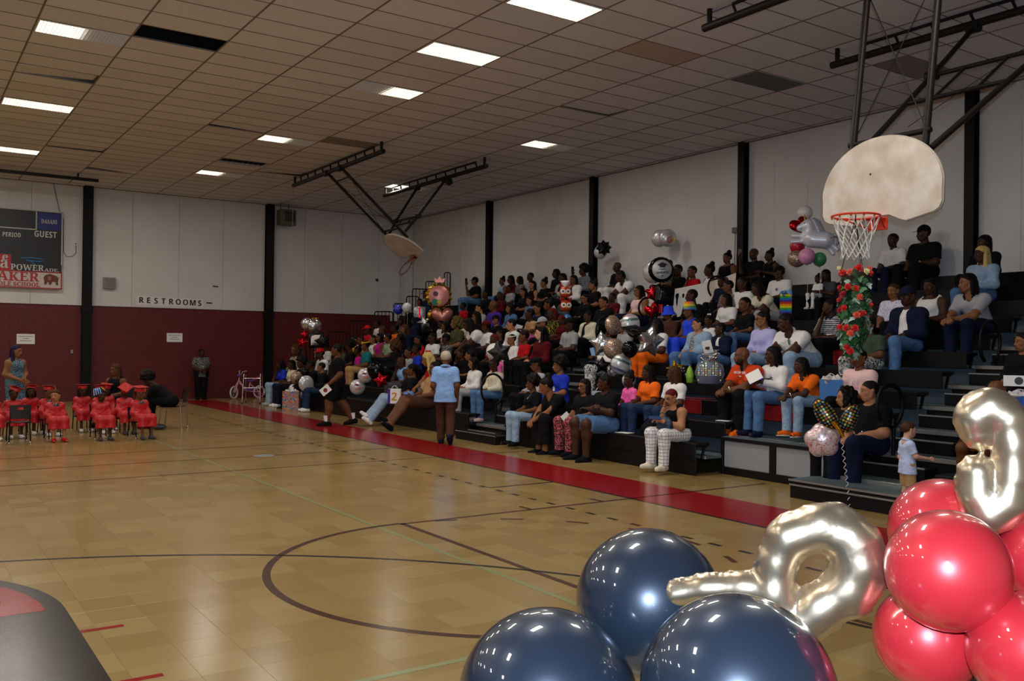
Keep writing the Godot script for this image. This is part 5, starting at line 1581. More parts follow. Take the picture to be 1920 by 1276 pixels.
	sp(9, V(14.22, 3.33, -21.05), 4, "short:blk", "tgry", "pblk", "a", "lap", 25, "person in a taupe tee one row below the top, dark hair")
	sp(8, V(13.65, 3.14, -19.57), 2, "long:blk", "tblk", "pblk", "a", "lap", 10, "woman with long straight black hair and a black top")
	sp(9, V(14.22, 3.38, -19.97), 1, "long:blk", "nblk", "pblk", "s", "lap", 5, "light-skinned woman in a black tank with long black hair")
	sp(9, V(14.22, 3.40, -19.44), 2, "bun:blk", "tblk", "pblk", "a", "lap", 30, "woman in a black top with pinned-up black hair near the wall")
	sp(10, V(14.80, 3.70, -19.69), 4, "long:blk", "lblk", "pblk", "a", "lap", 30, "tall woman in black with long hair on the top row")
	sp(9, V(14.20, 3.48, -18.62), 4, "long:blk", "jgry/blk", "pblk", "a", "hold", 5, "woman in a light grey jacket with long black hair")
	sp(7, V(13.07, 2.85, -18.46), 2, "long:blk", "ldnm", "pblk", "a", "lap", 15, "woman in a denim top, hand at her chest")
	sp(6, V(12.50, 2.63, -17.34), 2, "bun:blk", "tnvy", "pblk", "c", "lap", 15, "girl in a dark navy top resting beside a smaller child")
	sp(6, V(12.50, 2.65, -18.49), 2, "long:blk", "ldnm", "pblk", "a", "lap", 20, "woman with long curly black hair in a denim shirt")
	sp(4, V(11.35, 2.20, -16.73), 1, "short:blk", "lwht", "pblk", "a", "lap", 25, "light-skinned man with short dark hair in a white shirt", {"collar": "wht"})
	sp(5, V(11.90, 2.45, -16.80), 4, "short:blk", "ttan", "ppnk", "c", "hold", 20, "child in pink leggings holding a paper")
	sp(4, V(11.35, 2.20, -15.57), 2, "cap:gry", "tnvy", "pblk", "c", "lap", 15, "child in a grey and orange cap")
	sp(5, V(11.92, 2.44, -15.98), 4, "braids:mar", "tblkyel", "pblk", "a", "lap", 10, "woman with dark red braids and a black top with yellow prints")
	sp(7, V(13.05, 2.87, -17.07), 3, "short:blk", "ldgr", "pblk", "a", "hold", 15, "person in a dark jacket holding a white paper")
	sp(6, V(12.50, 2.68, -16.90), 3, "bun:blk", "tnvy", "pblk", "c", "lap", 30, "child with beaded hair next to the girl in navy")
	sp(3, V(10.77, 1.86, -15.86), 2, "band:crm", "lwht", "ppnk", "a", "lap", 10, "woman in white with pink trousers and a flowered headband")
	sp(3, V(10.77, 1.92, -15.41), 3, "short:blk", "tred", "pblk", "c", "lap", 20, "boy in a red tee beside the woman in maroon")
	sp(3, V(10.77, 1.99, -14.81), 0, "long:blk", "lmar", "pblk", "a", "lap", 20, "pale woman with long black hair in a maroon top")
	sp(4, V(11.35, 1.98, -17.20), 3, "short:blk", "tblk", "pblk", "c", "lap", 10, "child half hidden behind the red and white jersey")
	sp(5, V(11.92, 2.30, -15.65), 4, "long:mar", "lmar", "pblk", "a", "lap", 5, "person in dark maroon seated left of the grey tee and black cap")
	sp(2, V(10.20, 1.51, -16.61), 2, "ponytail:blk", "tblk", "pblk", "c", "lap", 30, "girl in profile behind the woman in the white blouse")
	sp(1, V(9.62, 1.37, -15.51), 2, "bob:blk", "lwht", "pgry", "a", "lap", 25, "woman in a flowing white blouse and pale grey trousers", {"shoes": "crm"})
	sp(1, V(9.62, 1.36, -14.76), 4, "short:blk", "lcrm", "pdnm", "a", "lap", 5, "person in sunglasses with a cream ruffled top and light jeans behind the hoop rail", {"extra": ["glasses"], "shoes": "bpk"})
	sp(1, V(9.62, 1.39, -13.35), 3, "flat:blk", "lgry", "pblk", "a", "lap", 35, "man in a black flat cap and glasses in a grey jacket", {"extra": ["glasses"]})
	sp(0, V(9.05, 1.08, -12.69), 3, "afro:blk", "tblk", "pldn", "a", "lap", 25, "woman with a dark afro, pearl necklace and pale jeans holding a gold bag", {"extra": ["necklace"]})
	sp(0, V(8.74, 1.08, -11.86), 2, "bun:blk", "lblk", "kblk", "a", "lean", 35, "woman in a long black dress bending forward")
	sp(1, V(9.62, 1.39, -12.68), 2, "afro:blk", "tblu", "kblu", "a", "lap", 30, "woman in a deep blue wrap dress with a big black afro")
	sp(4, V(11.35, 2.17, -14.65), 4, "cap:blk", "tgry", "pblk", "a", "lap", 15, "man in a black cap and pale grey polo", {"collar": "gry"})
	sp(5, V(11.92, 2.35, -14.74), 4, "short:blk", "jcrm/blk", "kblk", "h", "lap", 10, "woman in a cream jacket over a black dress behind a hoop rail")
	sp(3, V(10.76, 1.92, -12.66), 4, "short:blk", "lwht", "pzeb", "a", "hold", 85, "woman in a white blouse and zebra print trousers looking at a phone", {"extra": ["earrings"], "watch": "L"})
	sp(4, V(11.35, 2.12, -12.98), 2, "hood:gry", "lgry", "pgry", "s", "lap", 10, "person in a pale grey hood beside the confetti balloons")
	sp(0, V(9.05, 1.10, -11.26), 2, "bob:blk", "tblk", "pcam", "h", "lap", 10, "heavyset woman in glasses, black tee and pink camouflage trousers", {"extra": ["glasses", "earrings"]})
	sp(0, V(9.05, 1.17, -10.77), 4, "short:blk", "tblk", "sdnm", "h", "cross", 25, "heavyset man with crossed arms in a black tee and denim shorts")
	sp(1, V(9.62, 1.21, -10.85), 4, "bun:blk", "tpnk", "spnk", "c", "lap", 10, "girl in a bright pink romper", {"collar": "pnk"})
	sp(1, V(9.62, 1.34, -10.41), 4, "braids:blk", "torg", "pddn", "a", "lap", 25, "person in an orange tee with long braids and dark jeans")
	sp(1, V(9.62, 1.34, -9.86), 4, "locs:brn", "twht", "pddn", "a", "lap", 25, "person in a white tee with thick brown locs and dark jeans")
	sp(0, V(8.95, 1.04, -9.21), 1, "short:mar", "nblk", "pplaid", "h", "phonechin", 10, "woman with cropped red hair, black tank and white checked trousers", {"extra": ["glasses", "earrings"], "shoes": "crm"})
	sp(9, V(14.22, 3.42, -18.18), 3, "locs:blk", "jwht/mar", "pblk", "a", "lap", 5, "woman with long dark hair in a white vest above the owl balloon")
	sp(10, V(14.80, 3.70, -18.52), 4, "afro:blk", "lplg", "pblk", "a", "phone", 25, "person with a rounded black afro and grey plaid shirt on the top row")
	sp(8, V(13.65, 3.18, -16.69), 2, "bun:blk", "tblk", "pblk", "a", "lap", 40, "woman in a black top with her hair in a bun, turned away")
	sp(7, V(13.07, 2.83, -16.29), 2, "short:blk", "lblk", "pblk", "a", "lap", 10, "woman in sunglasses and black right of the owl balloon", {"extra": ["glasses"]})
	sp(6, V(12.50, 2.68, -14.95), 2, "short:blk", "lblk", "pblk", "h", "lap", 10, "woman in black with a gold necklace and earrings", {"extra": ["earrings"]})
	sp(7, V(13.07, 2.82, -15.32), 4, "short:blk", "tblkred", "pblk", "a", "lap", 15, "person in a black top with dark red sleeves")
	sp(10, V(14.80, 3.71, -17.17), 4, "bald", "tblk", "pwht", "a", "lap", 20, "man in a dark tee and white trousers on the top row by the wall post")
	sp(9, V(13.91, 3.37, -16.03), 4, "short:blk", "twht", "pwht", "h", "lean", 20, "man in a white polo with a small orange badge", {"collar": "wht"})
	sp(7, V(13.07, 2.92, -14.45), 2, "long:blk", "nbpk", "pnvy", "h", "lap", 20, "woman in glasses with a pink patterned off-shoulder top and long black hair", {"extra": ["glasses"]})
	sp(10, V(14.80, 3.65, -15.37), 2, "short:blk", "tgrn", "pblk", "a", "lap", 10, "person in a dark green tee behind the graduate balloon")
	sp(9, V(14.16, 3.42, -14.42), 4, "short:blk", "tblk", "pblk", "c", "chin", 15, "boy in black with his chin on his hand beside the boy in red")
	sp(9, V(14.16, 3.39, -13.99), 3, "short:blk", "tred", "pblk", "c", "chin", 15, "boy in a red tee leaning over the white banner")
	sp(6, V(12.50, 2.71, -12.35), 4, "short:blk", "tblk", "pblk", "a", "lap", 25, "man in a black tee with short flat-top hair in front of the banner")
	sp(5, V(11.92, 2.36, -12.37), 3, "bucket:rbl", "lbrn", "pblk", "a", "lap", 25, "woman in a bright blue bucket hat and brown cardigan")
	sp(5, V(11.92, 2.39, -11.83), 3, "turban:grn", "nrbl", "krbl", "a", "lap", 25, "woman in a striped rainbow turban and royal blue dress")
	sp(4, V(11.35, 2.13, -11.05), 1, "short:blk", "jldn/flk", "pdnm", "h", "lap", 20, "light-skinned woman in a washed denim jacket and blue jeans")
	sp(4, V(11.35, 2.12, -12.07), 4, "long:blk", "twht", "porg", "h", "lap", 35, "woman with long black hair in a white tee and orange trousers")
	sp(9, V(14.22, 3.37, -13.54), 4, "bun:blk", "nwht", "kwht", "c", "lap", 20, "little girl in a white dress next to the standing woman in black")
	sp(10, V(14.80, 3.67, -13.58), 3, "bun:blk", "nblk", "pblk", "h", "lap", 10, "woman in a sleeveless black top rising above the top row near the post")
	sp(10, V(14.80, 3.70, -12.85), 4, "bald", "tblk", "pblk", "a", "phone", 15, "dark man in a black tee taking a photo with a phone on the top row")
	sp(10, V(14.78, 3.63, -12.42), 4, "bun:blk", "nblk", "pblk", "a", "hold", 20, "woman in black with earrings beside the man taking a photo", {"extra": ["earrings"]})
	sp(8, V(13.65, 3.15, -11.24), 4, "cap:blk", "twht", "pnvy", "h", "lap", 20, "man in a black cap and white tee with a small chest badge")
	sp(7, V(13.07, 2.90, -11.96), 3, "short:blk", "tflr", "pblk", "a", "lap", 20, "woman in a floral top behind the black bob and white tee")
	sp(8, V(13.65, 3.05, -12.67), 4, "short:blk", "lnvy", "pblk", "a", "lap", 10, "person in navy with a purple necklace")
	sp(7, V(13.07, 2.94, -11.62), 4, "short:blk", "twht", "pblk", "a", "lap", 10, "dark-skinned person in white just right of the wall post")
	sp(7, V(12.77, 2.80, -11.00), 4, "locs:blk", "tcrm", "pgry", "a", "lean", 35, "person with black locs bending in a cream patterned top")
	sp(6, V(12.50, 2.61, -11.48), 3, "bob:blk", "twht", "pddn", "a", "lap", 25, "woman in a white tee with a black bob over her face")
	sp(5, V(11.92, 2.47, -10.54), 3, "short:blk", "tblk", "pdnm", "c", "lap", 15, "boy in a black tee and jeans")
	sp(4, V(11.35, 2.19, -9.66), 2, "bun:blk", "llav", "pldn", "a", "lap", 25, "woman in black glasses and hoop earrings with a pale lavender shirt", {"extra": ["glasses", "hoops"], "collar": "lav"})
	sp(4, V(11.33, 2.05, -10.53), 4, "short:blk", "jnvy/wht", "pdnm", "a", "hold", 25, "woman in a navy denim jacket over white above the gift basket", {"extra": ["earrings"]})
	sp(5, V(11.92, 2.21, -11.35), 4, "bun:blk", "twht", "pblk", "c", "lap", 10, "small child with a white hair bow behind the denim jacket", {"extra": ["bow"]})
	sp(4, V(11.04, 2.12, -8.96), 4, "short:blk", "twht", "pldn", "h", "lean", 20, "bearded man in a white tee and pale jeans", {"collar": "wht"})
	sp(2, V(9.99, 1.62, -8.87), 3, "beard", "torr", "pblk", "h", "clasp", 20, "bald bearded man in a rust orange tee with white lettering", {"watch": "L", "shoes": "org"})
	sp(2, V(10.18, 1.64, -8.48), 4, "locs:blk", "lwht", "pdnm", "a", "hold", 25, "man with short dreadlocks in a white hooded top and blue jeans", {"collar": "wht", "shoes": "nvy"})
	sp(2, V(9.99, 1.51, -7.85), 4, "locs:blk", "torg", "pldn", "a", "clasp", 20, "man in an orange polo, ripped pale jeans and orange sneakers", {"collar": "org", "watch": "L", "shoes": "org"})
	sp(2, V(10.20, 1.62, -7.12), 3, "short:blk", "tbpk", "pblk", "a", "lap", 10, "woman in a pale pink tee with a bunny print behind the hanging flowers")
	sp(1, V(9.50, 1.15, -6.82), 1, "curly:blk", "lblk", "pblk", "a", "lap", 25, "woman with long dark curly hair in black beside the butterfly balloon", {"seat": 0.52})
	sp(1, V(9.50, 1.24, -6.49), 1, "short:blk", "tblk", "pnvy", "h", "lap", 25, "man in a black shirt with a wristwatch beside the curly-haired woman", {"watch": "L", "shoes": "dgr", "seat": 0.54})
	sp(5, V(11.92, 2.49, -7.54), 4, "cap:nvy", "jnvy/wht", "pdnm", "a", "lap", 15, "man in a dark navy beanie and navy jacket over a white tee")
	sp(6, V(12.50, 2.62, -8.14), 2, "short:brn", "tflv", "pblk", "a", "lap", 5, "woman in a lavender floral blouse right of the hanging flowers")
	sp(6, V(12.50, 2.66, -7.55), 4, "long:blk", "nwht", "pblk", "h", "lap", 15, "woman in a white tank top right of the navy jacket")
	sp(6, V(12.30, 2.67, -6.88), 2, "locs:blk", "tgry", "pnvy", "a", "clasp", 25, "man with tied-back locs in a grey polo with dark trim", {"collar": "nvy"})
	sp(8, V(13.65, 3.20, -7.42), 4, "longbln:bln", "lldn", "pdnm", "a", "lap", 20, "person with long blonde braids in a hooded denim jacket")
	sp(9, V(14.22, 3.44, -7.69), 4, "bob:blk", "lblk", "pblk", "a", "lap", 20, "dark-haired person behind the blonde braids")
	sp(10, V(14.80, 3.70, -9.66), 4, "short:blk", "twht", "pnvy", "a", "lap", 5, "person in a white shirt with a thin shoulder strap on the top row", {"collar": "wht"})
	sp(10, V(14.80, 3.76, -9.07), 4, "cap:blk", "tblk", "pblk", "h", "lap", 20, "large man in a black cap and black shirt on the top row", {"watch": "L"})
	sp(5, V(11.86, 2.38, -8.80), 4, "short:blk", "tstr", "pblk", "a", "chin", 20, "man in a navy and white striped polo with his chin on his hand", {"collar": "nvy"})
	sp(8, V(13.63, 3.01, -10.20), 4, "long:blk", "tdgr", "pblk", "a", "hold", 15, "woman with long dark hair in a charcoal top holding a baby")
	sp(6, V(12.50, 2.68, -8.91), 3, "short:blk", "lnvy", "pblk", "a", "lap", 5, "person in glasses and navy half hidden by the hanging flowers", {"extra": ["glasses"]})
	sp(4, V(11.35, 2.06, -7.77), 3, "short:blk", "tgrn", "pzeb", "h", "lap", 10, "person in a dark green top and zebra trousers behind the flowers")
	sp(3, V(10.77, 1.84, -5.36), 2, "short:blk", "lblk", "pblk", "a", "lap", 25, "person in black at the right edge of the bleachers")
	sp(1, V(9.62, 1.30, -5.06), 3, "bald", "lblk", "sbrn", "a", "lap", 5, "bald brown-skinned person behind the gold foil letter on the right", {"seat": 0.6})
	prints_on_shirts()

# lettering and prints laid on the curved front of a shirt
func front_of(f: Field, x: float, y: float, z0 := 0.6) -> Vector3:
	var p := V(x, y, z0)
	for i in 160:
		if f.at(p) < 0.0: break
		p.z -= 0.005
	return p + V(0, 0, 0.006)

func shirt_text(o: Node3D, pose: String, build: String, kind: String, lod: int, s: String, size: float, at_y: float, m: Material, lab := "") -> void:
	var pr := top_proto(pose, build, kind, lod); var f: Field = pr.field
	var st := SurfaceTool.new(); st.begin(Mesh.PRIMITIVE_TRIANGLES)
	var w := size * 0.88
	for i in s.length():
		if s[i] == " ": continue
		var x := (i - (s.length() - 1) / 2.0) * -w
		x = -x
		var p := front_of(f, x, at_y); var px := front_of(f, x + 0.02, at_y); var py := front_of(f, x, at_y + 0.02)
		var bx := (px - p).normalized(); var bz := bx.cross((py - p).normalized()).normalized()
		st.append_from(text_mesh(s[i], size * 1.5, 0.004, "Droid Sans", true), 0, Transform3D(Basis(bx, bz.cross(bx), bz), p))
	part("shirt_lettering", st.commit(), m, o, lab)

func shirt_patch(o: Node3D, pose: String, build: String, kind: String, lod: int, w: float, h: float, at: Vector2, m: Material, nm := "shirt_print", shape := 0) -> void:
	var pr := top_proto(pose, build, kind, lod); var f: Field = pr.field
	var n := 9; var rs := []
	for r in n:
		var ring := PackedVector3Array()
		for c in n:
			var u := (c / (n - 1.0) - 0.5); var v := (r / (n - 1.0) - 0.5)
			if shape == 1:
				var l := Vector2(u, v); var mx := maxf(absf(u), absf(v))
				if mx > 0: l = l.normalized() * mx
				u = l.x; v = l.y
			ring.append(front_of(f, at.x + u * w, at.y + v * h))
		rs.append(ring)
	var mb := MB.new(); mb.rings(rs, false, false)
	part(nm, mb, m, o)

func prints_on_shirts() -> void:
	var by := {}
	for c in get_children():
		if c.has_meta("label"): by[c.get_meta("label")] = c
	var g := func(sub: String) -> Node3D:
		for k in by:
			if (k as String).contains(sub): return by[k]
		return null
	var wp := mat("print_white", Color("ece6e0"), 0.7)
	var o: Node3D = g.call("rust orange tee with white lettering")
	shirt_text(o, "clasp", "h", "t", 0, "KEITH COS", 0.030, 0.42, wp); shirt_text(o, "clasp", "h", "t", 0, "TOUR", 0.014, 0.37, wp)
	o = g.call("white tee with a large red print")
	shirt_patch(o, "lap", "h", "t", 2, 0.27, 0.13, Vector2(0, 0.34), mat("print_red", Color("cf3a1c"), 0.7))
	shirt_patch(o, "lap", "h", "t", 2, 0.12, 0.10, Vector2(0.02, 0.27), cloth("txt"))
	o = g.call("pink tee with a bunny print")
	for s in [-1.0, 1.0]:
		shirt_patch(o, "lap", "a", "t", 0, 0.035, 0.10, Vector2(0.028 * s, 0.37), wp, "bunny_ear", 1)
		shirt_patch(o, "lap", "a", "t", 0, 0.018, 0.07, Vector2(0.028 * s, 0.37), mat("print_pink", Color("ec8fb4"), 0.7), "bunny_ear_lining", 1)
	shirt_patch(o, "lap", "a", "t", 0, 0.13, 0.035, Vector2(0, 0.315), mat("print_pink", Color("ec8fb4"), 0.7), "print_band", 1)
	o = g.call("white polo with a small orange badge")
	shirt_patch(o, "lean", "h", "t", 1, 0.03, 0.03, Vector2(0.06, 0.36), mat("print_orange", Color("d88030"), 0.7), "badge", 1)
	o = g.call("navy beanie and navy jacket")
	o = g.call("white tee with a small chest badge")
	shirt_patch(o, "lap", "h", "t", 0, 0.05, 0.06, Vector2(0.07, 0.37), mat("print_grey", Color("6a6a74"), 0.7), "badge", 1)
	o = g.call("bearded man in a white tee and pale jeans")
	shirt_patch(o, "lean", "h", "t", 0, 0.045, 0.08, Vector2(0.05, 0.33), mat("print_green", Color("4a6a3a"), 0.7), "badge", 1)
	o = g.call("white hooded top and blue jeans")
	shirt_patch(o, "hold", "a", "l", 0, 0.05, 0.05, Vector2(0.06, 0.37), mat("print_dark", Color("3a3438"), 0.7), "badge", 1)
	o = g.call("orange polo, ripped pale jeans")
	shirt_patch(o, "clasp", "a", "t", 0, 0.07, 0.06, Vector2(0, 0.47), wp, "collar_opening", 1)
	o = g.call("rosy print") if false else g.call("black top with yellow prints")
	shirt_patch(o, "lap", "a", "tf", 1, 0.06, 0.09, Vector2(0.07, 0.36), mat("print_yellow", Color("d8c440"), 0.7), "print", 1)
	shirt_patch(o, "lap", "a", "tf", 1, 0.06, 0.09, Vector2(-0.07, 0.36), mat("print_yellow", Color("d8c440"), 0.7), "print", 1)
	o = g.call("deep blue wrap dress")
	shirt_patch(o, "lap", "a", "tf", 0, 0.08, 0.085, Vector2(-0.02, 0.30), M.paper, "name_sticker")
	o = g.call("striped polo with his chin")
	shirt_patch(o, "chin", "a", "t", 0, 0.12, 0.05, Vector2(0.03, 0.24), M.paper, "name_sticker")

# ---------------------------------------------------------------- standing people
func facing(x: float, z: float) -> float: return atan2(x, z)

func build_standing_people() -> void:
	var o := figure("man in a black tee and black shorts walking past the far bleachers with a white booklet", "", V(7.80, 0, -18.05), facing(-0.9, -0.3), 1.06, 3, "short:blk", "tblk", "sblk", "h", "st_walk", -15, 1, {"socks": true})
	var bk := MB.new(); bk.box(Vector3.ZERO, V(0.16, 0.22, 0.008), 0.002)
	var hx: Transform3D = o.transform * (body_proto("st_walk", "h", -15, 1).hands.L as Transform3D)
	var b := single("booklet", bk, M.paper, "white folded booklet with a dark red emblem in the walking man's hand", "booklet")
	b.transform = Transform3D(cam.transform.basis * Basis(Vector3.BACK, -0.9), hx.origin + V(-0.02, -0.06, 0.04))
	var em := MB.new(); em.lathe([Vector2(0, 0.0045), Vector2(0.045, 0.0045), Vector2(0.045, 0.0055), Vector2(0, 0.0055)], 14, Transform3D(Basis(Vector3.RIGHT, PI / 2), Vector3.ZERO)); part("emblem", em, mat("emblem_red", Color("7a2420"), 0.7), b)
	figure("blonde short-haired woman in a light blue polo seen from behind on the red stripe", "", V(8.02, 0, -13.85), facing(0.62, -0.8), 1.0, 3, "short:grey", "tlbl", "pbrn", "a", "st_back", 0, 0, {"topmat": cloth("lbl"), "collar": "lbl", "shoes": "nvy"})
	figure("small boy in a striped pale blue polo and khaki shorts standing by the front step", "", V(8.93, 0, -5.63), facing(0.86, 0.5), 0.575, 0, "short:brn", "tboy", "skha", "c", "st_reach", 0, 0, {"shoes": "gry", "collar": "boy"})
	figure("woman with purple hair in a long blue floral dress standing at the left edge", "", V(2.05, 0, -20.8), facing(0.5, 1.0), 1.0, 2, "long:pur", "nfld", "kfld", "a", "st_hands", 25, 2)
	figure("woman in a black top with a white floral band standing against the maroon wall", "", V(7.72, 0, -28.05), facing(-0.1, 1.0), 0.94, 4, "short:blk", "tblkwht", "pblk", "h", "st_hands", 20, 2)

# ---------------------------------------------------------------- the graduates
func chair_mesh_parts(o: Node3D, s: float, shell: Material, legs: Material) -> void:
	# seat shell at 0.44 s, bent tube legs; faces +z
	var mb := MB.new(); var rs := []
	for r in 9:
		var ring := PackedVector3Array(); var t := r / 8.0
		for c in 9:
			var u := (c / 8.0 - 0.5)
			ring.append(V(u * 0.42, 0.44 + 0.02 * (4 * u * u) - 0.015 * sin(t * PI) - (0.02 * maxf(0, t - 0.8) * 5), -0.19 + t * 0.40) * s)
		rs.append(ring)
	rs.reverse()
	mb.rings(rs, false, false)
	var m2 := MB.new(); m2.add(mb)
	for k in mb.v.size(): mb.v[k] += V(0, -0.012, 0) * s
	var fl := PackedInt32Array()
	for k in range(0, mb.ix.size(), 3): fl.append_array([mb.ix[k], mb.ix[k + 2], mb.ix[k + 1]])
	mb.ix = fl
	for k in mb.n.size(): mb.n[k] = -mb.n[k]
	m2.add(mb)
	m2.box(V(0, 0.436, 0.21) * s, V(0.40, 0.016, 0.014) * s, 0.004)
	part("seat", m2, shell, o)
	# back: a curved panel with a hand slot
	var back := MB.new()
	for q in [[0.52, 0.71, -1.0, 1.0], [0.765, 0.81, -1.0, 1.0], [0.71, 0.765, -1.0, -0.28], [0.71, 0.765, 0.28, 1.0]]:
		for sd in [0.0, 0.012]:
			var rr := []
			for r in 3:
				var ring := PackedVector3Array()
				for c in 9:
					var u := lerpf(q[2], q[3], c / 8.0); var y := lerpf(q[0], q[1], r / 2.0)
					ring.append(V(u * 0.20, y, -0.20 - (y - 0.44) * 0.16 - 0.03 * (1.0 - u * u) - sd) * s)
				if sd > 0.0: ring.reverse()
				rr.append(ring)
			back.rings(rr, false, false)
	part("backrest", back, shell, o)
	for sg in [-1.0, 1.0]:
		var l := MB.new(); l.tube([V(0.19 * sg, 0.0, 0.22) * s, V(0.18 * sg, 0.40, 0.17) * s, V(0.175 * sg, 0.425, 0.12) * s, V(0.175 * sg, 0.425, -0.1) * s], 0.011 * s + 0.002, 8)
		part("leg", l, legs, o)
		l = MB.new(); l.tube([V(0.20 * sg, 0.0, -0.24) * s, V(0.185 * sg, 0.44, -0.20) * s, V(0.18 * sg, 0.60, -0.235) * s], 0.011 * s + 0.002, 8)
		part("leg", l, legs, o)
		for z in [0.22, -0.24]:
			var g := MB.new(); g.lathe([Vector2(0.0, 0), Vector2(0.016, 0), Vector2(0.014, 0.03), Vector2(0, 0.03)], 10, Transform3D(Basis(), V(0.195 * sg, 0, z) * s))
			part("glide", g, M.chrome, o)

func kid(label: String, u: Vector2, yaw: float, sk: int, hair: String, hy: int, extra: Array, chair := true, s := 0.66, shoes := "wht", pose := "kid") -> void:
	var pos := V(u.x, 0, u.y)
	var opts := {"extra": extra, "shoes": shoes, "topmat": M.gown, "tilt": Transform3D(Basis.from_euler(V(rng.randf_range(-0.35, 0.1), rng.randf_range(-0.6, 0.6), rng.randf_range(-0.2, 0.2))), V(0, rng.randf_range(-0.01, 0.01), 0))}
	var f := figure(label, "children in red graduation gowns", pos + V(0, 0.44 * s, 0), yaw, s, sk, hair, "gred", "", "c", pose, hy, 1, opts)
	if sk < 3 or extra.has("tassel"): shirt_patch(f, pose, "c", "g", 1, 0.15, 0.06, Vector2(0, 0.505), cloth("blkwht"), "collar")
	if chair:
		var c := thing("school_chair", "small black school chair under the " + label, "chair", Transform3D(Basis(Vector3.UP, yaw), pos), "children's chairs")
		if c.get_meta("label").split(" ").size() > 16: c.set_meta("label", "small black chair under " + " ".join(label.split(" ").slice(0, 11)))
		chair_mesh_parts(c, s * 1.0, M.chair_shell, M.steel_black)

func build_graduates() -> void:
	mat("chair_shell", Color("20242a"), 0.4)
	var gm := mat("gown", Color("b80c16"), 0.45); gm.normal_enabled = true; gm.normal_texture = M.wrinkle; gm.normal_scale = 0.7; gm.uv1_triplanar = true; gm.uv1_scale = Vector3.ONE * 2.5; gm.rim_enabled = true; gm.rim = 0.3
	var f := facing(0.1, 1.0)
	# front row
	kid("light-skinned girl graduate without a cap, hair pulled back, front row", Vector2(2.33, -17.45), f, 1, "ponytail:brn", -35, [], true, 0.66, "red")
	kid("girl graduate with yellow and blue ribbons in her hair, hands folded", Vector2(3.04, -17.3), f, 4, "bun:blk", 8, ["ribbon_yellow", "ribbon_blue"], true, 0.66, "dgr")
	kid("boy graduate in a red cap with a white-trimmed decoration, front row right", Vector2(3.66, -17.2), f + 0.15, 3, "short:blk", 30, ["mortar", "tassel"], true, 0.68, "dgr")
	# second row and behind
	kid("graduate in a red cap seated behind the empty black chair", Vector2(1.78, -18.35), f, 4, "short:blk", 10, ["mortar"])
	kid("graduate in a red cap and gown at the very left edge of the photo", Vector2(1.42, -18.1), f, 2, "short:blk", 0, ["mortar"])
	kid("graduate in a tilted red cap directly behind the girl with hair pulled back", Vector2(2.36, -18.5), f + 0.1, 3, "short:blk", 15, ["mortar", "tassel"])
	kid("graduate in a red cap, half hidden, left of the tilted cap", Vector2(2.12, -18.95), f + 0.3, 4, "bob:blk", -20, ["mortar"])
	kid("long-haired girl graduate in a red cap with a white skirt hem showing", Vector2(3.02, -19.1), f, 4, "long:blk", 8, ["mortar"])
	kid("graduate in a red cap between the long-haired girl and the ribboned girl", Vector2(3.26, -18.6), f + 0.2, 2, "short:blk", 25, ["mortar"])
	kid("graduate bowing the head so the flat red cap top shows", Vector2(3.62, -18.25), f, 4, "short:blk", 0, ["mortar"], true, 0.66, "dgr", "kidbow")
	kid("graduate behind the ribboned girl, dark face under a red cap", Vector2(3.46, -19.2), f, 4, "bob:blk", -10, ["mortar"])
	# the empty chair in front, seen from behind
	var c := thing("school_chair", "empty black school chair seen from behind at the left edge", "chair", Transform3D(Basis(Vector3.UP, facing(-0.05, -1.0)), V(1.76, 0, -17.35)), "children's chairs")
	chair_mesh_parts(c, 0.80, M.chair_shell, M.steel_black)
	# grown-ups beside the children
	figure("woman with long dark hair in a black sleeveless top seated behind the graduates", "", V(3.78, 0.44, -19.9), facing(-0.7, 0.6), 1.0, 3, "long:brn", "nblk", "pblk", "a", "lap", -15, 1)
	var c3 := thing("school_chair", "dark chair under the woman with long dark hair", "chair", Transform3D(Basis(Vector3.UP, facing(-0.7, 0.6)), V(3.78, 0, -19.9)))
	chair_mesh_parts(c3, 1.0, M.chair_shell, M.steel_black)
	var yw := facing(-0.83, -0.5)
	figure("person in black bent forward on a metal-legged chair at the edge of the graduates", "", V(4.62, 0.44, -18.9), yw, 1.02, 4, "afro:blk", "lblk", "pblk", "a", "bent", 0, 1, {"shoes": "mar"})
	var c2 := thing("metal_chair", "black chair with shiny metal legs under the bent person in black", "chair", Transform3D(Basis(Vector3.UP, yw), V(4.66, 0, -18.92)))
	chair_mesh_parts(c2, 1.0, M.chair_shell, M.chrome)
	var bag := MB.new(); bag.ball(V(0, 0.05, 0), V(0.13, 0.045, 0.09), 18, 10); bag.tube([V(-0.12, 0.08, 0), V(-0.05, 0.12, 0.05), V(0.06, 0.1, 0.03), V(0.14, 0.05, 0.06)], 0.012, 6)
	single("bag", bag, cloth("dgr"), "dark crumpled bag on the floor by the bent person's feet", "bag").position = V(4.35, 0, -18.7)

# ---------------------------------------------------------------- balloons
func face_cam(p: Vector3, tilt := 0.0) -> Transform3D:
	var d := cam.position - p; d.y = 0.0
	return Transform3D(frame_z(d, Vector3.UP) * Basis(Vector3.BACK, tilt), p)

func latex_mb(r: float) -> MB:
	# a rubber balloon: round crown at +y, drawn in to the neck at -y
	var mb := MB.new(); var prof := []
	for k in 29:
		var t := PI * k / 28.0
		var y := -cos(t); var x := sin(t)
		if y < 0.0: x *= 1.0 - 0.10 * y * y; y *= 1.07
		prof.append(Vector2(x * r, y * r * 1.0))
	mb.lathe(prof, 40, Transform3D(), false)
	return mb

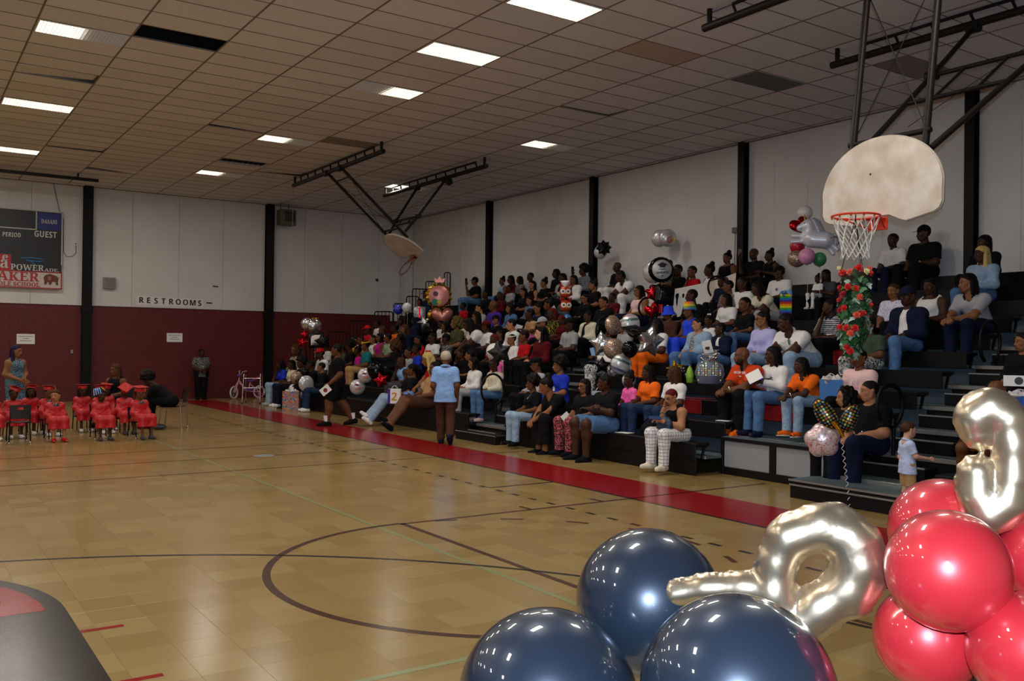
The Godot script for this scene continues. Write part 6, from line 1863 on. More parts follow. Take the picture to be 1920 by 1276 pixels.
func latex(nm: String, p: Vector3, r: float, m: Material, label: String, group: String, neck: Vector3, ribbon := 0.0) -> Node3D:
	var b := Basis(Quaternion(Vector3.DOWN, neck.normalized()))
	var o := thing(nm, label, "balloon", Transform3D(b, p), group)
	part("skin", latex_mb(r), m, o)
	var mb := MB.new()
	mb.lathe([Vector2(0.012, -1.045 * r), Vector2(0.009, -1.085 * r), Vector2(0.012, -1.10 * r), Vector2(0.007, -1.12 * r), Vector2(0.016, -1.16 * r), Vector2(0.022, -1.17 * r), Vector2(0.018, -1.175 * r), Vector2(0.0, -1.15 * r)], 14)
	part("knot", mb, m, o)
	if ribbon > 0.0: ribbon_on(o, V(0, -1.12 * r, 0), ribbon)
	return o

func ribbon_on(o: Node3D, at: Vector3, length: float, curly := false) -> void:
	var mb := MB.new(); var pts := []
	var inv := o.transform.basis.inverse()
	var n := int(length / 0.015) if curly else 8
	for k in n + 1:
		var t := float(k) / n; var a := t * length / 0.06 * TAU
		var off := V(cos(a), 0, sin(a)) * 0.014 if curly else V(sin(t * 3.0) * 0.02, 0, cos(t * 2.0) * 0.01)
		pts.append(at + inv * (V(0, -length * t, 0) + off))
	mb.tube(pts, 0.0035, 4)
	part("ribbon", mb, mat("ribbon", Color("d8d8dc"), 0.4), o)

func foil_mat(k: String, c: Color, rough := 0.2) -> StandardMaterial3D:
	var m := mat("foil_" + k, c, rough, 0.92)
	m.normal_enabled = true; m.normal_texture = M.wrinkle; m.normal_scale = 0.35; m.uv1_triplanar = true; m.uv1_scale = Vector3.ONE * 3.0
	return m

func foil_pattern(k: String) -> StandardMaterial3D:
	if M.has("foilp_" + k): return M["foilp_" + k]
	var m := tex_mat("foilp_" + k, pattern(k), 1.6, 0.3, 0.45)
	return m

func pillow(out: PackedVector2Array, thick: float) -> MB:
	if Geometry2D.is_polygon_clockwise(out): out.reverse()
	var mb := MB.new()
	for side in [1.0, -1.0]:
		var rs := []
		for s in [1.03, 1.0, 0.97, 0.9, 0.8, 0.66, 0.5, 0.32, 0.15, 0.01]:
			var ring := PackedVector3Array()
			var n := out.size()
			for k in n:
				var q := out[k if side < 0.0 else n - 1 - k]
				ring.append(V(q.x * s, q.y * s, side * thick * sqrt(maxf(0.0, 1.0 - minf(s, 1.0) ** 2.2))))
			rs.append(ring)
		mb.rings(rs, true, false)
	return mb

func circle(r: float, n := 32, wob := 0.012) -> PackedVector2Array:
	var o := PackedVector2Array()
	for k in n: o.append(Vector2.from_angle(TAU * k / n) * r * (1.0 + wob * (1 if k % 2 else -1)))
	return o

func star(r: float, inner := 0.55, n := 5, a0 := PI / 2) -> PackedVector2Array:
	var o := PackedVector2Array()
	for k in n * 2:
		var a := a0 + PI * k / n; var b := a0 + PI * (k + 1) / n
		var p := Vector2.from_angle(a) * r * (1.0 if k % 2 == 0 else inner); var q := Vector2.from_angle(b) * r * (inner if k % 2 == 0 else 1.0)
		for i in 4: o.append(p.lerp(q, i / 4.0))
	return o

func cloud(r: float) -> PackedVector2Array:
	var o := PackedVector2Array()
	for k in 60: o.append(Vector2.from_angle(TAU * k / 60) * r * (0.86 + 0.16 * absf(sin(2.5 * TAU * k / 60 + 0.4))))
	return o

func heart(r: float) -> PackedVector2Array:
	var o := PackedVector2Array()
	for k in 40:
		var t := TAU * k / 40.0
		o.append(Vector2(16 * pow(sin(t), 3), 13 * cos(t) - 5 * cos(2 * t) - 2 * cos(3 * t) - cos(4 * t)) * r / 17.0)
	return o

func foil(nm: String, p: Vector3, out: PackedVector2Array, thick: float, m: Material, label: String, group := "", tilt := 0.0, turn := 0.0, ribbon := 0.0) -> Node3D:
	var xf := face_cam(p, tilt); xf.basis = xf.basis * Basis(Vector3.UP, turn)
	var o := thing(nm, label, "balloon", xf, group)
	part("skin", pillow(out, thick), m, o)
	if ribbon > 0.0: ribbon_on(o, V(0, -0.18, 0), ribbon)
	return o

func on_front(o: Node3D, nm: String, out: PackedVector2Array, at: Vector2, r: float, thick: float, m: Material, lift := 0.003) -> void:
	# a flat print that follows the dome of a round foil balloon of radius r
	var t := Geometry2D.triangulate_polygon(out); var mb := MB.new()
	var P := func(q: Vector2) -> Vector3: return V(q.x, q.y, thick * sqrt(maxf(0.0, 1.0 - pow(minf(1.0, q.length() / r), 2.2))) + lift)
	var n := out.size()
	var rs := []
	for s in [1.0, 0.75, 0.5, 0.25, 0.02]:
		var ring := PackedVector3Array()
		for k in n: ring.append(P.call(at + out[n - 1 - k] * s))
		rs.append(ring)
	mb.rings(rs, true, false)
	part(nm, mb, m, o)

func words_on(o: Node3D, s: String, size: float, at: Vector3, m: Material, bend := 0.0, nm := "lettering") -> void:
	var st := SurfaceTool.new(); st.begin(Mesh.PRIMITIVE_TRIANGLES)
	for i in s.length():
		if s[i] == " ": continue
		var x := (i - (s.length() - 1) / 2.0) * size * 0.72
		st.append_from(text_mesh(s[i], size * 1.4, 0.004, "Droid Sans", true), 0, Transform3D(Basis(Vector3.UP, x * bend), at + V(x, 0, -x * x * bend * 0.5)))
	part(nm, st.commit(), m, o)

func build_balloon_columns() -> void:
	var navy := mat("latex_navy", Color("212c3a"), 0.32, 0.35); navy.clearcoat_enabled = true; navy.clearcoat = 1.0; navy.clearcoat_roughness = 0.03
	var red := mat("latex_red", Color("b8262e"), 0.36, 0.15); red.clearcoat_enabled = true; red.clearcoat = 1.0; red.clearcoat_roughness = 0.04
	red.backlight_enabled = true; red.backlight = Color(0.35, 0.03, 0.04)
	var g1 := "navy balloons of the front column"
	latex("navy_balloon", V(1.468, 0.772, -1.972), 0.240, navy, "large navy blue balloon, lowest and leftmost of the three in front", g1, V(0.35, -0.2, 0.6), 0)
	latex("navy_balloon", V(1.919, 0.945, -2.063), 0.222, navy, "large navy blue balloon standing behind the other two, highest of the three", g1, V(0.0, -0.9, 0.5), 0)
	latex("navy_balloon", V(1.731, 0.872, -1.539), 0.240, navy, "large navy blue balloon in the middle front, below the foil letter with a hole", g1, V(0.3, -0.8, -0.5), 0)
	var g2 := "red balloons of the front column"
	latex("red_balloon", V(2.193, 1.173, -1.271), 0.150, red, "big red balloon in front, whole and centred in the red stack", g2, V(0.7, -0.3, -0.4), 0)
	latex("red_balloon", V(2.507, 1.204, -1.468), 0.150, red, "red balloon at the back top of the red stack beside the small boy", g2, V(0.2, -0.6, 0.5), 0)
	latex("red_balloon", V(2.286, 0.959, -1.378), 0.139, red, "red balloon at the bottom left of the red stack", g2, V(0.9, 0.1, 0.1), 0)
	latex("red_balloon", V(2.281, 0.999, -1.115), 0.142, red, "red balloon at the bottom right corner with its ring-shaped knot showing", g2, V(-0.62, 0.35, 0.55), 0)
	latex("red_balloon", V(2.571, 1.169, -1.219), 0.118, red, "red balloon cut by the right edge of the photo below the gold letter", g2, V(-0.3, -0.9, 0.1), 0)
	# what carries them
	var o := thing("balloon_stand", "black pole and round base carrying the red balloons", "stand", Transform3D(Basis(), V(2.43, 0, -1.30)))
	var mb := MB.new(); mb.tube([V(0, 0.02, 0), V(0, 1.25, 0)], 0.012, 10); part("pole", mb, M.steel_black, o)
	mb = MB.new(); mb.lathe([Vector2(0.0, 0.0), Vector2(0.16, 0.0), Vector2(0.16, 0.018), Vector2(0.03, 0.035), Vector2(0.0, 0.035)], 28); part("base", mb, M.steel_black, o)
	mb = MB.new(); mb.lathe([Vector2(0.0, 0.74), Vector2(0.05, 0.74), Vector2(0.05, 0.83), Vector2(0.0, 0.83)], 20); part("collar", mb, M.steel_black, o)
	o = thing("balloon_stand", "black pole and round base carrying the navy balloons", "stand", Transform3D(Basis(), V(1.76, 0, -1.90)))
	mb = MB.new(); mb.tube([V(0, 0.02, 0), V(0, 0.66, 0)], 0.012, 10); part("pole", mb, M.steel_black, o)
	mb = MB.new(); mb.lathe([Vector2(0.0, 0.0), Vector2(0.16, 0.0), Vector2(0.16, 0.018), Vector2(0.03, 0.035), Vector2(0.0, 0.035)], 28); part("base", mb, M.steel_black, o)
	# champagne foil letters: the strokes of the letter as a fat inflated tube with a puckered seam
	var gold := mat("foil_champagne", Color("d6c4a8"), 0.3, 0.95)
	gold.normal_enabled = true; gold.normal_texture = M.wrinkle; gold.normal_scale = 0.12; gold.uv1_triplanar = true; gold.uv1_scale = Vector3.ONE * 4.0
	var px := func(u: float, v: float, u0: float, v0: float, s: float) -> Vector3: return V((u - u0) / s, -(v - v0) / s, 0)
	var strokes := [
		[[1268, 1128, 23], [1325, 1112, 24], [1395, 1104, 27], [1440, 1106, 34]],
		[[1452, 1112, 36], [1455, 1052, 34], [1476, 1006, 37], [1532, 984, 38], [1580, 996, 41], [1603, 1046, 44], [1582, 1092, 42], [1532, 1132, 42], [1482, 1182, 43]],
		[[1455, 1110, 36], [1472, 1150, 36]], [[1474, 1004, 36], [1540, 972, 32], [1566, 950, 14]], [[1564, 954, 18], [1600, 1008, 38], [1634, 1062, 18]], [[1634, 1062, 18], [1590, 1110, 34]]]
	letter("letter_balloon", V(2.024, 1.092, -1.676), strokes, 1450, 1080, 677.0, gold, "champagne foil letter balloon with a teardrop hole leaning above the navy balloons", 0.062)
	strokes = [
		[[1838, 812, 30], [1834, 782, 38], [1856, 764, 36], [1886, 784, 32], [1895, 830, 30], [1896, 890, 31], [1884, 940, 36], [1858, 962, 38], [1838, 930, 36], [1836, 890, 34]]]
	letter("letter_balloon", V(2.453, 1.426, -1.297), strokes, 1862, 865, 696.0, gold, "champagne foil letter balloon with curled ends above the red balloons", 0.05)

func letter(nm: String, p: Vector3, strokes: Array, u0: float, v0: float, s: float, m: Material, label: String, thick: float) -> void:
	var o := thing(nm, label, "balloon", face_cam(p), "champagne foil letters")
	var b := []; var crimp := []
	for st in strokes:
		for k in st.size() - 1:
			var a: Array = st[k]; var c: Array = st[k + 1]
			var pa := V((a[0] - u0) / s, -(a[1] - v0) / s, 0); var pc := V((c[0] - u0) / s, -(c[1] - v0) / s, 0)
			b.append([pa, pc, a[2] / s * 0.97, c[2] / s * 0.97])
			var n := maxi(2, int((pc - pa).length() / 0.020))
			var dir := (pc - pa).normalized(); var nr := V(-dir.y, dir.x, 0)
			for i in n:
				var t := (i + 0.5) / n; var q := pa.lerp(pc, t); var r: float = lerpf(a[2], c[2], t) / s
				for sg in [-1.0, 1.0]:
					crimp.append([q + nr * sg * r * 0.93, q + nr * sg * (r * 1.03 + 0.004 * sin(i * 2.7)), 0.0085, 0.004])
	for e in [strokes[0][0], strokes[0][-1]]:
		var q := V((e[0] - u0) / s, -(e[1] - v0) / s, 0)
		for k in 9: crimp.append([q + V(cos(k * TAU / 9), sin(k * TAU / 9), 0) * e[2] / s * 0.92, q + V(cos(k * TAU / 9), sin(k * TAU / 9), 0) * e[2] / s * 1.04, 0.009, 0.004])
	var f := Field.new(b + crimp, 0.0062, 0.0065)
	part("skin", f.nets(), m, o)
	var mb := MB.new(); mb.tube([V(-0.02, -0.12, -0.02), V(-0.03, -0.25, -0.03), V(0.0, -0.4, -0.04)], 0.004, 6); part("tie", mb, m, o)

func build_crowd_balloons() -> void:
	var silver := foil_mat("silver", Color("c9c9cc")); var black := mat("foil_black", Color("141416"), 0.15, 0.6)
	var gold := foil_mat("gold", Color("c89a28")); var rfoil := foil_mat("red", Color("c01424")); var white := mat("latex_white", Color("e4e0dc"), 0.35)
	white.clearcoat_enabled = true; white.clearcoat = 0.6
	var blue := mat("latex_blue", Color("1a2cb8"), 0.25); blue.clearcoat_enabled = true
	var pinkl := mat("latex_pink", Color("d590b4"), 0.35); var greenl := mat("latex_green", Color("3e8f58"), 0.35); var redl := mat("latex_crimson", Color("b8102c"), 0.3)
	var whitep := mat("print_white", Color("ece6e0"), 0.7)
	var G := "balloons held in the crowd"
	# by the far post
	var o := foil("foil_balloon", V(9.6, 2.22, -23.8), circle(0.19), 0.1, silver, "round silver balloon with a gold bow at the top of the far bunch", G, 0, 0.2, 1.0)
	var mb := MB.new()
	for s in [-1.0, 1.0]: mb.ball(V(0.05 * s, 0.2, 0.03), V(0.05, 0.03, 0.02), 10, 6)
	part("bow", mb, gold, o)
	foil("foil_balloon", V(9.55, 2.28, -24.25), circle(0.17), 0.09, silver, "second silver balloon half behind the one with the gold bow", G, 0, -0.3)
	o = foil("foil_balloon", V(9.6, 1.82, -23.67), PackedVector2Array([Vector2(-.21, -.21), Vector2(0, -.19), Vector2(.21, -.21), Vector2(.19, 0), Vector2(.21, .21), Vector2(0, .19), Vector2(-.21, .21), Vector2(-.19, 0)]), 0.08, black, "square black balloon with a white GRAD panel", G, 0.05, 0.1, 0.7)
	on_front(o, "panel", PackedVector2Array([Vector2(-.15, -.13), Vector2(.13, -.13), Vector2(.13, .15), Vector2(-.15, .15)]), Vector2(0, 0), 0.24, 0.08, whitep, 0.012)
	words_on(o, "GRAD", 0.075, V(-0.01, -0.10, 0.098), M.ink)
	foil("foil_balloon", V(9.62, 1.79, -23.25), star(0.24), 0.08, black, "black star balloon to the right of the square GRAD balloon", G, 0.2)
	foil("foil_balloon", V(9.55, 1.98, -24.35), star(0.16), 0.06, rfoil, "small red star balloon, upper of two left of the square GRAD balloon", G, 0.2)
	foil("foil_balloon", V(9.55, 1.76, -24.55), star(0.18), 0.06, rfoil, "small red star balloon, lower of two left of the square GRAD balloon", G, -0.2)
	# in front of the first family
	foil("foil_balloon", V(8.62, 0.38, -22.6), star(0.26, 0.62, 4, 0.4), 0.11, white, "white star balloon above the colourful gift bag", G)
	latex("balloon", V(8.68, 0.56, -22.95), 0.10, white, "small white balloon touching the white star", G, Vector3.DOWN)
	o = foil("foil_balloon", V(8.75, 0.83, -22.86), circle(0.17), 0.09, foil_pattern("conf"), "gold and black balloon between the two seated women", G, 0, 0.3)
	o = foil("foil_balloon", V(8.65, 0.72, -21.95), circle(0.2), 0.1, foil_pattern("txt"), "round white printed balloon in front of the woman in wide jeans", G, 0, 0.4)
	latex("balloon", V(8.75, 1.0, -22.3), 0.11, black, "shiny black balloon beside the round white printed one", G, Vector3.DOWN)
	# the pair with 2020
	for q in [[V(9.1, 1.0, -19.45), 0.14, "upper of two round white GRAD balloons"], [V(8.98, 0.73, -19.6), 0.145, "lower of two round white GRAD balloons"]]:
		o = foil("foil_balloon", q[0], circle(q[1] * 1.2), 0.09, foil_pattern("txt"), q[2] + " by the grey step panel", G, 0, 0.1)
		words_on(o, "2020", 0.05, V(0.01, -0.03, 0.095), mat("print_multi", Color("c8502c"), 0.6))
		on_front(o, "cap_print", PackedVector2Array([Vector2(-.07, 0), Vector2(0, -.03), Vector2(.07, 0), Vector2(0, .03)]), Vector2(-0.02, 0.05), 0.17, 0.09, mat("print_maroon", Color("7a1820"), 0.6))
	foil("foil_balloon", V(9.15, 0.92, -18.7), star(0.19), 0.07, rfoil, "red star balloon beside the two round GRAD balloons", G, 0.3)
	foil("foil_balloon", V(9.3, 1.12, -19.3), circle(0.2), 0.09, black, "black balloon above the two round GRAD balloons", G)
	# near the end rails
	latex("balloon", V(11.9, 2.74, -23.3), 0.14, blue, "royal blue balloon by the end rails", G, V(0, -1, 0), 0.5)
	latex("balloon", V(12.0, 2.78, -22.95), 0.14, white, "pearl white balloon touching the blue one", G, V(0, -1, 0), 0.5)
	o = foil("foil_balloon", V(12.0, 2.62, -22.2), PackedVector2Array([Vector2(-.16, -.16), Vector2(.16, -.16), Vector2(.16, .16), Vector2(-.16, .16)]), 0.07, foil_pattern("sil"), "square gift-shaped foil balloon with red ribbon print", G)
	mb = MB.new(); mb.box(V(0, 0, 0.075), V(0.05, 0.3, 0.01)); part("ribbon_print", mb, rfoil, o)
	foil("foil_balloon", V(11.8, 2.33, -21.55), star(0.2), 0.08, silver, "silver star balloon left of the pink and gold balloon", G, 0.3)
	# pink and gold
	o = foil("foil_balloon", V(12.0, 3.04, -21.15), star(0.36, 0.86, 14), 0.1, gold, "large gold-edged pink round balloon with a small crown", G, 0, 0.0)
	on_front(o, "pink_disc", circle(0.27, 32, 0.0), Vector2(0.01, 0.0), 0.36, 0.13, mat("print_rose", Color("d88c86"), 0.3, 0.3), 0.01)
	on_front(o, "teal_patch", circle(0.09, 20, 0.0), Vector2(-0.10, -0.17), 0.36, 0.13, mat("print_teal", Color("3a8080"), 0.5), 0.016)
	on_front(o, "yellow_patch", circle(0.06, 20, 0.0), Vector2(0.02, -0.16), 0.36, 0.13, mat("print_yellow", Color("d8c440"), 0.7), 0.016)
	on_front(o, "plum_patch", circle(0.07, 20, 0.0), Vector2(-0.08, 0.05), 0.36, 0.13, mat("print_plum", Color("5a3050"), 0.5), 0.016)
	var cr := PackedVector2Array([Vector2(-.12, 0), Vector2(.12, 0), Vector2(.14, .12), Vector2(.06, .07), Vector2(0, .17), Vector2(-.06, .07), Vector2(-.14, .12)])
	mb = MB.new(); mb.prism(cr, 0.03, Transform3D(Basis(), V(0.02, 0.36, 0.0))); part("crown", mb, mat("foil_rosegold", Color("d08878"), 0.3, 0.7), o)
	o = foil("foil_balloon", V(12.0, 2.50, -20.95), heart(0.30), 0.12, mat("foil_rosegold", Color("d08878"), 0.3, 0.7), "rose gold foil balloon below the large pink round one", G)
	o = foil("foil_balloon", V(11.95, 2.53, -21.4), circle(0.16), 0.09, gold, "gold foil balloon at the lower left of the pink pair", G, 0, 0.8)
	# owls
	for q in [[V(12.1, 2.92, -15.75), "upper"], [V(12.1, 2.62, -15.72), "lower"]]:
		o = foil("owl_balloon", q[0], star(0.14, 0.9, 4, PI / 4), 0.08, mat("foil_orange", Color("d8512a"), 0.3, 0.4), "orange and white owl-faced balloon, %s of two in a column" % q[1], G, 0, 0.1)
		for s in [-1.0, 1.0]:
			on_front(o, "eye_white", circle(0.055, 20, 0.0), Vector2(0.06 * s, 0.01), 0.15, 0.08, whitep, 0.006)
			on_front(o, "pupil", circle(0.022, 14, 0.0), Vector2(0.055 * s, 0.01), 0.15, 0.08, M.ink, 0.010)
			mb = MB.new(); mb.prism(PackedVector2Array([Vector2(-.04, 0), Vector2(.04, 0), Vector2(.02 * s, .07)]), 0.03, Transform3D(Basis(), V(0.09 * s, 0.12, 0))); part("ear_tuft", mb, rfoil, o)
		on_front(o, "beak", PackedVector2Array([Vector2(0, -.035), Vector2(.025, .015), Vector2(-.025, .015)]), Vector2(0, -0.03), 0.15, 0.08, mat("print_yellow", Color("d8c440"), 0.7), 0.012)
	foil("foil_balloon", V(12.1, 2.34, -15.68), circle(0.10), 0.1, mat("foil_sky", Color("4a8ac0"), 0.3, 0.3), "small blue and white balloon under the two owl-faced ones", G)
	foil("foil_balloon", V(12.1, 3.1, -15.76), star(0.12, 0.6, 3, -PI / 2), 0.06, white, "white pointed balloon on top of the owl-faced ones", G)
	# black star and white balloon before the woman with pink trousers
	o = latex("balloon", V(9.75, 1.62, -14.95), 0.16, white, "white printed balloon behind the matt black star", G, V(0.1, -1, 0), 0)
	o = foil("foil_balloon", V(9.55, 1.60, -14.45), star(0.24, 0.6), 0.1, mat("foil_matt_black", Color("161618"), 0.4, 0.2), "matt black star balloon in front of the woman in white with pink trousers", G, 0.25, 0.0, 0.4)
	# the big bunch of graduation foils
	foil("foil_balloon", V(10.05, 2.10, -11.75), circle(0.17, 32), 0.1, foil_pattern("conf"), "confetti-patterned dark gold balloon at the upper left of the large graduation bunch", G, 0.2, 0.9)
	foil("foil_balloon", V(10.0, 2.12, -11.25), circle(0.16, 32), 0.1, foil_pattern("bst"), "silver balloon with coloured bands at the top of the large graduation bunch", G, 0.15, 0.4)
	foil("foil_balloon", V(9.9, 1.78, -11.85), star(0.22, 0.6), 0.08, silver, "silver star at the left of the large graduation bunch", G, 0.1)
	foil("foil_balloon", V(10.05, 1.83, -10.85), star(0.27, 0.6), 0.09, silver, "silver star at the right of the large graduation bunch", G, -0.2, 0.5)
	o = latex("balloon", V(9.85, 1.70, -11.1), 0.135, black, "glossy black balloon in the middle of the large graduation bunch", G, V(0, -1, 0), 0.4)
	foil("foil_balloon", V(9.9, 1.70, -11.55), circle(0.17), 0.1, foil_pattern("conf"), "gold-lettered black foil left of the glossy black balloon", G, 0, 0.2)
	foil("foil_balloon", V(9.85, 1.45, -11.3), circle(0.17), 0.1, foil_pattern("bst"), "banded silver balloon low in the large graduation bunch", G, -0.4, 0.3)
	foil("foil_balloon", V(9.8, 1.2, -11.05), circle(0.12), 0.08, foil_pattern("bst"), "small banded balloon at the foot of the large graduation bunch", G, -0.3, 0.5, 0.5)
	foil("foil_balloon", V(9.8, 1.42, -11.72), star(0.15), 0.07, black, "black star at the lower left of the large graduation bunch", G)
	o = thing("foil_balloon", "black mortarboard-shaped foil on top of the glossy black balloon", "balloon", face_cam(V(9.85, 1.95, -11.0), -0.2), G)
	mb = MB.new(); mb.box(V(0, 0.05, 0), V(0.34, 0.03, 0.34), 0.012, Basis(Vector3.RIGHT, 0.4) * Basis(Vector3.UP, PI / 4)); mb.ball(V(0, 0, 0), V(0.11, 0.07, 0.11), 16, 8); part("skin", mb, black, o)
	# against the wall
	foil("foil_balloon", V(14.6, 4.2, -17.45), star(0.20, 0.72, 8), 0.08, black, "dark eight-pointed foil star floating by the wall column", G, 0.1, 0.2)
	foil("foil_balloon", V(14.7, 4.12, -17.7), circle(0.17), 0.09, foil_pattern("txt"), "white round balloon half behind the dark foil star by the wall column", G, 0, -0.3)
	o = foil("foil_balloon", V(14.75, 4.28, -15.62), circle(0.2), 0.11, foil_pattern("txt"), "left one of two white round balloons floating high on the wall", G, 0, -0.3, 0.4)
	o = foil("foil_balloon", V(14.7, 4.26, -15.3), circle(0.2), 0.11, foil_pattern("txt"), "right one of two white round wall balloons, with red and yellow letters", G, 0, 0.2, 0.4)
	words_on(o, "G", 0.13, V(0.02, -0.06, 0.115), mat("print_red", Color("cf3a1c"), 0.7)); words_on(o, "O", 0.12, V(0.10, -0.06, 0.10), mat("print_yellow", Color("d8c440"), 0.7))
	# congratulations graduate
	foil("foil_balloon", V(13.9, 3.40, -14.9), circle(0.25), 0.1, foil_pattern("txt"), "white round balloon with a black rim behind the graduate balloon", G, 0, -0.4)
	o = foil("foil_balloon", V(13.75, 3.42, -14.5), circle(0.27, 40), 0.12, black, "round black and silver balloon that reads GRADUATE under a mortarboard print", G, 0.05, 0.1, 1.1)
	on_front(o, "silver_disc", circle(0.21, 32, 0.0), Vector2(0.01, 0.0), 0.27, 0.12, mat("print_silver", Color("c4c4c6"), 0.4, 0.4), 0.006)
	on_front(o, "cap_print", PackedVector2Array([Vector2(-.11, 0), Vector2(-.06, -.03), Vector2(-.06, -.06), Vector2(.06, -.06), Vector2(.06, -.03), Vector2(.11, 0), Vector2(0, .055)]), Vector2(0.02, 0.10), 0.27, 0.12, M.ink, 0.014)
	words_on(o, "CONGRATS", 0.028, V(0.01, 0.0, 0.132), M.ink, 0.8); words_on(o, "GRADUATE", 0.046, V(0.01, -0.07, 0.130), M.ink, 0.8)
	on_front(o, "star_print", star(0.022), Vector2(0.01, -0.14), 0.27, 0.12, M.ink, 0.014)
	o = foil("foil_balloon", V(11.85, 2.42, -12.75), heart(0.14), 0.07, rfoil, "shiny red heart balloon below the banner portrait", G, 0, 0.2, 0.0)
	o = foil("foil_balloon", V(12.0, 2.72, -12.55), star(0.25, 0.7, 4, 0.3), 0.08, black, "black cap-shaped foil balloon behind the blue bucket hat", G, 0.4, 0.2)
	foil("foil_balloon", V(12.0, 2.78, -12.9), star(0.16), 0.06, rfoil, "red star balloon touching the black cap-shaped foil", G)
	# the unicorn bunch
	unicorn(V(13.2, 3.64, -10.05))
	o = latex("balloon", V(13.75, 4.22, -10.75), 0.14, white, "white balloon above the unicorn's head", G, V(0, -1, 0), 0)
	foil("foil_balloon", V(13.3, 3.93, -10.5), heart(0.20), 0.08, rfoil, "red heart balloon behind the unicorn's muzzle", G, 0.5, 0.5)
	latex("balloon", V(13.3, 3.56, -10.55), 0.13, redl, "crimson balloon below the unicorn's front legs", G, V(0, -1, 0), 0)
	latex("balloon", V(13.05, 3.34, -10.15), 0.14, pinkl, "pink balloon under the unicorn balloon", G, V(0, -1, 0), 0.75)
	latex("balloon", V(13.3, 3.30, -10.08), 0.12, greenl, "green balloon under the unicorn balloon", G, V(0, -1, 0), 0.6)
	foil("foil_balloon", V(13.25, 3.34, -10.52), circle(0.15), 0.13, foil_pattern("conf"), "clear confetti-filled balloon left of the pink balloon", G)
	# butterfly
	butterfly(V(8.62, 0.90, -6.30))
	o = foil("foil_balloon", V(8.55, 0.72, -6.42), cloud(0.185), 0.1, foil_pattern("hrt"), "white cloud-shaped balloon with red hearts beside the butterfly", G)
	foil("foil_balloon", V(9.95, 1.40, -10.15), star(0.15, 0.5), 0.06, gold, "gold star balloon behind the thick brown locs", G, 0.2)
	foil("foil_balloon", V(10.0, 1.32, -9.98), circle(0.14), 0.07, black, "black foil balloon below the gold star", G)

func unicorn(p: Vector3) -> void:
	var o := thing("unicorn_balloon", "white unicorn foil balloon with a gold horn flying beside the backboard", "balloon", face_cam(p), "balloons held in the crowd")
	var b := [[V(-0.10, 0.0, 0), V(0.13, -0.02, 0), 0.145, 0.15], [V(-0.12, 0.05, 0), V(-0.15, 0.24, 0), 0.12, 0.095], [V(-0.15, 0.25, 0), V(-0.19, 0.23, 0), 0.095, 0.085], [V(-0.2, 0.22, 0), V(-0.29, 0.20, 0), 0.075, 0.058],
		[V(-0.2, 0.06, 0.0), V(-0.40, 0.07, 0.0), 0.034, 0.034], [V(-0.2, -0.03, 0.03), V(-0.41, -0.04, 0.03), 0.036, 0.036], [V(0.15, -0.12, 0), V(0.26, -0.26, 0), 0.036, 0.034], [V(0.2, -0.08, 0.03), V(0.33, -0.19, 0.03), 0.036, 0.034]]
	var m := mat("foil_pearl", Color("d4d6e2"), 0.28, 0.15); m.clearcoat_enabled = true
	part("body", Field.new(b, 0.011, 0.018).nets(), m, o)
	var t := [[V(0.26, 0.05, 0), V(0.34, 0.07, 0), 0.035, 0.045], [V(0.34, 0.07, 0), V(0.37, -0.02, 0), 0.045, 0.04], [V(0.37, -0.02, 0), V(0.32, -0.10, 0), 0.035, 0.02]]
	var hm := mat("foil_mane", Color("a4a6b4"), 0.35, 0.3)
	part("tail", Field.new(t, 0.010, 0.012).nets(), hm, o)
	var mn := []
	for k in 6: mn.append([V(-0.06 + k * 0.022, 0.32 - k * 0.055, 0.02), V(0.02 + k * 0.03, 0.30 - k * 0.06, 0.02), 0.05, 0.03])
	part("mane", Field.new(mn, 0.010, 0.012).nets(), hm, o)
	var mb := MB.new(); mb.lathe([Vector2(0.032, 0.0), Vector2(0.018, 0.06), Vector2(0.0, 0.14)], 12, Transform3D(Basis(Vector3.BACK, 0.12), V(-0.20, 0.31, 0))); part("horn", mb, mat("foil_gold", Color("c89a28"), 0.2, 0.92), o)
	mb = MB.new()
	var pts := []
	for k in 9: pts.append(V(-0.20 + cos(PI * k / 8) * 0.025, 0.255 + sin(PI * k / 8) * 0.02, 0.092))
	mb.tube(pts, 0.004, 6); mb.ball(V(-0.27, 0.185, 0.066), V(0.009, 0.009, 0.006), 8, 6)
	part("eye", mb, M.ink, o)
	mb = MB.new(); mb.ball(V(0.22, -0.0, 0.125), V(0.012, 0.012, 0.006), 8, 6); part("heart_mark", mb, mat("latex_crimson", Color("b8102c"), 0.3), o)

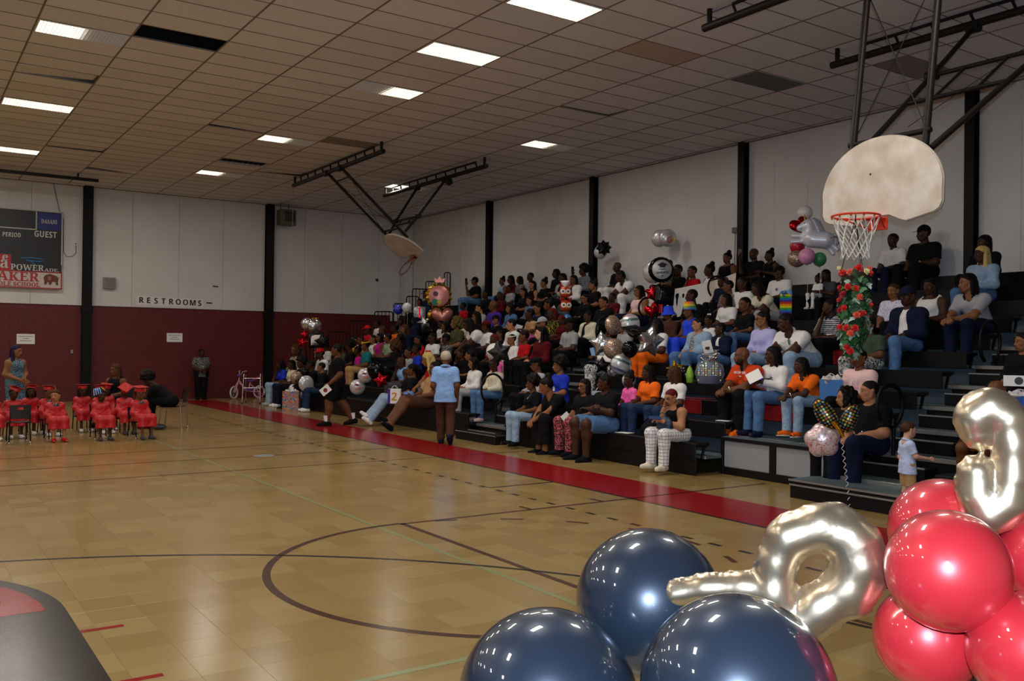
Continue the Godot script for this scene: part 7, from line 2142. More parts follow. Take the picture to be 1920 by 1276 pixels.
func butterfly(p: Vector3) -> void:
	var o := thing("butterfly_balloon", "dotted butterfly foil balloon with black wings held before the curly-haired woman", "balloon", face_cam(p, 0.15), "balloons held in the crowd")
	var m := foil_pattern("dots"); m.uv1_scale = Vector3.ONE * 3.2
	for q in [[V(-0.08, 0.10, 0), 0.42, 0.17, 0.30], [V(0.14, 0.03, 0.0), -0.55, 0.14, 0.26]]:
		var out := PackedVector2Array()
		for k in 28:
			var t := TAU * k / 28.0
			out.append(Vector2(cos(t) * q[2] * 0.62, sin(t) * q[3] * 0.62 * (1.0 + 0.15 * sin(t))))
		var w := part("wing", pillow(out, 0.05), m, o); w.transform = Transform3D(Basis(Vector3.BACK, q[1]), q[0])
	var mb := MB.new(); mb.tube([V(-0.02, 0.04, 0.05), V(0.03, -0.05, 0.05), V(0.06, -0.14, 0.05)], 0.03, 10, 0.018); part("body", mb, mat("foil_gold", Color("c89a28"), 0.2, 0.92), o)
	mb = MB.new()
	var pts := []
	for k in 90:
		var t := k / 89.0; var a := t * 70.0
		pts.append(V(0.04 + cos(a) * 0.013 - t * 0.02, -0.16 - t * 0.78, 0.04 + sin(a) * 0.013))
	mb.tube(pts, 0.005, 4); part("curled_ribbon", mb, mat("ribbon", Color("d8d8dc"), 0.4), o)

# ---------------------------------------------------------------- the far wall and small things
func wall_text(s: String, x: float, y: float, size: float, m: Material, parent: Node, nm := "lettering", z := 0.0, font := "Droid Sans", squeeze := 1.0, width := 0.0) -> void:
	if width > 0.0: squeeze = width / text_mesh(s, size * 1.37, 0.012, font, true).get_aabb().size.x
	var t := part(nm, text_mesh(s, size * 1.37, 0.012, font, true), m, parent)
	t.transform = Transform3D(Basis.from_scale(V(squeeze, 1, 1)), V(x, y, z))

func build_far_wall_items() -> void:
	var zw := WZ + 0.006
	# scoreboard, its right part in view: x 0.35 .. 3.9, y 3.18 .. 5.34
	var o := thing("scoreboard", "black scoreboard with white lettering and advertising panels at the left edge", "scoreboard", Transform3D(Basis(), V(0, 0, WZ + 0.02)))
	var mb := MB.new(); mb.box(V(2.1, 4.48, 0.07), V(3.6, 1.72, 0.14), 0.01); part("cabinet", mb, mat("board_black", Color("121214"), 0.45), o)
	mb = MB.new()
	var fr := mat("board_frame", Color("b8b6b0"), 0.4)
	mb.box(V(2.1, 5.335, 0.075), V(3.64, 0.03, 0.16), 0.006); mb.box(V(3.9, 4.6, 0.075), V(0.035, 1.5, 0.16), 0.006)
	mb.box(V(2.5, 4.81, 0.145), V(1.5, 0.03, 0.012)); mb.box(V(3.25, 5.06, 0.145), V(0.03, 0.5, 0.012))
	part("frame", mb, fr, o)
	var wt := mat("board_white", Color("c9c7c2"), 0.5)
	mb = MB.new(); mb.box(V(3.58, 5.06, 0.143), V(0.60, 0.46, 0.01)); part("blue_panel", mb, mat("board_blue", Color("101c70"), 0.4), o)
	wall_text("DASANI", 3.57, 5.055, 0.115, wt, o, "lettering", 0.155, "Droid Serif", 0.85, 0.40)
	wall_text("GUEST", 3.48, 4.69, 0.17, wt, o, "lettering", 0.155, "Droid Sans", 0.85, 0.56)
	wall_text("PERIOD", 2.65, 4.62, 0.12, wt, o, "lettering", 0.155, "Droid Sans", 0.8, 0.44)
	mb = MB.new(); mb.box(V(1.85, 3.85, 0.145), V(1.58, 0.46, 0.012)); part("red_panel", mb, mat("board_red", Color("b01218"), 0.45), o)
	wall_text("ca", 2.38, 3.84, 0.30, wt, o, "lettering", 0.16, "Droid Serif", 0.9); wall_text("e", 2.50, 4.0, 0.2, wt, o, "lettering", 0.16, "Droid Serif")
	wall_text("POWER", 3.04, 3.74, 0.165, wt, o, "lettering", 0.155, "Droid Serif", 1.0, 0.82); wall_text("ADE.", 3.66, 3.70, 0.09, wt, o, "lettering", 0.155, "Droid Serif", 1.15, 0.38)
	mb = MB.new(); mb.tube([V(2.88, 3.99, 0.15), V(3.1, 4.02, 0.15), V(3.4, 4.0, 0.15), V(3.46, 3.95, 0.15), V(3.35, 3.92, 0.15), V(3.0, 3.94, 0.15)], 0.014, 6); mb.tube([V(3.12, 3.93, 0.15), V(3.2, 3.86, 0.15), V(3.26, 3.8, 0.15)], 0.012, 6); part("blue_swirl", mb, mat("swirl_blue", Color("3a8ac8"), 0.4), o)
	mb = MB.new(); mb.box(V(2.1, 3.41, 0.07), V(3.6, 0.46, 0.13), 0.01); part("name_panel", mb, mat("board_cream", Color("c9c0b8"), 0.5), o)
	var rd := mat("board_letter_red", Color("b0241c"), 0.5)
	mb = MB.new(); mb.box(V(2.1, 3.19, 0.13), V(3.62, 0.028, 0.03)); mb.box(V(2.1, 3.635, 0.13), V(3.62, 0.022, 0.03)); mb.box(V(3.9, 3.41, 0.13), V(0.028, 0.46, 0.03)); part("name_panel_edge", mb, rd, o)
	wall_text("BAKER", 2.70, 3.485, 0.25, rd, o, "lettering", 0.145, "Droid Serif", 1.35, 1.26)
	wall_text("MIDDLE SCHOOL", 2.69, 3.275, 0.115, rd, o, "lettering", 0.145, "Droid Serif", 1.42, 1.34)
	# the buffalo
	var bf := mat("buffalo_brown", Color("6a3a2c"), 0.6)
	mb = MB.new(); mb.prism(PackedVector2Array([Vector2(-.17, -.03), Vector2(-.19, .05), Vector2(-.14, .12), Vector2(-.04, .16), Vector2(.06, .13), Vector2(.15, .10), Vector2(.19, .03), Vector2(.17, -.06), Vector2(.18, -.15), Vector2(.13, -.15), Vector2(.11, -.06), Vector2(.03, -.06), Vector2(0, -.15), Vector2(-.05, -.15), Vector2(-.06, -.07), Vector2(-.10, -.08), Vector2(-.12, -.15), Vector2(-.17, -.14)]), 0.012, Transform3D(Basis(), V(3.64, 3.44, 0.142)))
	part("buffalo", mb, bf, o)
	mb = MB.new(); mb.ball(V(3.60, 3.47, 0.15), V(0.05, 0.06, 0.01), 12, 8); mb.tube([V(3.81, 3.48, 0.15), V(3.85, 3.52, 0.15)], 0.008, 6); part("buffalo_mark", mb, mat("buffalo_tan", Color("a8705a"), 0.6), o)
	# wires
	mb = MB.new(); mb.tube([V(3.68, CEIL, zw + 0.01), V(3.76, 5.8, zw + 0.02), V(3.84, 5.42, zw + 0.03), V(3.86, 5.34, zw + 0.05)], 0.008, 6); single("hanging_wire", mb, M.ink, "thin dark wire running from the ceiling to the scoreboard's top corner", "wire")
	mb = MB.new(); mb.tube([V(3.95, 5.2, zw + 0.02), V(3.96, 4.6, zw + 0.02), V(3.97, 4.25, zw + 0.02), V(4.05, 4.12, zw + 0.03), V(4.2, 4.14, zw + 0.03), V(4.29, 4.25, zw + 0.02), V(4.28, 4.45, zw + 0.01)], 0.007, 6); single("power_cord", mb, M.ink, "dark cord looping from the scoreboard's side to a wall outlet", "cord")
	o = thing("wall_outlet", "small pale outlet on the far wall right of the scoreboard", "outlet", Transform3D(Basis(), V(4.28, 4.47, WZ)))
	mb = MB.new(); mb.box(V(0, 0, 0.012), V(0.09, 0.13, 0.024), 0.005); part("plate", mb, M.white_paint, o)
	mb = MB.new(); mb.box(V(0, 0.03, 0.026), V(0.03, 0.03, 0.01), 0.003); mb.box(V(0, -0.03, 0.026), V(0.03, 0.03, 0.01), 0.003); part("sockets", mb, M.ink, o)
	# RESTROOMS
	o = thing("restrooms_sign", "row of printed letters that reads RESTROOMS above the maroon block", "sign", Transform3D(Basis(), V(0, 0, WZ + 0.004)))
	var s := "RESTROOMS"
	for i in s.length():
		var x := lerpf(6.07, 7.78, i / 8.0); var y := lerpf(2.955, 2.92, i / 8.0)
		mb = MB.new(); mb.box(V(x, y, 0.001), V(0.215, 0.27 - (0.02 if i % 2 else 0.0), 0.002)); part("letter_sheet", mb, mat("sheet", Color("e4e1dd"), 0.4), o)
		wall_text(s[i], x, y + 0.01, 0.17, M.ink, o, "letter", 0.006)
	for q in [[8.07, 2.95, "dash-shaped dark strip beside the restrooms letters"], [8.25, 3.47, "dash-shaped dark strip alone on the wall above the restrooms letters"]]:
		mb = MB.new(); mb.box(V(q[0], q[1], WZ + 0.008), V(0.17, 0.036, 0.012), 0.003, Basis(Vector3.BACK, -0.04)); single("dark_strip", mb, M.ink, q[2], "strip")
	# loudspeaker box
	o = thing("wall_speaker", "small grey square wall speaker between the scoreboard and the restrooms letters", "speaker", Transform3D(Basis(), V(5.18, 3.42, WZ)))
	mb = MB.new(); mb.box(V(0, 0, 0.06), V(0.33, 0.33, 0.12), 0.012); part("box", mb, mat("speaker_grey", Color("8f8c8a"), 0.6), o)
	mb = MB.new(); mb.box(V(0, 0, 0.122), V(0.27, 0.27, 0.006), 0.003); part("grille", mb, mat("speaker_grille", Color("7f7c7a"), 0.8), o)
	o = thing("unit_heater", "olive grey heater box hung under the ceiling beside the far wall column", "heater", Transform3D(Basis(), V(10.35, 5.74, WZ + 0.42)))
	mb = MB.new(); mb.box(Vector3.ZERO, V(0.52, 0.5, 0.36), 0.02); part("case", mb, mat("heater_olive", Color("5c5c48"), 0.5), o)
	mb = MB.new(); mb.box(V(0.06, 0.02, 0.182), V(0.34, 0.32, 0.01), 0.004)
	part("opening", mb, M.ink, o)
	mb = MB.new()
	for k in 6: mb.box(V(0.06, -0.11 + k * 0.052, 0.19), V(0.33, 0.012, 0.012))
	part("louvres", mb, mat("heater_olive", Color("5c5c48"), 0.5), o)
	mb = MB.new()
	for x in [-0.2, 0.05, 0.2]: mb.tube([V(x, 0.25, 0), V(x + (0.02 if x == 0.05 else 0.0), 0.36, 0), V(x, 0.44, 0)], 0.012, 6)
	part("hangers", mb, M.rail_black, o)
	# paper notices
	for q in [[3.05, 1.765, 0.45, 0.28, "white paper notice on the maroon wall at the left, behind the woman with purple hair"], [7.05, 1.865, 0.46, 0.27, "white paper notice with print on the maroon wall above the standing woman in black"]]:
		o = thing("paper_notice", q[4], "notice", Transform3D(Basis(), V(q[0], q[1], WZ + 0.004)))
		mb = MB.new(); mb.box(Vector3.ZERO, V(q[2], q[3], 0.003)); part("sheet", mb, M.paper, o)
		mb = MB.new()
		for k in 3: mb.box(V(0, 0.07 - k * 0.06, 0.002), V(q[2] * [0.8, 0.35, 0.62][k], 0.014, 0.002))
		part("print_lines", mb, mat("ink_grey", Color("6a6664"), 0.7), o)
	mb = MB.new(); mb.box(V(4.22, 1.42, WZ + 0.02), V(0.07, 0.11, 0.04), 0.008); single("switch_box", mb, mat("dull_metal", Color("8f9294"), 0.4, 0.4), "small metal switch box on the maroon wall left of the black column", "switch")
	# wall plate by the second column on the right
	o = thing("wall_plate", "pale square cover plate with a thin cord on the bleacher wall beside a black column", "plate", Transform3D(Basis(), V(WX, 3.95, -14.08)))
	mb = MB.new(); mb.box(V(-0.004, 0, 0), V(0.008, 0.30, 0.24), 0.003); part("plate", mb, M.wall_grey, o)
	mb = MB.new(); mb.box(V(-0.03, 0.36, 0.42), V(0.06, 0.12, 0.16), 0.006); part("box", mb, mat("box_tan", Color("6f6558"), 0.6), o)
	mb = MB.new(); mb.tube([V(-0.03, 0.30, 0.42), V(-0.03, -0.5, 0.40), V(-0.03, -0.9, 0.41)], 0.008, 6); part("cord", mb, mat("cord_rust", Color("6a4038"), 0.7), o)
	# pull cord under the far hoop rail
	mb = MB.new(); mb.tube([V(8.8, 5.9, -23.45), V(8.8, 4.6, -23.47)], 0.005, 5); mb.ball(V(8.8, 4.58, -23.47), V(0.015, 0.03, 0.015), 8, 6); single("pull_cord", mb, mat("cord_pale", Color("8a8478"), 0.8), "thin pale cord hanging from the far hoop's rail", "cord")
	mb = MB.new(); mb.lathe([Vector2(0, 0), Vector2(0.05, 0.0), Vector2(0.05, 0.03), Vector2(0, 0.04)], 14, Transform3D(Basis(Vector3.RIGHT, PI / 2), V(13.75, 3.95, WZ))); single("wall_bumper", mb, M.ink, "small round dark bumper on the far wall near the corner", "knob")

func build_small_things() -> void:
	bicycle(); walker(); gift_things(); banner(); hand_things()

func torus(mb: MB, c: Vector3, r: float, t: float, axis_x := false, n := 32) -> void:
	var pts := []
	for k in n:
		var a := TAU * k / n
		pts.append(c + (V(0, cos(a), sin(a)) if axis_x else V(cos(a), sin(a), 0)) * r)
	mb.tube(pts, t, 8, -1.0, true)

func bicycle() -> void:
	# frame lies in its own x, y plane; front wheel at -x
	var o := thing("childs_bicycle", "small pink and white child's bicycle parked against the maroon wall", "bicycle", Transform3D(Basis(Vector3.UP, 0.15), V(9.1, 0, -28.0)))
	var pink := mat("bike_pink", Color("d8a0b8"), 0.35); var hot := mat("bike_magenta", Color("c01878"), 0.4); var white := mat("bike_tyre", Color("c8c4c4"), 0.6); var pur := mat("bike_purple", Color("6a3a88"), 0.45)
	for q in [[-0.42, 0.5], [0.42, 0.0]]:
		var w := MB.new(); torus(w, V(0, 0.2, 0), 0.175, 0.028)
		var t := part("tyre", w, white, o); t.transform = Transform3D(Basis(Vector3.UP, q[1]), V(q[0], 0, 0))
		w = MB.new()
		for k in 10: w.tube([V(0, 0.2, 0), V(cos(TAU * k / 10) * 0.165, 0.2 + sin(TAU * k / 10) * 0.165, 0)], 0.003, 4)
		w.tube([V(0, 0.2, -0.04), V(0, 0.2, 0.04)], 0.02, 8)
		t = part("spokes", w, M.chrome, o); t.transform = Transform3D(Basis(Vector3.UP, q[1]), V(q[0], 0, 0))
	var mb := MB.new()
	mb.tube([V(-0.27, 0.58, 0), V(-0.1, 0.36, 0), V(0.08, 0.26, 0)], 0.026, 8); mb.tube([V(-0.25, 0.50, 0), V(0.0, 0.24, 0)], 0.02, 8); mb.tube([V(0.05, 0.24, 0), V(0.12, 0.52, 0)], 0.02, 8)
	for s in [-1.0, 1.0]: mb.tube([V(0.03, 0.24, 0.04 * s), V(0.42, 0.2, 0.05 * s)], 0.014, 6); mb.tube([V(0.10, 0.46, 0.03 * s), V(0.42, 0.2, 0.05 * s)], 0.012, 6)
	part("frame", mb, pink, o)
	mb = MB.new()
	for s in [-1.0, 1.0]: mb.tube([V(-0.42, 0.2, 0.05 * s), V(-0.33, 0.44, 0.045 * s), V(-0.29, 0.52, 0.0)], 0.014, 6)
	mb.tube([V(-0.29, 0.52, 0), V(-0.22, 0.74, 0)], 0.018, 8); part("fork", mb, pink, o)
	mb = MB.new(); mb.tube([V(-0.14, 0.86, -0.24), V(-0.20, 0.84, -0.12), V(-0.22, 0.73, -0.03), V(-0.22, 0.73, 0.03), V(-0.20, 0.84, 0.12), V(-0.14, 0.86, 0.24)], 0.012, 8); part("handlebar", mb, white, o)
	mb = MB.new()
	for s in [-1.0, 1.0]: mb.tube([V(-0.15, 0.86, 0.18 * s), V(-0.10, 0.86, 0.26 * s)], 0.02, 8)
	part("grip", mb, hot, o)
	mb = MB.new(); mb.ball(V(0.14, 0.55, 0), V(0.13, 0.04, 0.08), 14, 8); part("saddle", mb, pur, o)
	mb = MB.new(); mb.ball(V(0.30, 0.62, 0), V(0.14, 0.03, 0.08), 14, 8, Basis(Vector3.BACK, 0.5)); part("doll_carrier", mb, hot, o)
	mb = MB.new(); mb.ball(V(-0.27, 0.72, 0.0), V(0.06, 0.05, 0.09), 12, 8); part("bag", mb, pur, o)
	mb = MB.new(); mb.ball(V(0.08, 0.3, 0.06), V(0.12, 0.06, 0.012), 14, 8); part("chain_guard", mb, pur, o)
	for s in [-1.0, 1.0]:
		mb = MB.new(); torus(mb, V(0.42, 0.10, 0.13 * s), 0.05, 0.018, false, 18); mb.tube([V(0.42, 0.2, 0.05 * s), V(0.42, 0.10, 0.11 * s)], 0.01, 6); part("training_wheel", mb, hot, o)

func walker() -> void:
	var o := thing("walking_frame", "silver folding walking frame beside the woman in royal blue", "walker", Transform3D(Basis(Vector3.UP, -0.5), V(9.0, 0, -25.6)))
	o.position = V(8.55, 0, -25.75)
	var mb := MB.new()
	for s in [-1.0, 1.0]:
		mb.tube([V(0.25 * s, 0.03, 0.28), V(0.23 * s, 0.80, 0.16), V(0.23 * s, 0.86, 0.12), V(0.23 * s, 0.86, -0.12), V(0.23 * s, 0.80, -0.16), V(0.25 * s, 0.03, -0.28)], 0.014, 8)
		mb.tube([V(0.24 * s, 0.35, 0.23), V(0.24 * s, 0.35, -0.23)], 0.011, 8)
	part("side_frame", mb, M.chrome, o)
	mb = MB.new(); mb.tube([V(-0.23, 0.72, 0.17), V(0.23, 0.72, 0.17)], 0.012, 8); mb.tube([V(-0.24, 0.45, 0.21), V(0.24, 0.45, 0.21)], 0.012, 8); part("crossbar", mb, M.chrome, o)
	mb = MB.new()
	for s in [-1.0, 1.0]:
		mb.tube([V(0.23 * s, 0.86, -0.10), V(0.23 * s, 0.86, 0.06)], 0.02, 8)
		for z in [-0.28, 0.28]: mb.lathe([Vector2(0, 0), Vector2(0.022, 0), Vector2(0.018, 0.05), Vector2(0, 0.05)], 10, Transform3D(Basis(), V(0.25 * s, 0, z)))
	part("grips_and_feet", mb, M.ink, o)

func gift_bag(label: String, p: Vector3, sz: Vector3, m: Material, yaw: float, tissue: Material) -> Node3D:
	var o := thing("gift_bag", label, "gift bag", Transform3D(Basis(Vector3.UP, yaw), p))
	var mb := MB.new(); var h := sz * 0.5; var t := 0.004
	for s in [-1.0, 1.0]:
		mb.box(V(0, h.y, h.z * s), V(sz.x, sz.y, t)); mb.box(V(h.x * s, h.y, 0), V(t, sz.y, sz.z))
	mb.box(V(0, t, 0), V(sz.x, t, sz.z)); part("bag", mb, m, o)
	for s in [-1.0, 1.0]:
		mb = MB.new(); var pts := []
		for k in 11: pts.append(V((k / 10.0 - 0.5) * sz.x * 0.5, sz.y + sin(PI * k / 10) * sz.y * 0.22, h.z * s * 0.98))
		mb.tube(pts, 0.004, 6); part("handle", mb, mat("ribbon", Color("d8d8dc"), 0.4), o)
	if tissue:
		mb = MB.new(); var r := RandomNumberGenerator.new(); r.seed = 4
		for k in 9:
			var c := V(r.randf_range(-0.35, 0.35) * sz.x, sz.y, r.randf_range(-0.3, 0.3) * sz.z)
			var out := PackedVector2Array()
			for i in 7: out.append(Vector2.from_angle(TAU * i / 7) * r.randf_range(0.04, 0.09))
			mb.add(pillow(out, 0.02), Transform3D(Basis.from_euler(V(r.randf() * 3, r.randf() * 3, r.randf() * 3)), c))
		part("tissue_paper", mb, tissue, o)
	return o

func gift_things() -> void:
	var tis := mat("tissue", Color("d9d4cc"), 0.8)
	gift_bag("tall gift bag with a colourful comic print on the floor before the far family", V(8.5, 0.0, -22.55), V(0.42, 0.5, 0.2), cloth("chs"), facing(-0.6, 0.8), tis)
	var o := gift_bag("white gift bag with a purple side and gold figure 2 by the reclining woman", V(8.55, 0.52, -16.85), V(0.26, 0.30, 0.11), M.paper, facing(-0.6, 0.8), null)
	words_on(o, "2", 0.16, V(0, 0.14, 0.06), mat("gold_print", Color("c88a28"), 0.5))
	var mb := MB.new(); mb.box(V(-0.105, 0.15, 0.058), V(0.05, 0.3, 0.006)); part("purple_band", mb, cloth("ppl"), o)
	o = gift_bag("small red gift bag beside the white bag with a figure 2", V(8.72, 0.50, -16.55), V(0.2, 0.22, 0.1), cloth("red"), facing(-0.6, 0.8), mat("tissue_blue", Color("5a8ac8"), 0.8))
	gift_bag("pale pink and white gift bag on the bench beside the girl in pink", V(9.35, 0.70, -11.25), V(0.24, 0.32, 0.12), mat("bag_pale", Color("c9ccd8"), 0.6), facing(-0.7, 0.7), null)
	gift_bag("light blue gift bag with white tissue beside the orange polo", V(10.05, 0.98, -7.42), V(0.27, 0.36, 0.16), mat("bag_blue", Color("3a7ac0"), 0.5), facing(-0.75, 0.65), tis)
	gift_bag("rainbow striped gift bag held by the woman with a baby", V(13.0, 2.35, -10.55), V(0.19, 0.36, 0.12), cloth("rbw"), facing(-0.7, 0.7), mat("tissue_blue", Color("5a8ac8"), 0.8))
	gift_bag("blue gift bag with white tissue at the right edge of the bleachers", V(9.5, 0.98, -4.75), V(0.3, 0.3, 0.14), mat("bag_deep_blue", Color("2050a8"), 0.5), facing(-0.8, 0.6), tis)
	mb = MB.new(); mb.box(Vector3.ZERO, V(0.22, 0.11, 0.004))
	var sh := single("programme_sheet", mb, M.paper, "white card with a dark round emblem above the blue gift bag at right", "card"); sh.transform = Transform3D(face_cam(V(9.5, 1.42, -4.8)).basis, V(9.5, 1.43, -4.8))
	mb = MB.new(); mb.lathe([Vector2(0, 0.003), Vector2(0.04, 0.003), Vector2(0.04, 0.004), Vector2(0, 0.004)], 16, Transform3D(Basis(Vector3.RIGHT, PI / 2), V(0.03, 0, 0))); part("emblem", mb, mat("emblem_dark", Color("3a3c48"), 0.7), sh)
	# cellophane gift basket
	o = thing("gift_basket", "cellophane-wrapped gift basket with a silver bow on the black bench", "gift basket", Transform3D(Basis(Vector3.UP, facing(-0.7, 0.7)), V(9.95, 1.21, -9.45)))
	mb = MB.new()
	for k in 7: mb.box(V(-0.15 + k * 0.05, 0.12 + 0.03 * (k % 3), 0.02 * (k % 2)), V(0.045, 0.2 + 0.05 * (k % 3), 0.1), 0.006)
	part("goodies", mb, foil_pattern("dots"), o)
	mb = MB.new(); mb.lathe([Vector2(0.14, 0.0), Vector2(0.19, 0.12), Vector2(0.185, 0.12), Vector2(0.13, 0.01), Vector2(0.0, 0.01)], 20); part("basket", mb, mat("basket_navy", Color("26306a"), 0.6), o)
	var ce := mat("cellophane", Color(0.9, 0.92, 0.95, 0.12), 0.05); ce.transparency = BaseMaterial3D.TRANSPARENCY_ALPHA
	mb = MB.new(); mb.lathe([Vector2(0.17, 0.0), Vector2(0.22, 0.15), Vector2(0.19, 0.28), Vector2(0.06, 0.36), Vector2(0.03, 0.38), Vector2(0.12, 0.48), Vector2(0.15, 0.5)], 11, Transform3D(), false); part("wrapping", mb, ce, o)
	mb = MB.new()
	for k in 12: mb.ball(V(cos(k * 0.52) * 0.09, 0.38 + 0.04 * sin(k * 1.7), sin(k * 0.52) * 0.09), V(0.055, 0.02, 0.03), 8, 6, Basis(Vector3.UP, -k * 0.52) * Basis(Vector3.BACK, 0.5))
	part("bow", mb, foil_mat("silver", Color("c9c9cc")), o)
	mb = MB.new(); mb.lathe([Vector2(0.0, 0.0), Vector2(0.05, 0.0), Vector2(0.06, 0.12), Vector2(0.03, 0.22), Vector2(0.0, 0.26)], 14)
	single("green_bottle", mb, mat("bottle_green", Color("8ab83a"), 0.3), "lime green bottle-shaped gift left of the cellophane basket", "gift").position = V(9.85, 1.21, -9.75)

func banner() -> void:
	# a printed vinyl banner draped over the second-last bench
	var o := thing("banner", "white printed banner with two portraits draped over the top benches", "banner", Transform3D())
	var a := V(14.0, 3.02, -15.5); var b := V(13.75, 3.22, -12.35); var rs := []
	var P := func(t: float, s: float, off: float) -> Vector3: return a.lerp(b, t) + V(-off - 0.03 * sin(t * 14.0) - 0.05 * s, -0.62 * s - 0.10 * sin(t * PI), 0)
	for r in 9:
		var ring := PackedVector3Array()
		for c in 30: ring.append(P.call(c / 29.0, r / 8.0, 0.0))
		rs.append(ring)
	var mb := MB.new(); mb.rings(rs, false, false)
	rs.clear()
	for r in 9:
		var ring := PackedVector3Array()
		for c in 30: ring.append(P.call(c / 29.0, r / 8.0, -0.004))
		ring.reverse(); rs.append(ring)
	mb.rings(rs, false, false)
	part("vinyl", mb, mat("banner_white", Color("d4d0cc"), 0.5), o)
	var patch := func(t0: float, t1: float, s0: float, s1: float, m: Material, nm: String, lift: float, oval: bool) -> void:
		var q := MB.new(); var rr := []
		for r in 9:
			var ring := PackedVector3Array()
			for c in 9:
				var u := c / 8.0 - 0.5; var v := r / 8.0 - 0.5
				if oval:
					var l := Vector2(u, v)
					if l.length() > 0.0: l = l.normalized() * maxf(absf(u), absf(v))
					u = l.x; v = l.y
				ring.append(P.call(lerpf(t0, t1, u + 0.5), lerpf(s0, s1, v + 0.5), lift))
			rr.append(ring)
		q.rings(rr, false, false); part(nm, q, m, o)
	patch.call(0.74, 1.0, 0.02, 1.0, mat("banner_peach", Color("d8c8b8"), 0.5), "peach_panel", 0.004, false)
	var sk := mat("portrait_skin", Color("9a6a48"), 0.6); var hr := mat("portrait_hair", Color("2a1c16"), 0.6)
	patch.call(0.185, 0.275, 0.0, 0.24, hr, "portrait_hair", 0.006, true); patch.call(0.195, 0.265, 0.07, 0.36, sk, "portrait_face", 0.009, true); patch.call(0.16, 0.30, 0.36, 0.95, cloth("red"), "portrait_shirt", 0.006, true)
	patch.call(0.84, 0.94, 0.0, 0.5, hr, "portrait_hair", 0.008, true); patch.call(0.855, 0.925, 0.08, 0.44, sk, "portrait_face", 0.011, true); patch.call(0.80, 0.97, 0.45, 1.0, cloth("wht"), "portrait_shirt", 0.008, true)
	var ink := mat("banner_rule", Color("b89a90"), 0.6)
	for k in 3: patch.call(0.02, 0.17, 0.12 + k * 0.16, 0.14 + k * 0.16, ink, "printed_rule", 0.005, false)
	patch.call(0.44, 0.48, 0.25, 0.55, mat("banner_blue", Color("bccad8"), 0.6), "printed_figure", 0.005, true); patch.call(0.52, 0.57, 0.25, 0.55, mat("banner_blue", Color("bccad8"), 0.6), "printed_figure", 0.005, true)

func held(nm: String, label: String, cat: String, who: String, side: String, sz: Vector3, m: Material, rot: Basis, off := Vector3.ZERO) -> void:
	for c in get_children():
		if c.has_meta("label") and (c.get_meta("label") as String).contains(who) and c.name.begins_with("person"):
			var hd: Dictionary = held_of[c.get_meta("label")]
			var q: Transform3D = c.transform * (hd[side] as Transform3D)
			var mb := MB.new(); mb.box(Vector3.ZERO, sz, minf(sz.x, minf(sz.y, sz.z)) * 0.3)
			var o := single(nm, mb, m, label, cat)
			o.transform = Transform3D(face_cam(q.origin).basis * rot, q.origin + off)
			return

var held_of := {}

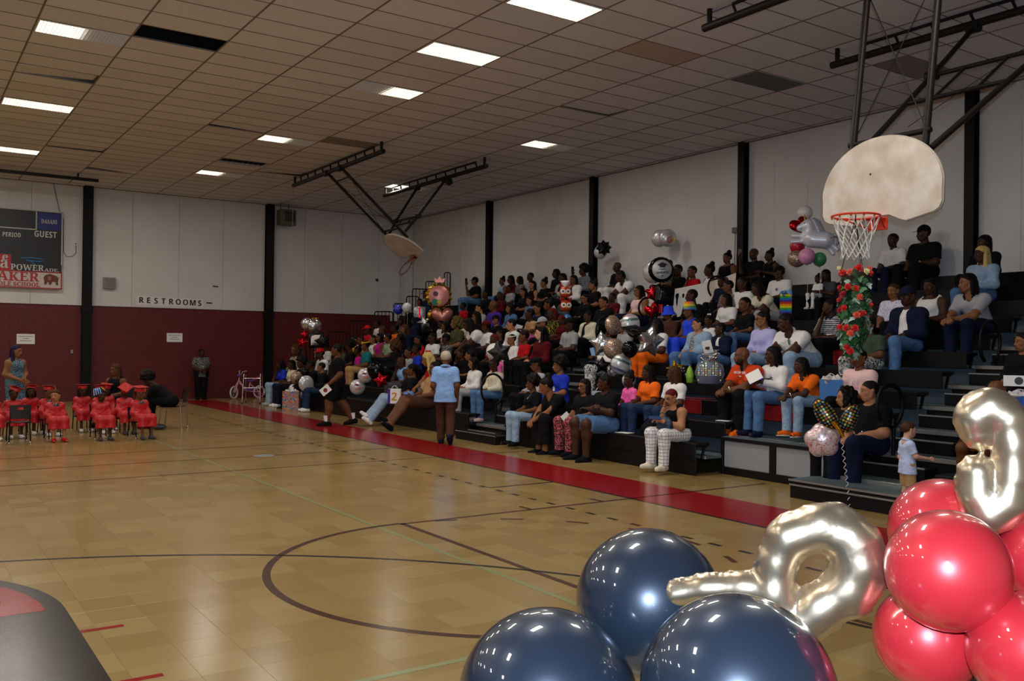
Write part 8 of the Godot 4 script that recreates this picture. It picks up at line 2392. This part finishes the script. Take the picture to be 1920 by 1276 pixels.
func hand_things() -> void:
	var ph := mat("phone_black", Color("121216"), 0.2); var pb := mat("phone_blue", Color("5a86b8"), 0.3)
	held("phone", "dark phone held up by the man in a cap on the top row", "phone", "filming with a phone", "R", V(0.078, 0.16, 0.012), ph, Basis(Vector3.UP, 0.6), V(0, 0.06, 0))
	held("phone", "phone held up beside the grey plaid shirt on the top row", "phone", "rounded black afro and grey plaid", "R", V(0.078, 0.16, 0.012), ph, Basis(Vector3.UP, 0.6), V(0, 0.07, 0))
	held("phone", "phone held up by the dark man next to the wall post", "phone", "dark man in a black tee taking a photo", "R", V(0.078, 0.16, 0.012), mat("phone_tan", Color("8a6a5a"), 0.4), Basis(Vector3.UP, 0.4), V(0, 0.06, 0))
	held("phone", "pale blue phone in the hands of the woman in zebra print trousers", "phone", "zebra print trousers looking", "R", V(0.078, 0.16, 0.012), pb, Basis(Vector3.BACK, 0.25), V(0, 0.08, 0))
	held("phone", "dark blue phone in the hand of the woman with cropped red hair", "phone", "cropped red hair", "L", V(0.16, 0.014, 0.078), mat("phone_navy", Color("28406a"), 0.3), Basis(Vector3.RIGHT, 0.4), V(-0.03, 0.03, 0))
	held("paper", "white folded programme read by the man with short dreadlocks", "paper", "short dreadlocks in a white", "R", V(0.20, 0.20, 0.004), M.paper, Basis(Vector3.BACK, 0.5) * Basis(Vector3.RIGHT, -0.8), V(-0.04, 0.06, 0))
	held("folder", "dark blue folder under the white programme of the man with short dreadlocks", "folder", "short dreadlocks in a white", "L", V(0.20, 0.13, 0.008), cloth("rbl"), Basis(Vector3.BACK, 0.2) * Basis(Vector3.RIGHT, -0.3), V(0.06, 0.02, -0.03))
	held("paper", "white paper in the hands of the woman in a navy denim jacket", "paper", "navy denim jacket over white", "R", V(0.15, 0.21, 0.004), M.paper, Basis(Vector3.BACK, 0.25), V(-0.03, 0.0, 0.02))
	held("paper", "white programme on the camouflage trousers of the heavyset woman", "paper", "pink camouflage trousers", "R", V(0.14, 0.20, 0.006), M.paper, Basis(Vector3.BACK, -0.9) * Basis(Vector3.RIGHT, -0.9), V(0, 0.02, 0))
	held("paper", "white paper held by the child in pink leggings", "paper", "child in pink leggings", "L", V(0.16, 0.12, 0.004), M.paper, Basis(Vector3.BACK, -0.3), V(0, 0.03, 0))
	held("paper", "white paper held by the person in a dark jacket on the upper rows", "paper", "dark jacket holding a white paper", "R", V(0.16, 0.2, 0.004), M.paper, Basis(Vector3.BACK, 0.5), V(0, 0.03, 0))
	held("gold_clutch", "shiny gold bag with straps on the lap of the woman with a pearl necklace", "bag", "pearl necklace and pale jeans", "L", V(0.20, 0.12, 0.05), mat("gold_leather", Color("c08a18"), 0.3, 0.7), Basis(Vector3.BACK, 0.1), V(0.03, -0.08, 0.02))
	# handbag on the lap of the red-haired woman
	for c in get_children():
		if c.has_meta("label") and (c.get_meta("label") as String).begins_with("woman with cropped red hair"):
			var o := thing("handbag", "navy handbag with gold buckles on the lap of the red-haired woman", "handbag", Transform3D(c.transform.basis, c.transform * V(0.03, 0.17, 0.30)))
			var mb := MB.new(); mb.ball(V(0, 0.10, 0), V(0.17, 0.12, 0.08), 18, 12); mb.box(V(0, 0.07, 0), V(0.32, 0.14, 0.13), 0.03); part("bag", mb, mat("bag_navy", Color("1c3048"), 0.45), o)
			mb = MB.new(); var pts := []
			for k in 13: pts.append(V(cos(PI * k / 12) * 0.09, 0.18 + sin(PI * k / 12) * 0.10, 0.05))
			mb.tube(pts, 0.008, 6); part("handle", mb, mat("bag_navy", Color("1c3048"), 0.45), o)
			mb = MB.new()
			for s in [-1.0, 1.0]: torus(mb, V(0.09 * s, 0.17, 0.065), 0.014, 0.004, false, 12)
			part("buckle", mb, mat("gold", Color("d0a848"), 0.25, 1.0), o)
		if c.has_meta("label") and (c.get_meta("label") as String).begins_with("woman with long dark hair in a charcoal top"):
			var q: Transform3D = c.transform
			figure("baby with a topknot in a white outfit on the lap of the woman in charcoal", "spectators on the bleachers", q * V(-0.05, 0.19, 0.24), q.basis.get_euler().y, 0.46, 4, "bun:blk", "twht", "pwht", "c", "lap", 0, 0, {"shoes": "wht"})
	# papers and bags left on the benches
	var mb := MB.new(); mb.box(Vector3.ZERO, V(0.12, 0.008, 0.2), 0.002)
	single("booklet", mb, M.paper, "white booklet lying on the bench edge at the bleacher cut-out", "booklet").transform = Transform3D(Basis(Vector3.UP, 0.3), V(9.72, 0.706, -8.95))
	mb = MB.new(); mb.box(Vector3.ZERO, V(0.16, 0.006, 0.25), 0.002)
	single("booklet", mb, M.paper, "white booklet lying on the lowest bench beside the denim shorts", "booklet").transform = Transform3D(Basis(Vector3.UP, 0.2), V(9.1, 0.446, -10.35))
	mb = MB.new(); mb.ball(V(0, 0.1, 0), V(0.13, 0.12, 0.16), 16, 10); mb.tube([V(-0.05, 0.2, -0.1), V(-0.03, 0.27, 0.0), V(-0.05, 0.2, 0.1)], 0.01, 6)
	single("black_bag", mb, cloth("blk"), "black bag on the lowest bench beside the woman with red hair", "bag").position = V(9.1, 0.44, -9.78)
